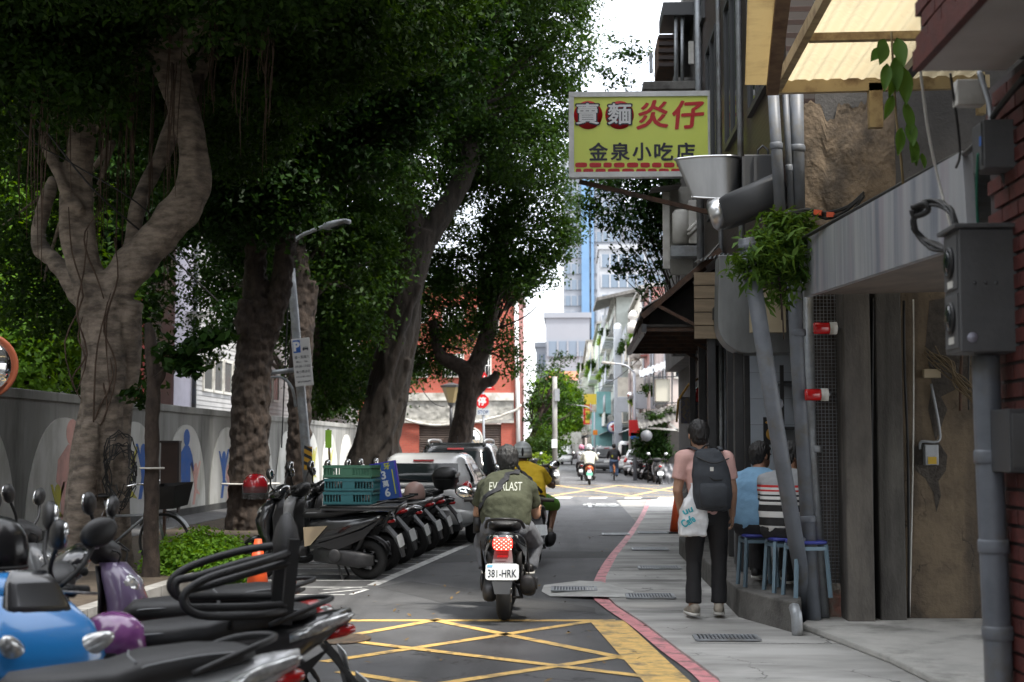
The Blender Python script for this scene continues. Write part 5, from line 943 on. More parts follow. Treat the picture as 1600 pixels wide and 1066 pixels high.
# ---------------------------------------------------------------- far side of the street
PINK = M('pale pink render', (.58, .50, .47), .8, (.48, .42, .40), 1.5, dirt=(.3, .27, .25), dsc=.7); CREAM = M('cream render', (.60, .57, .50), .8, (.5, .47, .41), 1.2, dirt=(.33, .3, .26), dsc=.6)
GRN = M('grey green render', (.46, .50, .47), .8, (.36, .39, .37), 1.2, dirt=(.25, .26, .25), dsc=.7); AQUA = M('aqua sheet', (.20, .40, .40), .6, (.15, .31, .31), 1.5); PALEG = M('pale green paint', (.50, .62, .45), .7, (.44, .54, .4), 1)
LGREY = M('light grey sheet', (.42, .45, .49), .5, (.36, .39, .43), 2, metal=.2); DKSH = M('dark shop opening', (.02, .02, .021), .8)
fw = {}
def win(par, x, y, z, w_=1.2, h_=1.2, face='X', mat=OFFW):
    k = (w_, h_, face, mat.name)
    if k not in fw:
        m = MB(); f = .08; A = (lambda a, d, c: (d, a, c)) if face == 'X' else (lambda a, d, c: (a, d, c))
        for p, q in (((-w_/2, -.09, 0), (w_/2, -.002, f)), ((-w_/2, -.09, h_-f), (w_/2, -.002, h_)), ((-w_/2, -.09, f), (-w_/2+f, -.002, h_-f)), ((w_/2-f, -.09, f), (w_/2, -.002, h_-f)), ((-f/2, -.06, f), (f/2, -.002, h_-f))): m.bb(A(*p), A(*q))
        fm = m.build('window', mat, None, org=(0, 0, 0)); m = MB(); m.bb(A(-w_/2+f, -.03, f), A(w_/2-f, -.003, h_-f)); gm_ = m.build('pane', GLASS, None, org=(0, 0, 0)); fw[k] = (fm.data, gm_.data); bpy.data.objects.remove(fm); bpy.data.objects.remove(gm_)
    a, b = fw[k]; o = bpy.data.objects.new('window', a); col.objects.link(o); o.parent = par; o.location = V((x, y, z))-OFF[par.name]; OFF[o.name] = V((x, y, z)); g = bpy.data.objects.new('pane', b); col.objects.link(g); g.parent = o; OFF[g.name] = V((x, y, z))
def acunit(par, x, y, z):
    m = MB(); m.bb((x-.35, y-.4, z), (x-.002, y+.4, z+.6)); o = m.build('air_conditioner', OFFW, par, bev=.02); m = MB(); m.lathe([(.22, 0), (.22, .012)], (x-.05-.3, y, z+.3), (-1, 0, 0), 16); m.build('fan_grille', DKGREY, o)
def house(label, x0, y0, y1, h, mat, floors, x1=None, side=-1, end=True, shop=True, seed=1, name='street_house', bal=.6, cat='house'):
    random.seed(seed); x1 = x1 if x1 is not None else x0+7; r = empty(name, ((x0+x1)/2, y0, 0), label, cat)
    m = MB(); m.bb((x0, y0, 2.9 if shop else 0), (x1, y1, h)); m.build('wall', mat, r)
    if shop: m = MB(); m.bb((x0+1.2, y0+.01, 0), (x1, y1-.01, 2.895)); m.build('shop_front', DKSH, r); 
    m = MB(); m.bb((x0-.25, y0-.1, h), (x1, y1+.05, h+.18)); m.build('roof', CONC, r)
    fh = (h-3)/max(1, floors)
    if shop:
        for y in (y0+.15, y1-.2): m = MB(); m.bb((x0, y-.15, 0), (x0+.3, y+.15, 2.9)); m.build('pillar', mat, r)
        m = MB(); m.add([(x0, y0, 2.85), (x0, y1, 2.85), (x0-1.0, y1, 2.45), (x0-1.0, y0, 2.45), (x0, y0, 2.88), (x0, y1, 2.88), (x0-1.0, y1, 2.48), (x0-1.0, y0, 2.48)], [(0, 1, 2, 3), (7, 6, 5, 4), (0, 3, 7, 4), (1, 5, 6, 2), (2, 6, 7, 3), (0, 4, 5, 1)]); m.build('awning', random.choice([CORR, LGREY, GALV]), r)
    n = max(1, int((y1-y0)/2.6))
    for f in range(floors):
        z = 3.0+f*fh
        for k in range(n):
            yc = y0+(k+.5)*(y1-y0)/n
            if random.random() < bal:
                m = MB(); m.bb((x0-.75, yc-1.0, z+.1), (x0-.002, yc+1.0, z+.2)); m.bb((x0-.75, yc-1.0, z+.2), (x0-.70, yc+1.0, z+1.0)); b = m.build('balcony', random.choice([mat, OFFW, LGREY]), r)
                m = MB()
                for j in range(6): m.tube([(x0-.72, yc-1+j*.4, z+1.0), (x0-.72, yc-1+j*.4, z+2.2)], .018, 4)
                m.tube([(x0-.72, yc-1, z+2.2), (x0-.72, yc+1, z+2.2)], .02, 4); m.build('grille', GALV, b)
                if random.random() < .6:
                    bb2 = [((x0-.7, yc+random.uniform(-.7, .7), z+1.1), random.uniform(.2, .42)) for _ in range(3)]; c_, n_ = blob_leaves(bb2, 60, .15, 16, .12, .2); tag(leaves_mesh('balcony_plant', c_, n_, .13, random.choice([LFB, LF, LFY]), r), kind='stuff')
            win(r, x0, yc, z+.75, 1.3, min(1.3, fh-1.1), 'X', random.choice([OFFW, GALV]))
            if random.random() < .65: acunit(r, x0, yc+1.0, z+.25)
        if end:
            for xk in range(2): win(r, x0+1.3+xk*2.2, y0, z+.75, 1.1, min(1.2, fh-1.1), 'Y', OFFW)
    for y in (y0+.3, y1-.4): m = MB(); m.tube([(x0-.08, y, .1), (x0-.08, y, h)], .06, 6); m.build('downpipe', random.choice([OFFW, LGREY, GALV]), r)
    return r
Xr = 4.4
hA = house('pale pink house with caged balconies right after the junction', Xr-.1, 62.5, 72, 6.9, PINK, 1, seed=3, bal=.7)
hB = house('narrow red brick house front with old stone finials', Xr-.15, 72.3, 80, 9.7, RBS, 2, seed=4, bal=.5)
hC = house('cream house with plants on its balconies behind the brick one', Xr-.2, 80.3, 95, 10.5, CREAM, 2, seed=5, bal=.7)
hD = house('grey-green house with a wide flat roof halfway down the street', Xr-1.2, 95.3, 114, 11.6, GRN, 3, seed=6, bal=.8)
hE = house('pale green and aqua house farther down the street', Xr-1.9, 114.5, 140, 11.5, PALEG, 2, seed=7, bal=.6)
hF = house('white house with signs near the end of the street', Xr-2.5, 140.5, 200, 12, CREAM, 3, seed=8, bal=.6)
hG = house('low house with orange tiled roof at the end of the street', -3, 205, 225, 11, PINK, 3, x1=4.5, seed=9, shop=False, bal=.2, cat='house')
m = MB(); m.add([(-3.6, 204, 11.2), (5, 204, 11.2), (4, 214, 13), (-2.6, 214, 13)], [(0, 1, 2, 3)]); m.build('tiled_roof', M('orange roof tile', (.42, .16, .09), .7, (.34, .12, .07), .6), hG)
random.seed(21)
for k, (hx_, y, z, w_, h_, mt) in enumerate(((Xr-.1, 66, 3.3, .9, .8, LGREY), (Xr-.1, 70.5, 3.4, .7, 1.6, OFFW), (Xr-.15, 76, 4.0, .6, 1.5, PINK), (Xr-.2, 84, 3.6, 1.1, .9, LGREY), (Xr-.2, 91, 4.2, .6, 1.8, CREAM), (Xr-1.2, 104, 4.0, .8, 1.6, AQUA), (Xr-1.9, 124, 3.8, 1.0, 1.4, PINK), (Xr-1.9, 133, 5.5, 1.0, 2.6, OFFW))):
    m = MB(); m.bb((hx_-.8-w_*.5, y, z), (hx_-.15, y+.14, z+h_)); o = empty('shop_sign', (hx_-.5, y, z), ['small grey signboard sticking out past the junction', 'white upright signboard on the pink house', 'dull pink upright signboard on the narrow brick house', 'grey signboard on the cream house', 'cream upright signboard farther along the cream house', 'aqua upright signboard on the grey-green house', 'dull pink signboard on the pale green house', 'tall white signboard far down the street'][k], 'sign'); m.build('board', mt, o, bev=.02); m = MB(); m.beam((hx_-.2, y+.07, z+h_+.02), (hx_+.02, y+.07, z+h_+.02), .04, .04); m.build('bracket', DKGREY, o)
m = MB(); a = P(930, 470, 96); m.add([P(932, 470, 94), P(1030, 448, 94), P(1030, 448, 94)+V((0, 10, .6)), P(932, 470, 94)+V((0, 14, .6)), P(932, 465, 94), P(1030, 443, 94), P(1030, 443, 94)+V((0, 10, .6)), P(932, 465, 94)+V((0, 14, .6))], [(0, 1, 2, 3), (7, 6, 5, 4), (0, 4, 5, 1), (1, 5, 6, 2), (2, 6, 7, 3), (3, 7, 4, 0)]); m.build('rooftop_shed', CORR, hD)
du = empty('wall_duct', (P(966, 690, 93.5).x, 93.5, 0), 'tall light grey ventilation duct climbing the far facade', 'duct'); a, b = P(960, 690, 93.5), P(972, 512, 93.5)
m = MB(); m.bb((a.x, 93.5, 0), (b.x, 94.1, b.z)); m.build('duct', LGREY, du, bev=.05); m = MB(); m.ell(((a.x+b.x)/2, 93.8, b.z), (.3, .3, .35)); m.build('elbow', LGREY, du)
for px, y0, y1 in ((948, 505, 690), (940, 520, 690), (980, 560, 690)): m = MB(); yq = {948: 120, 940: 114, 980: 78}[px]; m.tube([(P(px, 0, yq).x, yq, 0.0), (P(px, 0, yq).x, yq, P(0, y0, yq).z)], .07, 6); tag(m.build('downpipe', OFFW), {948: 'white downpipe left of the tall grey duct', 940: 'thinner white downpipe farther left on the facade', 980: 'white downpipe right of the tall grey duct'}[px], 'pipe')
# stone finials, condenser cage and awnings on the corner house
for k, (px, py) in enumerate(((989, 505), (992, 545), (995, 580))):
    c = P(px, py, 71.8); m = MB(); m.lathe([(.28, -.5), (.28, 0), (.16, .06), (.14, .18), (.26, .3), (.2, .5), (.05, .66)], c, n=12); m.build('finial', OFFW, hB)
cg = empty('condenser_cage', P(1045, 635, 60.5), 'tan condenser in an iron cage under a corrugated roof', 'air conditioner'); C_ = lambda px, py, y=60.5: P(px, py, y)
a, b = C_(1024, 628), C_(1047, 592); m = MB(); m.bb((a.x, 60.5, a.z), (b.x, 61.0, b.z)); m.build('condenser', M('tan enamel', (.44, .42, .35), .5), cg, bev=.03)
for px in (1021, 1050, 1068): m = MB(); m.beam(C_(px, 634, 60.4), C_(px, 576, 60.4), .06, .06); m.build('cage_post', DKGREY, cg)
for py in (631, 590): m = MB(); m.beam(C_(1021, py, 60.38), C_(1068, py-2, 60.38), .05, .05); m.build('cage_rail', DKGREY, cg)
m = MB(); m.grid(lambda u, v: C_(1000+u*66, 590-u*24, 60.2)+V((0, 1.2*v, .35*v+.03*sin(u*60))), 60, 2); m.build('roof_sheet', GALV, cg, fix=False)
a, b = C_(1062, 622), C_(1070, 592); m = MB(); m.bb((a.x, 60.55, a.z), (b.x, 60.6, b.z)); m.build('sign_plate', INK, cg)
la = empty('lean_to_awning', P(1035, 655, 60), 'low dirty lean-to awning with plants past the junction', 'awning')
m = MB(); m.grid(lambda u, v: P(998+u*72, 664-u*18+v*6, 60.0)+V((0, 2.0*(1-v), .5*(1-v)+.03*sin(u*60))), 60, 3); m.build('sheet', CORR, la, fix=False)
for a, b in ((P(1046, 662, 60.2), P(1070, 680, 60.2)), (P(1002, 668, 60.2), P(1060, 672, 60.2))): m = MB(); m.beam(a, b, .08, .08); m.build('strut', OFFW, la)
bb2 = bl([(1015, 650, 60.8, .25), (1030, 655, 60.8, .3), (1045, 645, 61, .25)]); c_, n_ = blob_leaves(bb2, 70, .15, 16, .12, .2); tag(leaves_mesh('roof_plant', c_, n_, .12, LF, la), kind='stuff')
cw = empty('corner_building', (6, 61.6, 0), 'dim corner building behind the lean-to past the junction', 'building'); m = MB(); m.bb((4.3, 62.0, 0), (12, 75, 8)); m.build('wall', PINK, cw); m = MB(); m.bb((4.25, 61.93, 0), (10, 61.995, 2.3)); m.build('shutter', DARK, cw); m = MB(); m.bb((4.1, 61.6, 8), (12.2, 75.2, 8.2)); m.build('roof', CONC, cw)
for k in range(3): win(cw, 5.2+k*2, 62.0, 4.5, 1.3, 1.4, 'Y', OFFW)
# bollard-like grey sacks at the corner
sk = MB(); sk.grid(lambda u, v: P(1032+u*26, 757-v*32, 60)+V((0, .25*noise.noise((u*7, v*4, 2)), 0)), 14, 10); sk.bb((P(1033, 0, 60.1).x, 60.1, 0), (P(1057, 0, 60.1).x, 60.5, .8)); tag(sk.build('tarpaulin_pile', M('grey tarpaulin', (.30, .30, .31), .7, (.2, .2, .21), 4)), 'grey tarpaulin-covered pile at the right corner past the junction', 'pile')
# hanging street furniture far down
def pole(label, px, y, ztop_py, r_=.07, arm=None, mat=LGREY, name='street_lamp', cat='street lamp'):
    x = P(px, 700, y).x; zt = P(0, ztop_py, y).z; o = empty(name, (x, y, 0), label, cat); m = MB(); m.tube([(x, y, 0), (x, y, zt)], [r_, r_*.7], 8); m.build('pole', mat, o)
    if arm:
        m = MB(); m.tube(spline([(x, y, zt), (x+arm*.4, y, zt+.35), (x+arm, y, zt+.45)], 4), r_*.5, 6); m.build('arm', mat, o); m = MB(); m.beam((x+arm*.9, y, zt+.44), (x+arm*1.5, y, zt+.5), .2, .1); m.build('lamp_head', OFFW, o, bev=.02)
    return o
p1 = pole('grey street lamp on the right past the junction', 992, 66, 585, .09, -1.0)
p2 = pole('street lamp farther along by the round sign', 929, 92, 645, .07, -1.2)
p3 = pole('distant street lamp on the left side', 893, 200, 668, .07, -1.4)
m = MB(); c = V((P(953, 660, 90).x, 90, 0)); 
rs_ = empty('round_sign', (P(958, 700, 95).x, 95, 0), 'round white sign with a red cross and blue rim on a pole', 'sign'); c = P(958, 668, 95)
m = MB(); m.tube([(c.x, 95.1, 0), (c.x, 95.1, c.z+.2)], .05, 6); m.build('pole', LGREY, rs_); m = MB(); m.lathe([(.40, 0), (.40, .05)], c, (0, -1, 0), 24); m.build('rim', M('sign blue', (.05, .12, .35), .4), rs_); m = MB(); m.lathe([(.335, .052), (.335, .06)], c, (0, -1, 0), 24); m.build('face', SW, rs_)
m = MB(); m.bb(c+V((-.065, -.07, -.22)), c+V((.065, -.062, .22))); m.bb(c+V((-.18, -.0695, -.0)), c+V((.18, -.0615, .12))); m.build('cross', SR, rs_)
for lab, px, py, w_, h_, y, mt, nm in (('small red signs on the lamp pole past the junction', 991, 669, .5, .75, 65.8, SR, 'sign_plate'), ('blue sign plate under the red ones', 992, 681, .4, .3, 65.8, PB, 'sign_plate'), ('amber warning lamp on the distant pole', 930, 676, .3, .32, 91.6, AMBER, 'warning_lamp'), ('green street name plate far left of the road', 899, 691, .6, .45, 199, M('green sign', (.02, .25, .14), .5), 'sign_plate')):
    c = P(px, py, y); m = MB(); m.bb(c+V((-w_/2, -.04, -h_/2)), c+V((w_/2, 0, h_/2))); tag(m.build(nm, mt, bev=.01), lab, 'sign')
o = empty('round_sign', P(1010, 690, 59.8), 'round grey hanging sign under the lean-to awning', 'sign'); c = P(1010, 681, 59.8); m = MB(); m.lathe([(.24, 0), (.24, .06)], c, (0, -1, 0), 22); m.build('face', M('grey sign', (.11, .115, .125), .5), o); m = MB(); m.tube([c+V((0, .03, .22)), c+V((0, .03, .5))], .02, 5); m.build('hanger', DKGREY, o)
o = empty('globe_mirror', P(985, 628, 66), 'dark globe mirror hanging from a wire past the junction', 'mirror'); c = P(985, 618, 66); m = MB(); m.ell(c, (.17, .17, .16)); m.build('globe', CHROME, o); m = MB(); m.tube([c+V((0, 0, .15)), c+V((0, 0, .8))], .012, 5); m.build('hanger', CABLE, o)
vs_ = empty('shop_sign', P(918, 660, 122), 'red and yellow vertical shop sign far down the street', 'sign'); c = P(918, 645, 122); m = MB(); m.bb(c+V((-.35, 0, -1.0)), c+V((.35, .3, .7))); m.build('board', SR, vs_); m = MB(); m.bb(c+V((-.3, -.05, .7)), c+V((.9, .2, 1.6))); m.build('top_board', M('sign yellow', (.6, .42, .04), .5), vs_)
m = MB()
for k in range(4): cz = c+V((0, -.012, .45-k*.4)); m.bb(cz+V((-.18, 0, -.14)), cz+V((.18, .008, .14)))
m.build('characters', M('sign yellow', (.6, .42, .04), .5), vs_)
m = MB(); c = P(925, 648, 108); m.bb((c.x, 108, 0), (c.x+3.0, 110, 4.2)); tag(m.build('sheet_lean_to', AQUA), 'aqua sheet metal lean-to beside the red vertical sign', 'shed')
# left side past the junction
lp_ = empty('utility_pole', (P(867, 700, 58).x, 58, 0), 'grey concrete utility pole at the left corner past the junction', 'utility pole'); x = P(867, 700, 58).x
m = MB(); m.tube([(x, 58, 0), (x, 58, 4.4)], [.11, .095], 12); m.build('pole', CONC, lp_); m = MB(); m.lathe([(.19, 0), (.17, .6), (.12, .62)], (x, 58, 0), n=12); m.build('base', CONC, lp_); m = MB(); m.bb((x-.13, 57.86, 1.5), (x+.1, 57.9, 1.85)); m.build('notice', SW, lp_); m = MB(); m.bb((x-.0, 57.8, 3.4), (x+.2, 58.05, 3.9)); m.build('box', GALV, lp_)
lw = MB(); lw.bb((-2.95, 61.2, 0), (-2.6, 90, .8)); tag(lw.build('garden_wall', CONC), 'low wall along the left side past the junction', 'wall')
house('dim house behind the small tree on the left past the junction', -8, 71, 92, 7.2, PINK, 2, x1=-3.6, seed=12, shop=False, bal=.0)
random.seed(31)
# far tower under construction and mid-rise blocks
HZ = M('haze-tinted tower concrete', (.235, .25, .28), .8, (.20, .215, .245), .05); TG = M('tower glass', (.13, .17, .22), .25); TB = M('blue scaffold net', (.12, .22, .36), .7, (.10, .19, .32), .2)  # distance haze is painted into these pale bluish tower colours
def tower(label, px0, px1, pyt, Y, mat, fh, ncol, name='tower_block', blue=None, depth=20, cat='tower'):
    a, b = P(px0, 700, Y).x, P(px1, 700, Y).x; h = P(0, pyt, Y).z; r = empty(name, ((a+b)/2, Y, 0), label, cat); m = MB(); m.bb((a, Y, 0), (b, Y+depth, h)); m.build('core', mat, r)
    n = int(h/fh); src = None
    for k in range(4, n):
        if src is None:
            m = MB(); m.bb((a+.3, Y-.25, k*fh+.9), (b-.3, Y-.003, k*fh+fh-.4)); src = m.build('window_band', TG, r); k0 = k; m = MB()
            for j in range(ncol+1): x = a+.3+(b-a-.6)*j/ncol; m.bb((x-.12, Y-.4, k*fh+.9), (x+.12, Y-.252, k*fh+fh-.4))
            m.build('mullion', mat, src)
        else: c = copy_tree(src, r); c.location.z += (k-k0)*fh
    if blue:
        for p, q in blue: m = MB(); m.bb((P(p, 0, Y).x, Y-.9, 12), (P(q, 0, Y).x, Y-.45, h)); m.build('safety_net', TB, r)
    m = MB(); m.bb((a-.3, Y-.3, h), (b+.3, Y+depth, h+.8)); m.build('parapet', mat, r); return r
tower('tall haze-tinted tower with blue netting rising beyond the street', 881, 975, 250, 300, HZ, 3.4, 9, blue=((907, 919), (922, 926)))
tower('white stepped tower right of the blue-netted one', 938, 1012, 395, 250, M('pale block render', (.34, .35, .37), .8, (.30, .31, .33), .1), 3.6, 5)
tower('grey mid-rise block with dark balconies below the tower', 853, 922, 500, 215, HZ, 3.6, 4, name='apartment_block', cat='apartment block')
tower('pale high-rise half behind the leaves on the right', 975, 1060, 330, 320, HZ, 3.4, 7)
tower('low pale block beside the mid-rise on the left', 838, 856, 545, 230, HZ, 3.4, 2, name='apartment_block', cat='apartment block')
house('hidden row of houses closing the left of the street', -14, 110, 200, 6.0, CREAM, 1, x1=-7, seed=13, shop=False, bal=0)
random.seed(41)
# ---------------------------------------------------------------- scooters (built facing +X, rear wheel at x=-.62)
TB1 = M('scooter trim black', (.016, .016, .017), .5, bump=.1, bs=300)
ENG = M('engine grey', (.07, .07, .072), .5, (.045, .045, .047), 8, metal=.5)
ALLOY = M('alloy', (.30, .30, .31), .4, metal=.8)
def arc(c, r, a0, a1, n, y=0): return [V((c[0]+r*cos(a0+(a1-a0)*i/n), y, c[1]+r*sin(a0+(a1-a0)*i/n))) for i in range(n+1)]
def xloft(mb, secs, n=18):
    mb.rings([sring((x, y, z), (0, 1, 0), (0, 0, 1), w_, h_, p, n) for x, y, z, w_, h_, p in secs]); return mb
def wheel(root, x, r=.235, w_=.055, spokes=6):
    m = MB(); R_ = r-w_; m.rings([[V((x+(R_+w_*cos(b)*1.0)*cos(a), w_*.95*sin(b), r+(R_+w_*cos(b))*sin(a))) for b in [2*pi*j/8 for j in range(8)]] for a in [2*pi*i/22 for i in range(23)]], True, False); t = m.build('wheel', RUB, root)
    m = MB(); m.rings([[V((x+q*cos(a), yy, r+q*sin(a))) for q, yy in ((R_-.02, -.03), (R_-.02, .03), (R_-.045, .03), (R_-.045, -.03))] for a in [2*pi*i/18 for i in range(19)]], True, False)
    for k in range(spokes): a = 2*pi*k/spokes; m.beam((x+.03*cos(a), 0, r+.03*sin(a)), (x+(R_-.03)*cos(a+.2), 0, r+(R_-.03)*sin(a+.2)), .03, .02)
    m.lathe([(.045, -.05), (.045, .05)], (x, 0, r), (0, 1, 0), 12); m.build('rim', ALLOY, t)
    m = MB(); m.lathe([(.085, 0), (.085, .006)], (x, -.05, r), (0, -1, 0), 20); m.build('brake_disc', CHROME, t)
def scooter(label, paint, sporty=True, mirrors=True, lit=False, plate=None, group=None, seatm=None, riding=False):
    r = empty('scooter', (0, 0, 0), label, 'scooter', group); seatm = seatm or VINYL
    wheel(r, -.62, .235, .06); wheel(r, .64, .23, .05)
    k = 1.0 if sporty else .0
    m = MB(); xloft(m, [(.10, 0, .44, .16, .26, 3), (.02, 0, .50, .26, .42, 3.2), (-.2, 0, .56, .33, .38, 3), (-.45, 0, .62+.01*k, .34, .28, 2.8), (-.68, 0, .68+.03*k, .28-.04*k, .20-.02*k, 2.6), (-.84, 0, .715+.06*k, .19-.05*k, .14-.03*k, 2.4), (-.93, 0, .72+.09*k, .10-.04*k, .06, 2.2)]); m.build('body_panel', paint, r)
    for s in (-1, 1): m = MB(); m.prism([(-.05, .42), (-.62, .60), (-.80, .70), (-.62, .50), (-.3, .36)], (0, s*.172-(.006 if s < 0 else -.006), 0), (1, 0, 0), (0, 0, 1), .006); m.build('side_trim', TB1, r)
    m = MB(); xloft(m, [(.13, 0, .735, .10, .05, 2.6), (.08, 0, .755, .19, .10, 2.8), (-.08, 0, .760, .27, .11, 3), (-.26, 0, .772, .29, .11, 3), (-.36, 0, .80, .28, .12, 3), (-.55, 0, .825, .25, .10, 3), (-.70, 0, .835, .19, .07, 2.6), (-.76, 0, .838, .10, .03, 2.4)]); se = m.build('seat', seatm, r); m = MB()
    for s in (-1, 1): m.tube(spline([(.10, s*.055, .752), (.06, s*.098, .772), (-.08, s*.125, .782), (-.26, s*.132, .795), (-.34, s*.13, .822), (-.38, s*.128, .835), (-.55, s*.114, .855), (-.70, s*.086, .855)], 4), .0045, 5)
    m.tube([(-.33, -.11, .842), (-.315, 0, .846), (-.33, .11, .842)], .0045, 5); m.build('seat_piping', GREY, se)
    m = MB(); m.rings([sring((x, 0, z), (0, 1, 0), (0, 0, 1), w_, h_, 5, 14) for x, z, w_, h_ in ((.06, .33, .28, .10), (.3, .31, .32, .08), (.46, .34, .30, .10))]); m.build('floorboard', TB1, r)
    m = MB(); m.rings([sring((x, 0, z), (1, 0, 0), (0, 1, 0), d, w_, 3, 18) for x, z, w_, d in ((.44, .28, .20, .06), (.50, .40, .36, .10), (.55, .55, .44, .16), (.56, .70, .44, .22), (.52, .82, .38, .20), (.47, .92, .28, .14))]); m.build('leg_shield', paint, r)
    m = MB(); m.rings([sring((x, 0, z), (1, 0, 0), (0, 1, 0), d, w_, 3, 14) for x, z, w_, d in ((.40, .34, .24, .03), (.43, .55, .36, .03), (.43, .75, .38, .03), (.40, .90, .28, .03))]); m.build('inner_shield', TB1, r)
    m = MB(); m.rings([sring((x, 0, z), (1, 0, 0), (0, 1, 0), d, w_, 2.8, 18) for x, z, w_, d in ((.43, .91, .16, .12), (.42, .95, .34, .18), (.40, 1.01, .40, .20), (.37, 1.06, .30, .13), (.36, 1.085, .12, .05))]); hc = m.build('handlebar_cover', paint if not sporty else TB1, r)
    m = MB(); m.rings([sring((.345, 0, z), (1, 0, 0), (0, 1, 0), .03, .16, 3, 12) for z in (1.0, 1.06)]); m.build('dial', GLASS, hc)
    for s in (-1, 1):
        m = MB(); m.tube([(.40, s*.10, 1.0), (.37, s*.24, 1.015), (.34, s*.36, 1.01)], .013, 8); h = m.build('handlebar', BLK, r)
        m = MB(); m.tube([(.355, s*.245, 1.015), (.335, s*.375, 1.01)], .02, 10); m.build('grip', RUB, h); m = MB(); m.tube([(.42, s*.20, 1.01), (.435, s*.28, 1.005), (.41, s*.37, 1.0)], .007, 6); m.build('brake_lever', ALLOY, h)
        if mirrors:
            m = MB(); m.tube(spline([(.40, s*.2, 1.03), (.42, s*.27, 1.10), (.40, s*.35, 1.20)], 4), .0105, 7); mi = m.build('mirror_arm', BLK, r)
            m = MB(); m.ell((.395, s*.37, 1.25), (.038, .092, .062), Matrix.Rotation(.35*s, 3, 'X')); m.build('mirror_shell', BLK, mi); m = MB(); m.ell((.374, s*.37, 1.25), (.02, .080, .053), Matrix.Rotation(.35*s, 3, 'X')); m.build('mirror_glass', MIRR, mi)
        m = MB(); m.ell((.575, s*.12, .80), (.075, .075, .045), Matrix.Rotation(-.5*s, 3, 'X') @ Matrix.Rotation(.75, 3, 'Y')); m.build('headlight', CLEAR, r)
        m = MB(); m.ell((.60, s*.17, .66), (.03, .03, .06)); m.build('turn_signal', AMBER, r)
        m = MB(); m.rings([sring((x, s*y, z), (0, 1, 0), (0, 0, 1), a, b, 2.4, 10) for x, y, z, a, b in ((-.62, .118, .70+.03*k, .03, .05), (-.78, .085, .725+.05*k, .05, .06), (-.90, .05, .735+.07*k, .03, .04), (-.94, .035, .735+.08*k, .01, .01))]); m.build('rear_signal', CLEAR, r)
        m = MB(); m.tube([(.64, s*.065, .23), (.56, s*.062, .45), (.50, s*.05, .62)], .022, 8); m.build('fork_leg', ENG, r)
        m = MB(); m.tube([(-.50, s*.10, .32), (-.60, s*.11, .50), (-.62, s*.11, .60)], .026, 8); m.build('shock_absorber', ENG, r)
    m = MB(); m.tube(spline([(.42, .12, 1.0), (.52, .16, .98), (.50, .12, .86), (.46, .06, .80)], 5), .006, 5); m.tube(spline([(.42, -.14, 1.0), (.53, -.13, .97), (.50, -.10, .88), (.46, -.05, .80)], 5), .006, 5); m.build('brake_hose', CABLE, r)
    m = MB(); a0, a1 = R(35), R(165)
    m.rings([[V((.64+(.262+.012*q)*cos(a), y, .23+(.262+.012*q)*sin(a)-.03*(abs(y)/.06)**2)) for q, y in ((0, -.062), (0, 0), (0, .062), (1, .062), (1, 0), (1, -.062))] for a in [a0+(a1-a0)*i/10 for i in range(11)]]); m.build('front_fender', paint, r)
    m = MB(); xloft(m, [(-.02, .08, .30, .10, .16, 3), (-.3, .11, .29, .13, .20, 3), (-.55, .115, .25, .12, .19, 3), (-.72, .11, .245, .08, .12, 3)]); m.ell((-.28, .19, .30), (.08, .02, .08)); m.build('engine_case', ENG, r)
    m = MB(); xloft(m, [(-.1, .02, .36, .2, .2, 3), (-.35, .03, .38, .2, .24, 3), (-.46, .03, .42, .18, .2, 3)]); m.build('engine_block', TB1, r)
    m = MB(); m.tube([(-.05, -.08, .25), (-.2, -.14, .2), (-.35, -.16, .24)], .018, 7); m.rings([sring((x, -.185, z), (0, 1, 0), (0, 0, 1), a, b, 2.6, 14) for x, z, a, b in ((-.34, .25, .06, .08), (-.40, .26, .11, .14), (-.62, .30, .125, .17), (-.82, .335, .12, .165), (-.84, .34, .07, .09))]); ex = m.build('exhaust', TB1, r)
    m = MB(); xloft(m, [(-.42, -.245, .29, .02, .08, 3), (-.62, -.25, .325, .02, .11, 3), (-.78, -.245, .35, .02, .08, 3)]); m.build('heat_shield', ENG, ex)
    m = MB(); m.rings([[V((-.62+q*cos(a), y, .235+q*sin(a))) for q, y in ((.275, -.07), (.29, 0), (.275, .07), (.265, .07), (.275, 0), (.265, -.07))] for a in [R(60)+R(95)*i/8 for i in range(9)]]); m.build('inner_fender', TB1, r)
    m = MB(); m.add([(-.80, -.06, .66), (-.80, .06, .66), (-.94, .08, .50), (-.94, -.08, .50), (-1.0, .08, .385), (-1.0, -.08, .385), (-1.03, .055, .27), (-1.03, -.055, .27)]+[(x-.012, y, z+.0) for x, y, z in ((-.80, -.06, .675), (-.80, .06, .675), (-.95, .08, .505), (-.95, -.08, .505), (-1.01, .08, .39), (-1.01, -.08, .39), (-1.04, .055, .272), (-1.04, -.055, .272))], [(0, 1, 2, 3), (3, 2, 4, 5), (5, 4, 6, 7), (11, 10, 9, 8), (13, 12, 10, 11), (15, 14, 12, 13), (0, 8, 9, 1), (6, 14, 15, 7), (1, 9, 10, 2), (2, 10, 12, 4), (4, 12, 14, 6), (0, 3, 11, 8), (3, 5, 13, 11), (5, 7, 15, 13)]); m.build('mud_flap', DKGREY, r)
    pl = MB(); o_, ux, uz = V((-.972, 0, .487)), V((0, -1, 0)), V((.27, 0, .963)); nn = ux.cross(uz)*-1
    c = V((-1.012, 0, .455)); pl.prism([(p.x, p.y) for p in [V((q.x, q.y, 0)) for q in sring((0, 0, 0), (1, 0, 0), (0, 1, 0), .25, .14, 9, 20)]], c-ux.cross(uz)*.006, ux, uz, .006); pt = pl.build('number_plate', PLATE, r)
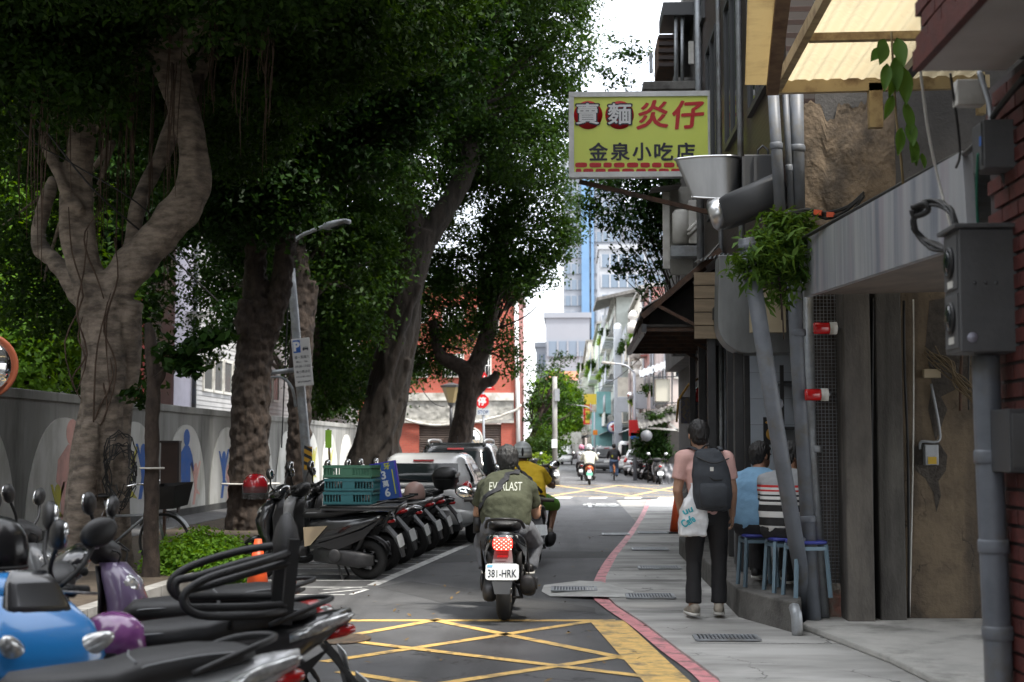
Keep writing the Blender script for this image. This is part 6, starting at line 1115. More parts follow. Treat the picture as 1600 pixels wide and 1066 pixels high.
    if plate: 
        f = c+ux.cross(uz)*.003; text('plate_text', plate, f-uz*.014, ux, uz, .068, INK, pt, bold=.012, w_=.215)
        m = MB(); q = f+uz*.050-ux*.095; m.add([q-ux*.02-uz*.012, q+ux*.02-uz*.012, q+ux*.024+uz*.008, q-ux*.016+uz*.010], [(0, 1, 2, 3)]); m.build('plate_mark', M('plate blue', (.15, .42, .70), .5), pt)
    m = MB(); 
    if lit: m.rings([sring((x, 0, z), (0, 1, 0), (0, 0, 1), a, b, 4, 16) for x, z, a, b in ((-.84, .70, .10, .10), (-.925, .685, .15, .11), (-.945, .68, .14, .10))])
    else: m.rings([sring((x, 0, z), (0, 1, 0), (0, 0, 1), a, b, 3, 12) for x, z, a, b in ((-.80, .69+.04*k, .10, .07), (-.90, .68+.06*k, .13, .055), (-.945, .675+.07*k, .09, .03))])
    m.build('tail_light', M('lit brake lamp', (1, .03, .02), .3, emit=1.5) if lit else REDL, r)
    if lit:
        m = MB(); 
        for j in range(6):
            for q in range(8): 
                if (j+q) % 2 == 0: m.box((-.9462-.000, -.062+q*.0177, .64+j*.016), (.003, .008, .007))
        tag(m.build('lamp_facets', M('lit facets', (1, .45, .35), .3, emit=2.6), r), kind='stuff'); m = MB(); m.bb((-.952, -.04, .572), (-.945, .04, .588)); m.build('reflector', REDL, r)
    m = MB(); m.tube(spline([(-.52, .15, .80), (-.72, .12, .87), (-.84, .0, .89), (-.72, -.12, .87), (-.52, -.15, .80)], 5), .013, 7); m.build('grab_rail', BLK, r)
    m = MB(); dn = 0 if riding else 1
    for s in (-1, 1): m.tube([(-.28, s*.10, .26), (-.36-.14*(1-dn), s*.13, .02+.17*(1-dn))], .014, 6)
    m.tube([(-.36-.14*(1-dn), -.13, .02+.17*(1-dn)), (-.36-.14*(1-dn), .13, .02+.17*(1-dn))], .012, 6); m.build('centre_stand', ENG, r)
    return r
def place(root, x, y, heading, lean=0, z=0): root.location = (x, y, z); root.rotation_euler = (lean, 0, heading); return root
def paint(n, c, **k): return M(n, c, .28, coat=.7, **k)
P_BLUE, P_BLK, P_GREY, P_WHT, P_RED, P_SIL, P_PUR, P_NAVY, P_BRN = paint('blue paint', (.02, .22, .58)), GLOSSBLK, paint('grey paint', (.12, .125, .13)), paint('pearl white', (.55, .56, .57)), paint('red paint', (.40, .02, .02)), paint('silver grey', (.30, .31, .32)), paint('mauve paint', (.16, .12, .22)), paint('navy paint', (.02, .05, .22)), paint('matt black', (.03, .03, .032))
PAN = ('body_panel', 'leg_shield', 'front_fender')
base = scooter('black scooter', P_BLK); base2 = scooter('black scooter', P_BLK, sporty=False)
def make(src, label, pm, group, x, y, hd_, lean=-.06):
    c = copy_tree(src); c['label'] = label; c['group'] = group; recolor(c, PAN, pm); return place(c, x, y, hd_, lean)
GN, GM, GF = 'scooters parked in the near row', 'scooters parked in the middle row', 'scooters parked beyond the junction'
n1 = make(base, 'grey and white scooter with black seat, nearest at the bottom left', P_WHT, GN, -1.78, 4.72, R(204))
n2 = make(base, 'black scooter carrying a tubular rear backrest frame', P_BRN, GN, -1.80, 6.02, R(203))
n3 = make(base2, 'red-panelled scooter behind the backrest frame', P_RED, GN, -2.05, 6.95, R(200))
n4 = make(base, 'dark scooter with mauve panels, handlebar towards the road', P_PUR, GN, -2.95, 7.7, R(8))
n5 = make(base, 'bright blue scooter with large headlights facing the road', P_BLUE, GN, -2.42, 5.50, R(-36))
recolor(n5, ('handlebar_cover',), P_BLUE)
n6 = make(base, 'grey scooter with long black seat under the fig tree', P_GREY, GN, -4.0, 9.3, R(5)); n7 = make(base2, 'black scooter at the kerb in front of the thin trunk', P_BLK, GN, -3.9, 8.4, R(12)); n8 = make(base2, 'black scooter at the very left edge beyond the blue one', P_BLK, GN, -3.9, 7.3, R(-25))
n9 = make(base, 'silver scooter tucked between the blue scooter and the fig tree', P_SIL, GN, -3.5, 6.9, R(-20))
for s_ in (n3, n1, n8, n9):
    for c in [c for c in s_.children_recursive if c.name.startswith('mirror_')]: bpy.data.objects.remove(c)
# backrest frame bolted on n2
def kid(parent, name, mb, mat): o = mb.build(name, mat, None, org=(0, 0, 0)); o.parent = parent; OFF[o.name] = V((0, 0, 0)); return o
D = .20; m = MB()
for s in (-1, 1):
    m = MB()
    for q_, y_ in ((0, .21), (.045, .15)): m.tube(spline([(-.81+D, s*.13, 1.12-q_), (-.66+D, s*y_, 1.09-q_), (-.44+D, s*y_, 1.03-q_), (-.34+D-q_*.3, s*y_, .965), (-.35+D-q_*.3, s*y_, .90), (-.44+D, s*y_, .865+q_*.6), (-.66+D, s*y_, .86+q_*.6), (-.80+D, s*.13, .86+q_*.6)], 5), .0185, 8)
    kid(n2, 'armrest_hoop', m, BLK)
for s in (-1, 1): m = MB(); m.beam((-.80+D, s*.13, .80), (-.83+D, s*.13, 1.18), .035, .05); kid(n2, 'backrest_post', m, BLK)
m = MB(); m.rings([sring((-.82+D, 0, z), (1, 0, 0), (0, 1, 0), d, w_, 2.3, 18) for z, d, w_ in ((1.06, .04, .10), (1.09, .10, .24), (1.15, .115, .25), (1.22, .09, .18), (1.27, .05, .08), (1.285, .02, .02))]); kid(n2, 'backrest_pad', m, VINYL)
for s in (-1, 1): m = MB(); m.tube([(-.55+D, s*.12, .78), (-.55+D, s*.2, .86)], .011, 6); kid(n2, 'stay', m, BLK)
m = MB(); m.rings([sring((x, 0, z), (1, 0, 0), (0, 1, 0), d, w_, 3.6, 24) for x, z, w_, d in ((.60, .58, .20, .10), (.60, .66, .40, .20), (.57, .78, .54, .28), (.51, .90, .50, .26), (.44, .99, .36, .18), (.41, 1.03, .2, .08))]); kid(n5, 'front_cowl', m, P_BLUE); m = MB(); m.rings([sring((x, 0, z), (1, 0, 0), (0, 1, 0), d, w_, 3, 16) for x, z, w_, d in ((.60, .885, .30, .06), (.545, .97, .30, .04), (.50, 1.05, .24, .025), (.47, 1.10, .16, .02))]); kid(n5, 'fly_screen', m, GLOSSBLK)
for s in (-1, 1): m = MB(); m.tube(spline([(.60, s*.10, .60), (.675, s*.07, .72), (.66, s*.05, .84), (.60, s*.05, .92), (.53, s*.10, .985)], 5), .005, 5); kid(n5, 'panel_seam', m, BLK)
m = MB(); m.rings([sring((x, 0, z), (1, 0, 0), (0, 1, 0), d, w_, 3, 14) for x, z, w_, d in ((.655, .64, .10, .03), (.685, .70, .13, .03), (.68, .76, .08, .03))]); kid(n5, 'nose_grille', m, BLK)
for s in (-1, 1): m = MB(); m.ell((.655, s*.155, .81), (.04, .125, .045), Matrix.Rotation(-.6*s, 3, 'Z') @ Matrix.Rotation(.45*s, 3, 'X')); kid(n5, 'headlight', m, CLEAR)
# tall visor mirror in the foreground belongs to the nearest scooter
for s_ in (n1, n2, n3, n4, n5, n6, n7, n9): s_.scale = (.95, .95, .95)
# middle row
R0 = [(575, 906), (598, 893), (622, 882), (644, 872), (662, 863), (680, 855), (697, 846)]
mid = []
for i, ((px, py), src, pm, lab, hd_) in enumerate(zip(R0, (base2, base, base2, base, base, base2, base), (P_BLK, P_WHT, P_BLK, P_SIL, P_BRN, P_BLK, P_NAVY), ('black scooter with a beige side panel carrying green crates', 'white-tailed scooter right behind the crate scooter', 'black scooter below the blue price board', 'silver-tailed scooter third before the white car', 'matt black scooter with a pink helmet on its seat', 'black scooter with a large black top box', 'dark blue scooter with a big rear wheel, next to the white car'), (174, 172, 175, 171, 174, 172, 174))):
    q = G(px, py); a = R(hd_); mid.append(make(src, lab, pm, GM, q.x+.62*cos(a), q.y+.62*sin(a), a, -.10))
s1 = mid[0]; BEIG = M('beige panel', (.42, .33, .22), .5)
m = MB()
for s in (-1, 1): m.prism([(.08, .62), (-.20, .64), (.0, .42), (.07, .40)], (0, s*.16+(.012 if s > 0 else -.006), 0), (1, 0, 0), (0, 0, 1), .006)
kid(s1, 'beige_side_panel', m, BEIG)
m = MB(); m.bb((-.98, -.24, .825), (-.14, .24, .845)); kid(s1, 'rack_board', m, DKGREY)
m = MB(); [m.tube([(-.14, s*.24, .862), (-1.02, s*.24, .862)], .014, 6) for s in (-1, 1)]; m.tube([(-1.02, -.24, .862), (-1.02, .24, .862)], .014, 6); [m.beam((-.85, s*.16, .62), (-.95, s*.2, .83), .02, .02) for s in (-1, 1)]; kid(s1, 'rack_rail', m, BLK)
def topbox(root, x=-.80, z=.90):
    m = MB(); m.rings([sring((x, 0, z+h), (1, 0, 0), (0, 1, 0), a, b, 3.4, 22) for h, a, b in ((0, .26, .30), (.05, .32, .38), (.15, .38, .44), (.16, .39, .45))]); kid(root, 'top_box', m, BLK)
    m = MB(); m.rings([sring((x, 0, z+h), (1, 0, 0), (0, 1, 0), a, b, 3.0, 22) for h, a, b in ((.163, .39, .45), (.22, .375, .43), (.28, .30, .34), (.31, .16, .18))]); kid(root, 'top_box_lid', m, BLK)
    m = MB(); m.beam((x-.185, -.13, z+.20), (x-.185, .13, z+.20), .03, .05); kid(root, 'reflector_strip', m, CLEAR)
topbox(mid[5]); topbox(mid[2], -.78, .88) if 0 else None
# helmets
def helmet(label, c, col_, rot=None, visor=False, r_=.125, name='helmet'):
    o = empty(name, (c.x, c.y, c.z-.13), label, 'helmet'); m = MB(); rt = rot or Matrix.Identity(3); m.rings([[c+rt @ V((r_*1.12*k_*cos(a), r_*k_*sin(a), z)) for a in [2*pi*j/20 for j in range(20)]] for z, k_ in ((-.11, .93), (-.10, 1.0), (-.03, 1.03), (.04, .95), (.09, .75), (.12, .45), (.13, .12))]); m.build('shell', col_, o)
    m = MB(); m.rings([[c+rt @ V((r_*1.12*1.02*cos(a), r_*1.02*sin(a), z)) for a in [2*pi*j/20 for j in range(20)]] for z in (-.115, -.098)]); m.build('rim', BLK, o)
    if visor: m = MB(); m.grid(lambda u, v: c+rt @ V((r_*1.22*cos((u-.5)*2.4), r_*1.12*sin((u-.5)*2.4), -.02-v*.15)), 14, 4); m.build('visor', M('smoked visor', (.10, .10, .10), .1, alpha=.55), o, fix=False)
    else: m = MB(); m.bb(c+V((-.06, -r_*1.05, -.05)), c+V((.06, -r_*.98, -.02))); m.build('vent', BLK, o)
    return o
helmet('glossy red open helmet with clear visor hung on a mirror', P(399, 757, 16.9), M('helmet red', (.42, .012, .02), .2, coat=.8), Matrix.Rotation(-1.4, 3, 'Z'), True, .15)
helmet('purple helmet hanging by the blue scooter', P(176, 1006, 5.9), M('helmet purple', (.20, .06, .22), .2, (.28, .10, .28), 12, coat=.8), Matrix.Rotation(.6, 3, 'X'), False, .135)
helmet('pinkish beige helmet resting on a scooter seat by the white car', P(648, 768, 18.9), M('helmet pink beige', (.42, .28, .25), .35), None, False)
helmet('black helmet at the left edge of the picture', P(-6, 850, 6.6), M('helmet black', (.012, .012, .013), .25), None, False, .13)
# crates
def crate(c, rot, mat, label):
    o = empty('crate', c, label, 'crate', 'plastic crates stacked on the scooter rack'); m = MB(); L_, W_, H_ = .56, .40, .145
    m.bb((-L_/2, -W_/2, 0), (L_/2, W_/2, .012))
    for s in (-1, 1):
        m.bb((-L_/2, s*W_/2-.008, .013), (L_/2, s*W_/2+.008, .035)); m.bb((-L_/2, s*W_/2-.012, H_-.03), (L_/2, s*W_/2+.012, H_)); m.bb((s*L_/2-.008, -W_/2+.02, .013), (s*L_/2+.008, W_/2-.02, .035)); m.bb((s*L_/2-.012, -W_/2+.02, H_-.03), (s*L_/2+.012, W_/2-.02, H_))
        for k in range(17): x = -L_/2+.01+(L_-.02)*k/16; m.bb((x-.006, s*W_/2-.006, .036), (x+.006, s*W_/2+.006, H_-.031))
        for k in range(11): y = -W_/2+.03+(W_-.06)*k/10; m.bb((s*L_/2-.006, y-.006, .036), (s*L_/2+.006, y+.006, H_-.031))
        m.bb((-.07, s*W_/2-.009, .036), (.07, s*W_/2+.009, H_-.031))
    b = m.build('crate_body', mat, None, org=(0, 0, 0)); b.parent = o; OFF[b.name] = V(c); o.rotation_euler = (0, 0, rot); return o
a = s1.rotation_euler.z; cc = V((s1.location.x-.42*cos(a), s1.location.y-.42*sin(a), .855))
CG, CT = M('green crate plastic', (.035, .12, .075), .5), M('teal crate plastic', (.012, .095, .11), .5)
crate(cc, a, CT, 'bottom teal crate of the stack on the scooter rack'); crate(cc+V((.01, 0, .15)), a+.03, CT, 'middle teal crate of the stack'); crate(cc+V((0, .01, .30)), a-.04, CG, 'topmost green crate of the stack')
# blue price board
pb = empty('price_board', P(605, 782, 17.2), 'blue price board with 植牙 3萬6 standing on a parked scooter', 'sign'); rt = Matrix.Rotation(-R(10), 3, 'Y'); bx, bz = rt @ V((1, 0, 0)), rt @ V((0, 0, 1)); cb = P(603, 752, 17.2)
BLUEB = M('board blue', (.012, .075, .32), .45, (.01, .06, .26), 3); VIO = M('board edge violet', (.05, .03, .45), .5)
m = MB(); m.box(cb, (.275, .10, .44), rt); m.build('board', BLUEB, pb); m = MB(); m.box(cb+bx*.1475, (.018, .104, .44), rt); m.box(cb+bz*.226, (.312, .104, .010), rt); m.build('edge', VIO, pb)
YT = M('print yellow', (.42, .45, .02), .5); WT = M('print white', (.55, .6, .62), .5); f = cb-V((0, .0525, 0))
for ch, u_, v_, h_, mt in (('植', -.065, .165, .075, YT), ('牙', .045, .175, .075, YT), ('3', -.01, .075, .10, WT), ('萬', .0, -.03, .08, WT), ('6', .005, -.135, .105, WT)): text('letter', ch, f+bx*u_+bz*v_, bx, bz, h_, mt, pb, bold=.03)
m = MB(); m.box(f+bx*.10-bz*.02, (.012, .004, .30), rt); m.build('fine_print', YT, pb)

# ---------------------------------------------------------------- cars (facing +X, origin on the ground below the middle)
def car(label, paint_, L_=3.9, W_=1.68, H_=1.45, zb=.92, cabs=None, group=None, name='parked_car', cat='car', roof=None, plate=True, rails=False, rearlight=REDL):
    r = empty(name, (0, 0, 0), label, cat, group); l2 = L_/2
    cabs = cabs or [(zb-.02, -l2+.06, l2*.52, W_-.06), (zb+.14, -l2+.14, l2*.36, W_-.13), (H_-.17, -l2+.33, l2*.10, W_-.34), (H_-.06, -l2+.42, 0.0, W_-.44), (H_, -l2+.62, -.2, W_-.62)]
    m = MB(); m.rings([sring((x, 0, z), (0, 1, 0), (0, 0, 1), w_, h_, p, 26) for x, z, w_, h_, p in ((-l2, .55, W_*.72, .36, 3), (-l2+.06, .57, W_*.90, .58, 4), (-l2+.22, .59, W_*.985, .70, 4.5), (-l2+.8, .60, W_, .72, 5), (0, .59, W_, .70, 5), (l2*.45, .60, W_, .70, 5), (l2*.75, .56, W_*.97, .60, 4), (l2-.1, .50, W_*.86, .44, 4), (l2, .48, W_*.7, .30, 3))]); m.build('body', paint_, r)
    def cab(z):
        for a, b in zip(cabs, cabs[1:]):
            if a[0] <= z <= b[0]: t = (z-a[0])/(b[0]-a[0]); return [a[i]+(b[i]-a[i])*t for i in range(1, 4)]
        return cabs[-1][1:]
    PW = 5.5
    m = MB(); nz_ = 10; zs = [cabs[0][0]+(cabs[-1][0]-cabs[0][0])*i/nz_ for i in range(nz_+1)]
    m.rings([sring(((cab(z)[0]+cab(z)[1])/2, 0, z), (1, 0, 0), (0, 1, 0), cab(z)[1]-cab(z)[0], cab(z)[2], PW, 40) for z in zs]); m.build('cabin', paint_ if roof is None else roof, r)
    def rear(y, z, o): x0, x1, w_ = cab(z); return V(((x0+x1)/2-(x1-x0)/2*max(0, 1-abs(2*y/w_)**PW)**(1/PW)-o, y, z))
    def side(x, z, s, o): x0, x1, w_ = cab(z); q = abs((x-(x0+x1)/2)/((x1-x0)/2)); return V((x, s*(w_/2*max(0, 1-min(q, 1)**PW)**(1/PW)+o), z))
    za, zt = zb+.05, H_-.16
    m = MB(); m.grid(lambda u, v: rear((u-.5)*2*(W_/2-.24-.05*v), za+(zt-za)*v, .006), 16, 6); m.build('rear_window', GLASS, r, fix=False)
    for s in (-1, 1):
        xa, xb = cab(za)[0], cab(za)[1]; m_ = (xa+xb)/2
        for q0, q1 in ((.10, .30), (.33, .58), (.61, .86)):
            m = MB(); m.grid(lambda u, v: side(xa+(xb-xa)*(q0+(q1-q0)*u)+(.16*v if q0 < .2 and u < .5 else 0)-(.22*v if q1 > .8 and u > .5 else 0), za+(zt-za-.01)*v, s, .006), 8, 4); m.build('side_window', GLASS, r, fix=False)
        m = MB(); m.rings([sring((-l2+.14+dx, s*(W_/2-.13), z), (1, 0, 0), (0, 1, 0), d, w_, 2.4, 14) for z, dx, d, w_ in ((.70, .02, .08, .08), (.76, 0, .24, .22), (.86, .03, .24, .20), (.95, .09, .14, .13), (.99, .13, .03, .03))]); m.build('tail_light', rearlight, r)
        m = MB(); m.ell((l2*.52, s*(W_/2+.06), zb+.10), (.07, .09, .065)); m.build('wing_mirror', paint_, r)
        for x in (-l2+.68, l2-.78):
            m = MB(); rr = .30; m.rings([[V((x+(.22+.08*cos(b))*cos(a_), s*(W_/2-.10)+.085*sin(b), rr+(.22+.08*cos(b))*sin(a_))) for b in [2*pi*j/8 for j in range(8)]] for a_ in [2*pi*i/20 for i in range(21)]], True, False); wh = m.build('wheel', RUB, r)
            m = MB(); m.lathe([(.20, -.02), (.20, .055), (.05, .07)], (x, s*(W_/2-.10), rr), (0, s, 0), 18); m.build('rim', ALLOY, wh)
        if rails: m = MB(); m.tube(spline([(-l2+.55, s*(W_/2-.33), H_-.05), (-l2+.62, s*(W_/2-.33), H_+.05), (0, s*(W_/2-.33), H_+.05), (.1, s*(W_/2-.33), H_-.05)], 4), .025, 7); m.build('roof_rail', SILVER, r)
    m = MB(); m.rings([sring((x, 0, z), (0, 1, 0), (0, 0, 1), w_, h_, 4, 22) for x, z, w_, h_ in ((-l2-.04, .45, W_*.75, .16), (-l2-.02, .45, W_*.92, .24), (-l2+.12, .44, W_*1.0, .28), (-l2+.3, .42, W_*1.0, .24))]); m.build('bumper', paint_, r)
    m = MB(); m.bb((-l2+.02, -W_*.36, .22), (-l2+.3, W_*.36, .32)); m.build('bumper_base', BLK, r)
    m = MB(); m.bb((-l2-.012, -.17, .62), (-l2+.02, .17, .76)); m.build('number_plate', PLATE, r)
    m = MB(); q = rear(0, zt+.05, .02); m.bb((q.x-.02, -.16, zt+.03), (q.x+.06, .16, zt+.06)); m.build('high_brake_light', REDL, r)
    m = MB(); q = rear(0, za+.02, .02); m.beam(rear(-.1, za+.02, .02), rear(.35, za+.05, .02), .012, .012); m.build('rear_wiper', BLK, r)
    m = MB(); m.tube([(-l2+.75, 0, H_-.01), (-l2+.62, 0, H_+.12)], .008, 5); m.build('aerial', BLK, r)
    return r
CWHITE = M('car white', (.62, .63, .63), .25, coat=.8); CSIL = M('car silver', (.42, .43, .44), .28, metal=.4, coat=.8)
GC, GCF = 'cars parked along the left lane', 'vehicles parked far down the street'
c1 = car('white hatchback parked with its tail to the camera', CWHITE, 3.9, 1.66, 1.42, group=GC); place(c1, -2.20, 23.9, R(87))
c2 = car('silver people carrier with a black roof, in front of the white hatchback', CSIL, 4.4, 1.76, 1.60, .98, group=GC, roof=GLOSSBLK, rails=True); place(c2, -2.12, 29.4, R(87.5))
vans = [(.90, -2.15, 1.75, 1.66), (1.2, -2.13, 1.45, 1.62), (1.7, -2.08, 1.15, 1.50), (1.86, -2.02, 1.05, 1.36), (1.9, -1.9, .9, 1.15)]
def far(o, px, Y, hd_=90): place(o, P(px, 720, Y).x, Y+2, R(hd_)); return o
v1 = far(car('white van seen from behind, parked far down on the right', CWHITE, 4.0, 1.5, 1.85, .98, cabs=[(z, a+.2, b, c_-.2) for z, a, b, c_ in vans], group=GCF, name='parked_van', cat='van'), 984, 84)
c3 = copy_tree(c2); c3['label'] = 'dark blue-grey car parked far down, left of the white van'; c3['group'] = GCF; recolor(c3, ('body', 'bumper', 'wing_mirror'), P_GREY); recolor(c3, ('cabin',), P_GREY); far(c3, 948, 86)
c4 = copy_tree(c2); c4['label'] = 'black people carrier parked beyond the dark blue-grey car'; c4['group'] = GCF; recolor(c4, ('body', 'bumper', 'wing_mirror', 'cabin'), GLOSSBLK); far(c4, 926, 93)
c5 = copy_tree(c1); c5['label'] = 'pale car half hidden by parked scooters beside the white van'; c5['group'] = GCF; recolor(c5, ('body', 'cabin', 'bumper'), CSIL); far(c5, 1003, 76, 85)
tk = empty('box_truck', (0, 0, 0), 'white box truck far down on the left of the street', 'truck', GCF); m = MB(); m.bb((-2.6, -.95, .9), (.9, .95, 2.9)); m.build('box', OFFW, tk, bev=.04); m = MB(); m.rings([sring((1.75, 0, z), (1, 0, 0), (0, 1, 0), d, w_, 5, 20) for z, d, w_ in ((.5, 1.5, 1.7), (1.2, 1.5, 1.75), (2.0, 1.2, 1.6), (2.2, .9, 1.4))]); m.build('cab', CWHITE, tk)
for x in (-1.8, 1.6):
    for s in (-1, 1): m = MB(); m.lathe([(.36, -.12), (.38, -.08), (.38, .08), (.36, .12)], (x, s*.8, .38), (0, 1, 0), 18); m.build('wheel', RUB, tk)
m = MB(); m.bb((-2.5, -.8, .6), (1.2, .8, .88)); m.build('chassis', BLK, tk); m = MB(); m.bb((-2.62, .5, .95), (-2.605, .85, 1.2)); m.bb((-2.62, -.85, .95), (-2.605, -.5, 1.2)); m.build('tail_light', REDL, tk); far(tk, 892, 128)
tv = car('white and yellow van coming forward far down on the left', CWHITE, 4.4, 1.7, 2.0, .98, cabs=[(z*1.04, a, b, c_) for z, a, b, c_ in vans], group=GCF, name='parked_van', cat='van'); place(tv, P(880, 720, 126).x, 128, R(-90)); m = MB(); m.bb((-1.9, -.87, 1.0), (1.0, -.84, 1.6)); kid(tv, 'yellow_panel', m, M('van yellow', (.55, .34, .02), .4))
# scooters past the junction
for i, (px, py, src, pm, hd_) in enumerate(((996, 748, base, P_SIL, 205), (1004, 750, base2, P_BLK, 203), (1012, 750, base, P_GREY, 200), (1019, 752, base2, P_BLK, 200), (989, 744, base2, P_BLK, 205), (984, 739, base, P_RED, 205), (1010, 743, base, P_BLK, 200))):
    q = G(px, py); make(src, ['silver-tailed scooter in the far row, third from the left', 'black scooter in the middle of the far row', 'grey scooter in the far row with its tail to the road', 'black scooter last in the far row, by the corner', 'black scooter second in the far row', 'dark red scooter first in the far row', 'black scooter behind the middle of the far row'][i], pm, GF, q.x+.5, q.y+.3, R(hd_-200+20))
q = G(1030, 757); make(base, 'silver scooter standing alone at the far right corner, tail to the camera', P_SIL, GF, q.x, q.y+.6, R(92), 0)
q = G(858, 757); make(base2, 'black scooter parked by the utility pole on the left', P_BLK, GF, q.x-.3, q.y-1, R(130))
# bicycles
def bicycle(label, mat, basket=True):
    o = empty('bicycle', (0, 0, 0), label, 'bicycle')
    for x in (-.52, .52):
        m = MB(); m.tube([(x+.32*cos(a_), 0, .33+.32*sin(a_)) for a_ in [2*pi*i/28 for i in range(29)]], .016, 6); w_ = m.build('wheel', RUB, o); m = MB()
        for k in range(14): a_ = 2*pi*k/14; m.tube([(x, .02*(-1)**k, .33), (x+.31*cos(a_), 0, .33+.31*sin(a_))], .002, 3)
        m.build('spokes', CHROME, w_)
    m = MB()
    for a, b in (((-.52, .0, .33), (-.15, 0, .30)), ((-.15, 0, .30), (.40, 0, .72)), ((-.15, 0, .30), (-.24, 0, .80)), ((-.52, 0, .33), (-.22, 0, .70)), ((.40, 0, .80), (.36, 0, .90)), ((.40, 0, .80), (.52, 0, .33)), ((-.2, 0, .62), (.38, 0, .64))): m.tube([a, b], .017, 7)
    m.build('bicycle_frame', mat, o); m = MB(); m.tube(spline([(.22, .28, 1.0), (.36, .2, 1.02), (.37, 0, .95), (.36, -.2, 1.02), (.22, -.28, 1.0)], 4), .012, 6); m.build('handlebar', CHROME, o)
    m = MB(); m.rings([sring((x, 0, z), (0, 1, 0), (0, 0, 1), a, b, 2.4, 10) for x, z, a, b in ((-.38, .86, .18, .06), (-.28, .86, .18, .05), (-.12, .85, .05, .03))]); m.build('saddle', BLK, o)
    m = MB(); m.grid(lambda u, v: V((-.52+.36*cos(R(20)+u*R(150)), (v-.5)*.06, .33+.36*sin(R(20)+u*R(150)))), 10, 2); m.grid(lambda u, v: V((.52+.36*cos(R(30)+u*R(120)), (v-.5)*.06, .33+.36*sin(R(30)+u*R(120)))), 10, 2); m.build('mudguard', mat, o, fix=False)
    m = MB(); m.tube([(-.15, -.1, .30), (-.15, .1, .30)], .02, 6); m.beam((-.15, .1, .3), (-.02, .13, .2), .02, .02); m.beam((-.15, -.1, .3), (-.28, -.13, .4), .02, .02); m.build('pedals', BLK, o)
    if basket: m = MB(); [m.add([(.42, -.18, .72), (.42, .18, .72), (.42, .2, .98), (.42, -.2, .98)], [(0, 1, 2, 3)]), m.add([(.74, -.16, .74), (.74, .16, .74), (.8, .2, 1.0), (.8, -.2, 1.0)], [(3, 2, 1, 0)]), m.add([(.42, -.18, .72), (.74, -.16, .74), (.8, -.2, 1.0), (.42, -.2, .98)], [(0, 1, 2, 3)]), m.add([(.42, .18, .72), (.74, .16, .74), (.8, .2, 1.0), (.42, .2, .98)], [(3, 2, 1, 0)]), m.add([(.42, -.18, .72), (.42, .18, .72), (.74, .16, .74), (.74, -.16, .74)], [(0, 1, 2, 3)])]; m.build('basket', BLK, o, fix=False)
    return o
bk1 = bicycle('old bicycle with a black basket leaning by the fig tree', GALV); place(bk1, G(196, 905).x, G(196, 905).y, R(-15), .1, .1)
for b_ in (base, base2):
    for c in list(b_.children_recursive)+[b_]: bpy.data.objects.remove(c)
# traffic cones
def cone(label, x, y, h=.7, z=0):
    o = empty('traffic_cone', (x, y, z), label, 'traffic cone', 'orange traffic cones'); m = MB(); m.lathe([(.13, .03), (.035, h), (.02, h)], (x, y, z), n=20); m.build('cone', ORN, o); m = MB(); m.lathe([(.118, h*.25), (.083, h*.55)], (x, y, z+.0), n=20, cap=False) if 0 else None; m.box((x, y, z+.015), (.36, .36, .03)); m.build('base', BLK, o, bev=.01); return o
q = G(1058, 836); cone('orange traffic cone on the pavement beyond the standing man', q.x, q.y, .70, .03)
q = G(402, 938); cone('orange traffic cone left of the backrest frame', q.x, q.y, .60); q = G(446, 925); cone('orange traffic cone right of the backrest frame', q.x, q.y, .46)
# ---------------------------------------------------------------- people (built facing +Y, origin on the ground)
SKIN = M('skin', (.42, .25, .17), .55, (.37, .21, .14), 12); SKIN2 = M('tanned skin', (.30, .16, .10), .5, (.26, .135, .085), 12)
HAIR = M('black hair', (.011, .010, .010), .5, (.017, .016, .016), 30, bump=.4, bs=60, stretch=(1, 1, .3)); HAIRG = M('greying hair', (.022, .022, .022), .55, (.045, .045, .045), 40, bump=.4, bs=70, stretch=(1, 1, .3))
EYE_ = M('eye', (.02, .015, .012), .2); LIP = M('lip', (.30, .11, .09), .5)
def seg(mb, a, b, ra, rb, n=12):
    a, b = V(a), V(b); mb.tube([a, a.lerp(b, .33), a.lerp(b, .66), b], [ra, ra*.72+rb*.33, ra*.36+rb*.66, rb], n); mb.ell(a, (ra, ra, ra), n=10, m=6); mb.ell(b, (rb, rb, rb), n=10, m=6)
def hand(mb, wr, d, side, grip=True, palm=None):
    """palm with four bent fingers and a thumb; d: from wrist along the hand, palm: the way the palm faces"""
    d = V(d).normalized(); pn = V(palm) if palm is not None else V((0, 0, -1)); pn = (pn-d*pn.dot(d)).normalized(); ac = d.cross(pn)*side; w0 = V(wr)
    rt = Matrix((d, ac, pn)).transposed(); mb.ell(w0+d*.045, (.055, .042, .018), rt, 10, 6)
    for i, ln in enumerate((.068, .076, .072, .056)):
        s = w0+d*.085+ac*(.030-.020*i); b1 = s+d*ln*.45+pn*(.012 if grip else .004); b2 = b1+(d*.25+pn*(.9 if grip else .3)).normalized()*ln*.38; b3 = b2+((-d*.7+pn*.6) if grip else (d*.5+pn*.5)).normalized()*ln*.3
        mb.tube([s-d*.02, s, b1, b2, b3], [.0095, .0095, .009, .0085, .007], 7)
    s = w0+d*.025+ac*.038; mb.tube([s-ac*.02, s+ac*.014+d*.02, s+ac*.014+d*.05+pn*.018, s+d*.066+pn*.034+ac*.004], [.012, .0115, .010, .008], 7)
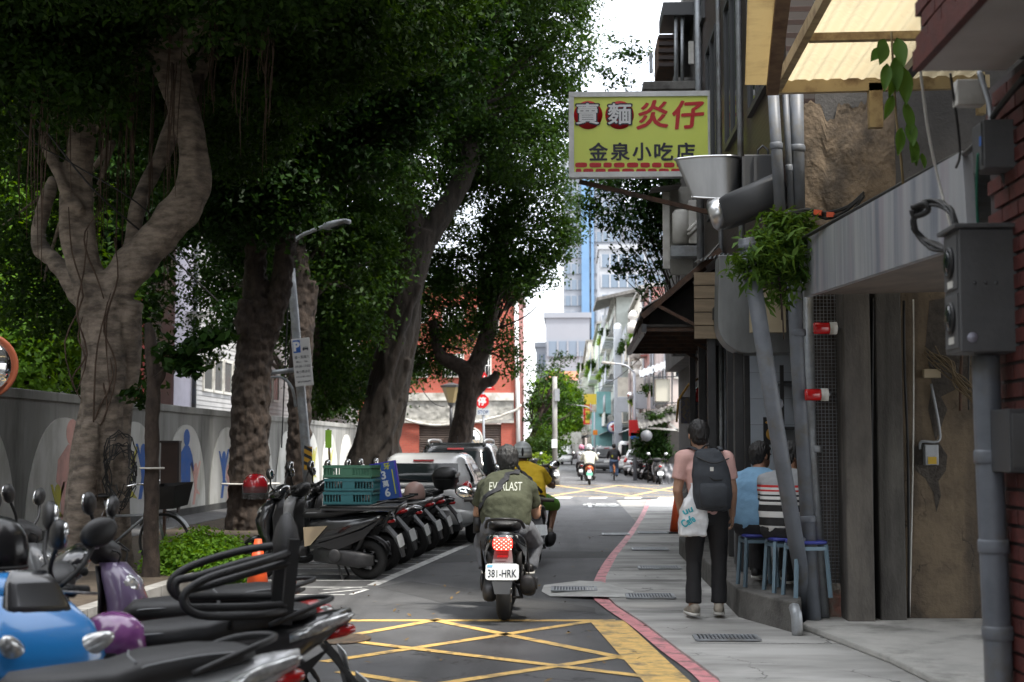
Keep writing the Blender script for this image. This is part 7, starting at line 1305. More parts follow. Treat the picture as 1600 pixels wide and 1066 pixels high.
def head_(mb, c, yaw=0, s=1.0):
    c = V(c); rt = rz(yaw); q = lambda x, y, z: c+rt @ V((x*s, y*s, z*s))
    mb.ell(c+V((0, 0, .02*s)), (.078*s, .095*s, .10*s), rt); mb.ell(q(0, .022, -.055), (.060*s, .070*s, .075*s), rt); mb.ell(q(0, .09, -.015), (.013*s, .02*s, .022*s), rt); mb.ell(q(0, .082, .0), (.01*s, .014*s, .03*s), rt)
    for x in (-1, 1): mb.ell(q(x*.080, -.005, -.01), (.012*s, .022*s, .034*s), rt)
def face_parts(par, c, yaw, s=1.0):
    c = V(c); rt = rz(yaw)
    for x in (-1, 1): m = MB(); m.ell(c+rt @ V((x*.032*s, .084*s, .012*s)), (.012*s, .009*s, .008*s), rt, 8, 5); m.build('eye', EYE_, par)
    m = MB(); m.ell(c+rt @ V((0, .086*s, -.062*s)), (.022*s, .009*s, .007*s), rt, 8, 5); m.build('mouth', LIP, par)
def person(label, J, skin=SKIN, shirt=None, sleeve=.6, pants=None, short=False, hair=HAIR, shoes=BLK, vox=.010, wid=(.34, .36, .40, .40), dep=(.22, .23, .22, .15), yaw=0, group=None, cuff=1.0, helm=None, hs=1.0, legr=(.095, .066, .045), loose=.022, hands=True, wr=.006):
    r = empty('person', (0, 0, 0), label, 'person', group); sp = [V(J[k]) for k in ('pelvis', 'belly', 'chest', 'neck')]; hd = V(J['head'])
    def torso(mb, g, top=True):
        pts = [sp[0]-(sp[1]-sp[0])*.35]+sp[:3]+[sp[2].lerp(sp[3], .62)]; ws = [wid[0]*.9, wid[0], wid[1], wid[2], wid[3]*.82]; ds = [dep[0]*.9, dep[0], dep[1], dep[2], dep[3]]; rs = []
        for i, p in enumerate(pts):
            t = (pts[min(i+1, 4)]-pts[max(i-1, 0)]).normalized(); rs.append(sring(p, (1, 0, 0), V((1, 0, 0)).cross(t)*-1, ws[i]+g*2, ds[i]+g*2, 2.4, 20))
        rs.append([p+(sp[3]-pts[-1])*.55+((sp[3]-p)*.45) for p in rs[-1]]); mb.rings(rs)
    b = MB(); torso(b, 0); seg(b, sp[2].lerp(sp[3], .7), hd-V((0, 0, .05)), .062, .055); head_(b, hd, yaw, hs)
    for s, k in ((-1, 'L'), (1, 'R')):
        sh, el, w_ = [V(p) for p in J['arm'+k]]; seg(b, sp[2].lerp(sp[3], .55), sh, .075, .062); seg(b, sh, el, .055, .043); seg(b, el, w_, .042, .028)
        if hands: hand(b, w_, J.get('hd'+k, tuple(w_-el)), s, True, J.get('pm'+k))
        hp, kn, an, to = [V(p) for p in J['leg'+k]]; seg(b, sp[0], hp, .09, .09); seg(b, hp, kn, *legr[:2]); seg(b, kn, an, legr[1]*.95, legr[2]); seg(b, an-V((0, 0, .03)), to, .042, .03)
    body = organic(b, 'body', skin, r, vox, 3)
    face_parts(r, hd, yaw, hs)
    m = MB(); torso(m, loose)
    for k in 'LR':
        sh, el, w_ = [V(p) for p in J['arm'+k]]; seg(m, sp[2].lerp(sp[3], .55), sh, .085, .075+loose*.4); e = sh.lerp(el, min(sleeve, 1)*1.0) if sleeve <= 1 else el; m.tube([sh, sh.lerp(e, .5), e], [.072+loose*.4, .068+loose*.5, .062+loose*.6], 12)
        if sleeve > 1: seg(m, el, el.lerp(w_, .95), .058, .045)
    st_ = organic(m, 'shirt', shirt, r, vox*1.15, 5, wr, 11)
    m = MB()
    ax_ = (sp[1]-sp[0]).normalized(); m.rings([sring(sp[0]+ax_*t_, (1, 0, 0), V((1, 0, 0)).cross(ax_)*-1, (wid[0]+.028)*k_, (dep[0]+.03)*k_, 2.5, 20) for t_, k_ in ((-.13, .55), (-.11, .85), (-.04, 1.0), (.05, 1.0), (.13, .97))])
    for k in 'LR':
        hp, kn, an, to = [V(p) for p in J['leg'+k]]; seg(m, hp, kn, legr[0]+.018, legr[1]+(.03 if short else .014))
        if not short: m.tube([kn, kn.lerp(an, .5), kn.lerp(an, cuff)], [legr[1]+.012, legr[1]*.95+.012, legr[2]+.03], 12)
    organic(m, 'trousers' if not short else 'shorts', pants, r, vox*1.15, 4, wr*.8, 10)
    for k in 'LR':
        hp, kn, an, to = [V(p) for p in J['leg'+k]]; d = (to-an); d.z = 0; d.normalize(); n_ = V((-d.y, d.x, 0)); c = V((an.x, an.y, to.z)); m = MB()
        m.rings([sring(c+d*x+V((0, 0, z)), n_, (0, 0, 1), w_, h_, 2.6, 14) for x, z, w_, h_ in ((-.09, .045, .05, .06), (-.07, .05, .075, .09), (.0, .05, .085, .10), (.08, .035, .095, .07), (.14, .025, .085, .05), (.18, .02, .05, .03))]); so_ = m.build('shoe', shoes, r); m = MB(); m.rings([sring(c+d*x+V((0, 0, -.004)), d, n_, .001+l, w_, 3, 16) for x, l, w_ in ((.045, .275, .10),)]+[sring(c+d*.045+V((0, 0, .018)), d, n_, .28, .102, 3, 16)]); m.build('sole', OFFW, so_)
    if helm is None:
        m = MB(); rt = rz(yaw); c = hd+V((0, 0, .02)); m.rings([[c+rt @ V((x*hs, (y-.012)*hs, z*hs)) for x, y in [(.089*k_*cos(a), .108*k_*sin(a)) for a in [2*pi*j/20 for j in range(20)]]] for z, k_ in ((-.055, .93), (-.02, 1.0), (.03, 1.03), (.075, .85), (.10, .55), (.115, .2))])
        m.ell(hd+rt @ V((0, -.05*hs, -.045*hs)), (.068*hs, .055*hs, .05*hs), rt)
        h = organic(m, 'hair', hair, r, .007, 2, .009, 60, 3)
        # keep the face free of hair
        me = h.data; co = [v for v in me.vertices]
        for v in co:
            q = rt.transposed() @ (v.co-(hd-OFF[r.name]))
            if q.y > .045*hs and q.z < .055*hs: v.co = (hd-OFF[r.name])+rt @ V((q.x*.8, min(q.y, .05*hs), q.z))
    else:
        mt, vs2 = helm; m = MB(); c = hd+V((0, 0, .035)); m.rings([[c+rz(yaw) @ V((.135*k_*cos(a), .15*k_*sin(a), z)) for a in [2*pi*j/22 for j in range(22)]] for z, k_ in ((-.095, .90), (-.085, .97), (-.02, 1.0), (.05, .93), (.10, .70), (.125, .42), (.135, .1))]); hl = m.build('helmet', mt, r)
        m = MB(); m.rings([[c+rz(yaw) @ V((.137*k_*cos(a), .152*k_*sin(a), z)) for a in [2*pi*j/22 for j in range(22)]] for z, k_ in ((-.10, .97), (-.085, 1.0))]); m.build('helmet_rim', BLK, hl); m = MB(); m.ell(c+V((0, -.148, -.01)), (.016, .012, .06)); m.build('helmet_strap', BLK, hl)
        m = MB()
        for s in (-1, 1): m.tube([c+V((s*.115, .02, -.08)), hd+V((s*.075, .05, -.10)), hd+V((0, .075, -.125))], .008, 5)
        m.build('chin_strap', BLK, hl)
    return r
def mirror(J):
    J['armR'] = [(-x, y, z) for x, y, z in J['armL']] if 'armR' not in J else J['armR']; J['legR'] = [(-x, y, z) for x, y, z in J['legL']] if 'legR' not in J else J['legR']; return J
def band(name, par, mat, pts, w_=.045, th=.006, onto=None, nrm=None):
    """strap lying on a garment"""
    m = MB(); pts = spline(pts, 9); rows = []
    for i, p in enumerate(pts):
        t = (pts[min(i+1, len(pts)-1)]-pts[max(i-1, 0)]).normalized(); n_ = V(nrm) if nrm else V((0, -1, 0))
        if onto is not None:
            h = onto.find_nearest(p)
            if h[0] is not None: p = h[0]+h[1]*.010; n_ = h[1]
        s = t.cross(n_).normalized()*w_/2; rows.append((p-s, p+s, p+s+n_*th, p-s+n_*th))
    m.rings([list(q) for q in rows], False); return m.build(name, mat, par)
TS = M('olive t-shirt', (.056, .062, .036), .9, (.042, .047, .027), 5, bump=.25, bs=90); JEAN = M('grey jeans', (.17, .18, .20), .9, (.12, .13, .15), 6, bump=.3, bs=120); YEL_T = M('yellow t-shirt', (.84, .57, .03), .85, (.76, .50, .025), 5, bump=.2, bs=90)
PINKT = M('dusty pink shirt', (.66, .41, .37), .85, (.58, .35, .32), 6, bump=.25, bs=90); BLKP = M('black trousers', (.012, .012, .014), .8, bump=.2, bs=90); GRNS = M('bright green shorts', (.17, .42, .06), .8); BLUSH = M('blue shirt', (.20, .37, .54), .85, (.16, .31, .47), 6, bump=.2, bs=90); TRAIN = M('beige trainers', (.36, .32, .26), .7, (.22, .2, .17), 14)
NAVYB = M('charcoal backpack', (.035, .042, .052), .7, (.025, .03, .038), 8, bump=.3, bs=150)
# 1. rider in the olive shirt
q = G(788, 970); X1, Y1_ = q.x, q.y+.62
sc1 = scooter('black scooter ridden by the man in the olive shirt, brake light on', GLOSSBLK, sporty=False, lit=True, plate='381-HRK', riding=True); place(sc1, X1, Y1_, R(90)); sc1.scale = (1, 1.13, 1)
J = dict(pelvis=(0, -.36, .83), belly=(0, -.33, .98), chest=(-.0, -.18, 1.13), neck=(.0, -.04, 1.26), head=(.0, .0, 1.385), armL=[(-.20, -.13, 1.13), (-.275, -.04, .90), (-.27, .24, .93)], armR=[(.20, -.13, 1.13), (.265, -.04, .89), (.27, .24, .95)], legL=[(-.12, -.12, .80), (-.25, .20, .62), (-.20, .12, .40), (-.20, .24, .345)])
for c_ in sc1.children:
    if c_.name.split('.')[0] == 'mirror_arm': c_.location = (-.02, 0, -.17)
for c_ in [c_ for c_ in sc1.children if c_.name.split('.')[0] == 'mirror_arm' and c_.data.vertices[0].co.y < 0]:
    for q_ in list(c_.children)+[c_]: bpy.data.objects.remove(q_)
J['hdL'] = J['hdR'] = (0, 1, .1); J['pmL'] = J['pmR'] = (0, 0, -1)
r1 = person('heavy man in an olive t-shirt riding the nearest scooter away from the camera', mirror(J), SKIN, TS, .68, JEAN, hair=HAIRG, shoes=BLK, vox=.009, wid=(.40, .43, .42, .41), dep=(.27, .30, .27, .18), loose=.022, hs=1.12, wr=.010)
SH = [c for c in r1.children if c.name.startswith('shirt')][0]; bv = bvh(SH)
text('shirt_print', 'EVERLAST', V((0.0, -.3, 1.155)), (1, 0, 0), (0, 0, 1), .075, M('faded white print', (.42, .44, .38), .8), r1, bold=.0, w_=.29, onto=bv)
band('shoulder_strap', r1, M('black webbing', (.012, .013, .017), .7), [(.10, .02, 1.26), (.09, -.13, 1.24), (.0, -.24, 1.12), (-.10, -.34, .98), (-.22, -.22, .86), (-.26, -.10, .80)], .055, .006, bv)
bgm = MB(); bgm.rings([sring((-.27, .02, z), (1, 0, 0), (0, 1, 0), .09, w_, 3, 14) for z, w_ in ((.72, .10), (.74, .2), (.86, .22), (.88, .1))]); bgm.build('hip_bag', BLK, r1)
r1.location = (X1-.0, Y1_, 0)
# 2. rider in yellow
q = G(838, 881); sc2 = scooter('dark scooter ridden by the man in the yellow shirt', P_BRN, sporty=False, riding=True); place(sc2, q.x-.06, q.y+.62, R(96), -.04)
J = dict(pelvis=(-.04, -.20, .85), belly=(-.06, -.16, 1.0), chest=(-.10, -.04, 1.16), neck=(-.13, .06, 1.30), head=(-.15, .10, 1.42), armL=[(-.31, -.02, 1.17), (-.36, .12, .98), (-.32, .36, 1.02)], armR=[(.10, .0, 1.17), (.23, .14, 1.0), (.29, .36, 1.0)], legL=[(-.14, -.05, .80), (-.26, .32, .74), (-.2, .26, .42), (-.2, .40, .345)], legR=[(.10, -.05, .80), (.29, .30, .72), (.22, .10, .40), (.24, .24, .33)])
J['hdL'] = J['hdR'] = (0, 1, -.05); J['pmL'] = J['pmR'] = (0, 0, -1)
HGREY = bandmat('grey striped helmet', [(1.40, (.40, .43, .43)), (1.425, (.62, .65, .64)), (1.45, (.40, .43, .43)), (1.475, (.62, .65, .64)), (1.50, (.42, .45, .45)), (1.525, (.64, .67, .66)), (1.7, (.50, .53, .53))], r=.35)
r2 = person('man in a yellow t-shirt and green shorts riding with a grey helmet', J, SKIN2, YEL_T, .72, GRNS, short=True, shoes=TRAIN, vox=.010, wid=(.35, .38, .40, .40), loose=.024, helm=(HGREY, None))
bv = bvh([c for c in r2.children if c.name.startswith('shirt')][0]); band('shoulder_strap', r2, BLK, [(-.24, .0, 1.27), (-.2, -.1, 1.2), (-.06, -.2, 1.05), (.08, -.28, .9)], .04, .006, bv)
r2.location = (q.x-.05, q.y+.62, 0); r2.rotation_euler.z = R(4)
# 3. man standing with a backpack
q = G(1106, 966, .03)
J = dict(pelvis=(-.0, 0, .93), belly=(0, .0, 1.10), chest=(-.01, -.01, 1.29), neck=(-.045, -.0, 1.455), head=(-.065, .02, 1.585), armL=[(-.20, -.01, 1.375), (-.255, -.02, 1.10), (-.205, .10, .86)], armR=[(.17, -.01, 1.37), (.225, -.02, 1.10), (.235, .12, .88)], legL=[(-.09, 0, .90), (-.115, .02, .50), (-.125, -.03, .10), (-.16, .11, .035)], legR=[(.09, 0, .90), (.105, .03, .50), (.10, .04, .10), (.115, .18, .035)])
J['hdL'] = (.0, .15, -1); J['hdR'] = (0, .2, -1); J['pmL'] = (1, 0, 0); J['pmR'] = (-1, 0, 0)
r3 = person('man in a dusty pink shirt standing on the pavement with a backpack', J, SKIN, PINKT, .66, BLKP, shoes=TRAIN, vox=.009, wid=(.30, .30, .35, .36), dep=(.19, .19, .21, .14), yaw=R(12), cuff=.93, legr=(.082, .058, .042), loose=.016)
r3.location = (q.x, q.y, .03); OFF[r3.name] = V(r3.location)
W = lambda x, y, z: V((q.x+x, q.y+y, .03+z))
bp = empty('backpack', W(.03, -.18, .98), 'charcoal backpack worn by the standing man', 'backpack'); m = MB()
m.rings([sring(W(x, y, z), (1, 0, 0), (0, 1, 0), w_, d, 3, 22) for x, y, z, w_, d in ((.04, -.155, .93, .20, .10), (.04, -.17, .95, .31, .17), (.035, -.185, 1.08, .34, .20), (.025, -.185, 1.24, .33, .20), (.01, -.175, 1.36, .29, .17), (.0, -.155, 1.44, .23, .13), (.0, -.14, 1.465, .14, .07))]); organic(m, 'bag', NAVYB, bp, .010, 3, .007, 9)
m = MB(); m.rings([sring(W(x, y, z), (1, 0, 0), (0, 1, 0), w_, d, 3, 18) for x, y, z, w_, d in ((.04, -.255, .96, .18, .04), (.04, -.27, .99, .25, .07), (.035, -.275, 1.14, .25, .07), (.03, -.27, 1.17, .20, .04))]); m.build('front_pocket', NAVYB, bp)
for s in (-1, 1): m = MB(); m.tube(spline([W(.02+s*.10, -.12, 1.45), W(-.02+s*.125, -.03, 1.475), W(-.02+s*.13, .07, 1.40), W(s*.155, .09, 1.2), W(.02+s*.17, -.08, 1.02)], 5), .022, 8, flat=.5); m.build('strap', NAVYB, bp)
m = MB(); m.tube(spline([W(-.05, -.13, 1.46), W(-.0, -.14, 1.50), W(.05, -.13, 1.46)], 4), .009, 6); m.build('handle', BLK, bp); m = MB(); m.box(W(.02, -.276, 1.29), (.03, .01, .035)); m.build('badge', OFFW, bp)
for k in range(2): m = MB(); m.tube(spline([W(-.12, -.25+.03*k, 1.40-.04*k), W(.03, -.29, 1.34-.14*k), W(.17, -.25, 1.38-.15*k)], 5), .006, 5); m.build('zip', BLK, bp)
# carrier bag held in his left hand
cb_ = empty('carrier_bag', W(-.22, -.1, .74), 'white plastic carrier bag with turquoise lettering in his left hand', 'bag'); BAGM = M('thin white plastic', (.66, .67, .68), .35, (.58, .6, .62), 8, bump=.25, bs=18); hb = V((-.205, .08, .80))
m = MB(); cx, cy = -.125, -.14
m.rings([sring(W(cx+dx, cy+.0, z), (1, .15, 0), (-.15, 1, 0), w_, d, p, 26) for z, w_, d, p, dx in ((.715, .19, .12, 6, -.02), (.725, .235, .15, 6, -.02), (.85, .235, .15, 6, -.005), (.96, .215, .135, 5, .0), (1.03, .175, .09, 4, 0.005), (1.09, .10, .045, 3, .01), (1.145, .035, .02, 2.5, .01))]); organic(m, 'bag', BAGM, cb_, .008, 2, .012, 12)
bv = bvh([c for c in cb_.children if c.name.startswith('bag')][0]); TURQ = M('turquoise print', (.02, .36, .44), .5)
text('lettering', 'Cafe', W(cx-.055, -.3, .845), (.86, 0, .5), (-.5, 0, .86), .068, TURQ, cb_, bold=.03, w_=.12, onto=bv); text('lettering', 'uu', W(cx-.055, -.3, .93), (.92, 0, .38), (-.38, 0, .92), .04, TURQ, cb_, bold=.03, w_=.085, onto=bv)
for s in (-1, 1): m = MB(); m.tube(spline([W(cx+s*.02, cy, 1.12), W(cx-.0+s*.012, cy+.05, 1.165), W(-.19+s*.006, .06, 1.08)], 5), .008, 6, flat=.5); m.build('handle', BAGM, cb_)
# 4. stools and the two men eating
def stool(label, x, y, rot):
    o = empty('stool', (x, y, .27), label, 'stool', 'metal stools with blue seats at the shop front'); m = MB(); q = lambda u, v, z: V((x, y, .27))+rz(rot) @ V((u, v, z))
    m.rings([sring(q(0, 0, z), rz(rot) @ V((1, 0, 0)), rz(rot) @ V((0, 1, 0)), w_, w_, 5, 20) for z, w_ in ((.435, .28), (.44, .30), (.458, .30), (.463, .28))]); m.build('seat', M('blue stool seat', (.035, .045, .26), .5), o)
    for u in (-1, 1):
        for v in (-1, 1): m = MB(); m.beam(q(u*.125, v*.125, .432), q(u*.15, v*.15, 0), .028, .028); m.build('leg', M('blue-grey stool steel', (.16, .24, .30), .45, metal=.3), o)
    m = MB(); [m.beam(q(a*.13, b*.13, .40), q(c*.13, d*.13, .40), .02, .03) for a, b, c, d in ((-1, -1, 1, -1), (1, -1, 1, 1), (1, 1, -1, 1), (-1, 1, -1, -1))]; m.build('rail', M('blue-grey stool steel', (.16, .24, .30), .45, metal=.3), o); return o
sA = G(1180, 921, .27); SX = [(sA.x+.07, 12.95), (1.86, 12.45), (1.97, 12.05)]
stool('blue stool farthest from the camera under the man in blue', SX[0][0], SX[0][1], .1); stool('middle blue stool under the man in stripes', SX[1][0], SX[1][1], .15); stool('empty blue stool nearest to the leaning pipe', SX[2][0], SX[2][1], .2)
def sit(label, x, y, rot, shirt, hairm, skin, pants, yaw, sl=.7, wd=(.38, .40, .42, .42), lean=0):
    z0 = .46; J = dict(pelvis=(0, 0, z0+.10), belly=(0, .01, z0+.25), chest=(0, .05+lean, z0+.43), neck=(0, .12+lean, z0+.58), head=(0, .17+lean, z0+.70), armL=[(-.21, .07+lean, z0+.47), (-.27, .22, z0+.24), (-.12, .44, z0+.28)], armR=[(.21, .07+lean, z0+.47), (.27, .22, z0+.24), (.12, .44, z0+.28)], legL=[(-.11, .06, z0+.07), (-.15, .44, z0+.05), (-.14, .42, .10), (-.14, .54, .035)])
    J['hdL'], J['hdR'] = (.3, 1, 0), (-.3, 1, 0); J['pmL'] = J['pmR'] = (0, 0, -1)
    p = person(label, mirror(J), skin, shirt, sl, pants, hair=hairm, shoes=BLK, vox=.010, wid=wd, dep=(.24, .25, .24, .16), yaw=yaw, loose=.02, wr=.009); p.location = (x, y, .27); p.rotation_euler.z = rot; return p
sit('seated man in a plain blue shirt with his back to the street', SX[0][0]-.02, SX[0][1], R(-28), BLUSH, HAIR, SKIN2, BLKP, R(-30))
b_ = [(.60, (.012, .012, .013))]; z = .60
STR = [(.56, (.50, .50, .49)), (.60, (.012, .012, .013)), (.63, (.012, .012, .013)), (.685, (.55, .55, .54)), (.74, (.012, .012, .013)), (.765, (.55, .55, .54)), (.785, (.012, .012, .013)), (.81, (.55, .55, .54)), (.825, (.012, .012, .013)), (.85, (.55, .55, .54)), (.868, (.45, .02, .02)), (.885, (.55, .55, .54)), (.905, (.45, .02, .02)), (1.3, (.30, .31, .32))]
sit('seated man in a black and white striped shirt behind the leaning pipe', SX[1][0]-.02, SX[1][1], R(-35), bandmat('striped shirt', STR), HAIRG, SKIN2, BLKP, R(-35), lean=.03)
tb = empty('dining_table', (2.5, 12.95, .27), 'dark narrow table in front of the seated men', 'table'); m = MB(); m.bb((2.25, 12.5, .98), (2.75, 13.6, 1.01)); m.build('table_top', GALV, tb)
for x in (2.3, 2.7):
    for y in (12.55, 13.55): m = MB(); m.bb((x-.02, y-.02, .272), (x+.02, y+.02, .978)); m.build('leg', PST, tb)
pk = MB(); pk.ell((2.02, 12.15, .36), (.07, .07, .09)); pk.tube([(2.02, 12.15, .42), (2.03, 12.15, .50)], [.03, .012], 8); tag(pk.build('plastic_bag', M('pink plastic', (.55, .10, .20), .4)), 'small pink plastic bag under the front stool', 'bag')
oc = MB(); c = P(1262, 838, 12.6); oc.lathe([(.02, -.16), (.04, .1), (.045, .14)], c, n=12); tag(oc.build('folded_umbrella', ORN), 'orange folded umbrella hanging between the pipes', 'umbrella')
# 5. far riders
def far_rider(px, py, label, slab_, jacket, helm, paint_, pl=PLATE, sl=1.2):
    q = G(px, py); s = scooter(slab_, paint_, sporty=False, riding=True); recolor(s, ('number_plate',), pl); place(s, q.x, q.y+.6, R(90))
    J = dict(pelvis=(0, -.2, .85), belly=(0, -.17, 1.0), chest=(0, -.08, 1.2), neck=(0, 0, 1.36), head=(0, .04, 1.49), armL=[(-.2, -.04, 1.24), (-.32, .1, 1.03), (-.31, .32, 1.02)], legL=[(-.12, -.08, .80), (-.2, .28, .70), (-.17, .22, .40), (-.17, .34, .35)]); J['hdL'] = J['hdR'] = (0, 1, -.05); J['pmL'] = J['pmR'] = (0, 0, -1)
    p = person(label, mirror(J), SKIN2, jacket, sl, BLKP, shoes=BLK, vox=.014, helm=(helm, None), wid=(.38, .40, .42, .42)); p.location = (q.x, q.y+.6, 0); return s
sx = far_rider(921, 758, 'far rider in a cream jacket and silver helmet', 'orange and white scooter with a green plate ridden far off', M('cream jacket', (.52, .52, .44), .85), M('silver helmet', (.5, .53, .55), .3), M('scooter orange', (.62, .13, .03), .3), M('green plate', (.12, .38, .26), .5)); recolor(sx, ('inner_fender', 'mud_flap'), CWHITE)
far_rider(909, 751, 'far rider in a grey jacket and pink helmet', 'dark scooter ridden by the person with the pink helmet', M('grey jacket', (.22, .23, .25), .85), M('pink helmet', (.55, .22, .32), .3), P_BLK)
q = G(960, 751); bk2 = bicycle('orange-guarded bicycle ridden away beyond the junction', M('bike orange', (.50, .16, .03), .5), False); place(bk2, q.x, q.y+.5, R(90))
J = dict(pelvis=(0, -.28, .95), belly=(0, -.24, 1.1), chest=(0, -.12, 1.28), neck=(0, -.02, 1.44), head=(0, .02, 1.57), armL=[(-.19, -.08, 1.33), (-.28, .05, 1.12), (-.28, .24, 1.04)], legL=[(-.10, -.24, .92), (-.14, .08, .72), (-.12, -.06, .36), (-.12, .08, .31)], legR=[(.10, -.24, .92), (.14, .02, .58), (.12, -.16, .22), (.12, -.02, .17)]); J['hdL'] = J['hdR'] = (0, 1, -.05); J['pmL'] = J['pmR'] = (0, 0, -1)
r6 = person('cyclist in a black top and blue jeans seen from behind', mirror(J), SKIN2, BLKP, 1.2, M('blue jeans', (.16, .24, .38), .85), vox=.014, wid=(.32, .32, .38, .38)); r6.location = (q.x, q.y+.5, 0)
sb_ = empty('sling_bag', V((q.x, q.y+.2, 1.1)), 'black sling bag on the cyclist', 'bag'); m = MB(); m.rings([sring((q.x+.02, q.y+.5-.31, z), (1, 0, 0), (0, 1, 0), w_, .10, 3, 14) for z, w_ in ((1.02, .2), (1.05, .3), (1.26, .28), (1.29, .16))]); m.build('bag', NAVYB, sb_); m = MB(); m.box((q.x-.09, q.y+.13, 1.12), (.07, .02, .1)); m.build('yellow_patch', YT, sb_)
# ---------------------------------------------------------------- street furniture on the left
YL = 29.0; lp2 = empty('street_lamp', P(484, 800, YL), 'leaning galvanised street lamp carrying the white parking sign', 'street lamp'); lp2.location.z = .1; OFF[lp2.name] = V(lp2.location)
m = MB(); m.tube([P(485, 812, YL), P(478, 700, YL), P(466, 560, YL), P(457, 450, YL), P(455, 420, YL)], [.10, .098, .092, .085, .08], 14); m.build('pole', GALV, lp2)
m = MB(); m.tube(spline([P(455, 424, YL), P(456, 385, YL), P(468, 370, YL), P(490, 360, YL-.2), P(512, 352, YL-.4)], 4), .04, 8); m.build('arm', GALV, lp2)
m = MB(); a, b = P(506, 355, YL-.4), P(546, 345, YL-.7); d = (b-a).normalized(); u_ = d.cross(V((0, 0, 1))).normalized(); v_ = u_.cross(d); m.rings([sring(a+d*t*(b-a).length, u_, v_, w_, h_, 3, 14) for t, w_, h_ in ((0, .10, .09), (.12, .22, .15), (.5, .27, .15), (.92, .24, .10), (1, .12, .05))]); lh = m.build('lamp_head', GALV, lp2)
m = MB(); m.beam(a.lerp(b, .35)-v_*.085, a.lerp(b, .9)-v_*.062, .17, .02); m.build('lamp_glass', GLASS, lh)
m = MB(); m.tube([P(420, 583, YL), P(462, 578, YL)], .05, 8); m.tube(spline([P(418, 590, YL), P(440, 590, YL), P(456, 606, YL), P(462, 636, YL)], 4), .03, 7); m.build('bracket', GALV, lp2)
ps = empty('parking_sign', P(473, 604, YL-.15), 'white parking sign with a blue P on the leaning lamp', 'sign'); tl = R(6); rt = Matrix.Rotation(-tl, 3, 'Y'); bx, bz = rt @ V((1, 0, 0)), rt @ V((0, 0, 1)); c = P(472.5, 566, YL-.15)
Wd, Hd = .375, .98; m = MB(); m.box(c, (Wd, .03, Hd), rt); m.build('plate', M('sign white enamel', (.60, .60, .60), .45), ps, bev=.006); f = c-V((0, .017, 0))
m = MB(); m.box(f-bx*.085+bz*.33, (.15, .004, .26), rt); m.build('blue_field', M('traffic blue', (.015, .10, .42), .45), ps); text('letter', 'P', f-bx*.085+bz*.33-V((0, .003, 0)), bx, bz, .20, SW, ps, bold=.05)
m = MB(); k = f+bx*.09+bz*.27; m.box(k-bz*.005, (.12, .003, .035), rt); m.box(k+bz*.028, (.085, .003, .008), rt); m.box(k+bz*.018-bx*.042, (.01, .003, .022), rt); m.box(k+bz*.018+bx*.042, (.01, .003, .022), rt); m.box(k-bz*.032-bx*.042, (.022, .003, .016), rt); m.box(k-bz*.032+bx*.042, (.022, .003, .016), rt); m.build('car_symbol', INK, ps)
for tx, v_, h_, w_ in (('週一至週六', .105, .062, .30), ('Mon. - Sat.', .012, .038, .24), ('09:00-17:00', -.085, .05, .31), ('每小時30元', -.195, .062, .29), ('NT$ 30 PER HOUR', -.30, .036, .30), ('☎27208889', -.40, .045, .28)): text('letter', tx, f+bz*v_-bx*.0, bx, bz, h_, INK, ps, bold=.012, w_=w_)
hm = empty('hazard_plate', P(482, 735, YL-.12), 'yellow and black striped warning plate on the lamp post', 'sign'); a, b = P(475, 734, YL-.12), P(488, 698, YL-.12); m = MB(); m.bb((a.x, a.y-.01, a.z), (b.x, a.y, b.z)); m.build('plate', M('hazard yellow', (.55, .30, .02), .5), hm)
for k in range(3): zz = a.z+.03+k*.16; m = MB(); m.add([(a.x, a.y-.012, zz+.08), (b.x, a.y-.012, zz), (b.x, a.y-.012, zz+.07), (a.x, a.y-.012, zz+.15)], [(0, 1, 2, 3)]); m.build('stripe', INK, hm)
# stop sign group at the far corner
YS2 = 57.0; st2 = empty('stop_sign', P(757, 757, YS2), 'red octagonal stop sign with triangle above and STOP plate below', 'traffic sign')
m = MB(); z0 = P(0, 580, YS2).z; m.tube([P(757, 757, YS2), P(754, 580, YS2)], .05, 8); m.build('pole', LGREY, st2)
def reg(n, r_, a0): return [(r_*cos(a0+2*pi*i/n), r_*sin(a0+2*pi*i/n)) for i in range(n)]
S2 = lambda px, py, d: P(px, py, YS2-d)
c = S2(753, 627, .08); m = MB(); m.prism(reg(8, .30, pi/8), c, (1, 0, 0), (0, 0, 1), .02); m.build('octagon', SR, st2); text('letter', '停', c-V((0, .024, 0)), (1, 0, 0), (0, 0, 1), .34, SW, st2, bold=.02)
c = S2(755, 644, .08); m = MB(); m.box(c, (.50, .02, .23)); m.build('stop_plate', M('pale sign', (.42, .46, .50), .5), st2); text('letter', 'STOP', c-V((0, .014, 0)), (1, 0, 0), (0, 0, 1), .14, M('sign navy', (.05, .07, .16), .5), st2, bold=.02, w_=.42)
c = S2(757, 600, .08); m = MB(); m.prism(reg(3, .50, pi/2), c, (1, 0, 0), (0, 0, 1), .02); m.build('triangle', SR, st2); m = MB(); m.prism(reg(3, .34, pi/2), c-V((0, .024, .0)), (1, 0, 0), (0, 0, 1), .004); m.build('triangle_face', SW, st2)
m = MB(); c2 = c-V((0, .03, 0)); m.box(c2+V((0, 0, .06)), (.05, .006, .12)); m.ell(c2+V((0, 0, .16)), (.03, .006, .03)); m.beam(c2, c2+V((-.08, 0, -.14)), .006, .03); m.beam(c2, c2+V((.08, 0, -.14)), .006, .03); m.build('walker_symbol', INK, st2)
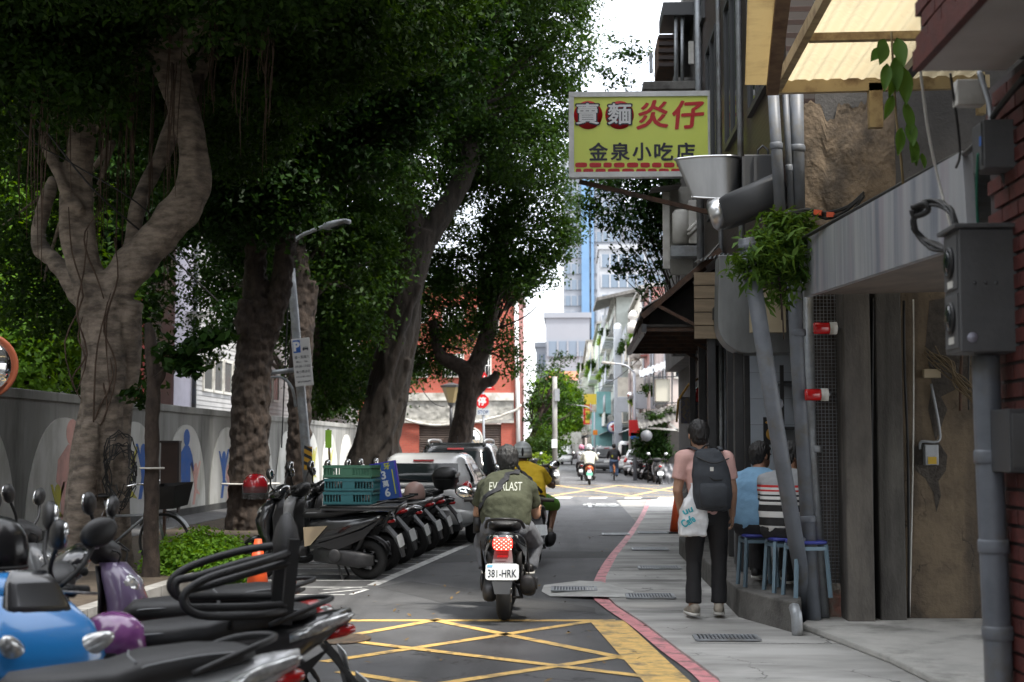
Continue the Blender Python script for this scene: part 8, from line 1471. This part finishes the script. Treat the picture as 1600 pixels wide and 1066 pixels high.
def convex(label, c, r_, pole_to=None, rimm=ORN, yaw=0):
    o = empty('convex_mirror', (c.x, c.y, 0 if pole_to is None else pole_to), label, 'mirror'); ax = V((sin(yaw), -cos(yaw), -.08)); m = MB(); m.lathe([(r_*.98, 0), (r_*.8, .06*r_/.3), (r_*.5, .11*r_/.3), (r_*.02, .135*r_/.3)], c, ax, 32); m.build('mirror_face', MIRR, o); m = MB(); m.lathe([(r_*1.06, -.04), (r_*1.08, .0), (r_*1.04, .02), (r_*.97, .015)], c, ax, 32, True, True); m.build('rim', rimm, o)
    m = MB(); m.tube([V((c.x, c.y+.12, 0)), V((c.x, c.y+.12, c.z+.2))], .045, 8); m.build('pole', rimm if rimm is not OFFW else GALV, o); return o
convex('round orange-rimmed convex mirror cut by the left edge', P(-27, 572, 11), .25, rimm=M('faded orange rim', (.20, .05, .02), .5), yaw=.5); convex('round convex mirror below the stop sign at the brick house', P(735, 687, 56), .46, rimm=OFFW, yaw=-.1)
# notice board
nbd = empty('notice_board', G(266, 852), 'brown notice board on two posts beside the thin trunk', 'notice board'); a, b = P(250, 790, 20.5), P(278, 692, 20.5)
m = MB(); m.bb((a.x, 20.5, a.z), (b.x, 20.56, b.z)); m.build('board', M('brown board', (.065, .038, .028), .7, (.05, .03, .022), 5), nbd); m = MB(); m.bb((a.x-.02, 20.46, b.z), (b.x+.03, 20.6, b.z+.03)); m.bb((b.x+.001, 20.48, a.z-.1), (b.x+.03, 20.58, b.z)); m.build('board_frame', M('dark brown steel', (.035, .024, .02), .6), nbd)
for px in (254, 272): m = MB(); m.bb((P(px-2, 0, 20.6).x, 20.565, .1), (P(px+2, 0, 20.6).x, 20.62, b.z)); m.build('post', RUST, nbd)
# overhead cables on the left
for i, (pts, r_, lab) in enumerate((([P(-30, 90, 15.5), P(60, 190, 15.6), P(150, 300, 15.9), P(260, 395, 17), P(340, 470, 20)], .011, 'thin black cable crossing in front of the fig tree'), ([P(-30, 105, 15.5), P(40, 210, 15.6), P(120, 260, 15.8), P(230, 330, 16.2), P(300, 420, 19)], .009, 'second thin cable just below the first one'), ([P(440, 700, 30), P(446, 560, 29.8), P(452, 440, 29.4)], .015, 'grey cable clipped along the rough tree'))):
    m = MB(); m.tube(spline(pts, 6), r_, 5); tag(m.build('overhead_cable', CABLE), lab, 'cable')
m = MB()
for k in range(9): c = P(190+random.uniform(-6, 6), 740+random.uniform(-30, 20), 16.0); m.tube([c+V((.18*cos(t), .05*sin(t*2), .38*sin(t)))*random.uniform(.7, 1.05) for t in [2*pi*i/22 for i in range(23)]], .008, 4)
tag(m.build('cable_coil', CABLE), 'coil of black cable hanging on the fig trunk', 'cable')
m = MB(); m.beam(P(516, 745, 30), P(513, 670, 30), .04, .04); bn = empty('banner', P(516, 770, 30), 'narrow lime green banner behind the scooters', 'banner'); m.build('pole', RUST, bn); m = MB(); a, b = P(508, 700, 29.9), P(518, 672, 29.9); m.bb((a.x, 29.9, a.z), (b.x, 29.92, b.z)); m.build('cloth', M('lime cloth', (.25, .50, .05), .8), bn)
# more mess of wires on the far street
for i, (a, b, s) in enumerate(((P(1000, 560, 62), P(900, 600, 120), .8), (P(1062, 540, 60), P(1000, 590, 66), .3), (P(1100, 300, 21), P(1010, 520, 62), 1.0))): m = MB(); m.tube(sag(a, b, s, 14), .02, 5); tag(m.build('overhead_cable', CABLE), ['sagging wire along the far right facades', 'short wire over the condenser cage', 'long wire from the noodle building to the junction'][i], 'cable')
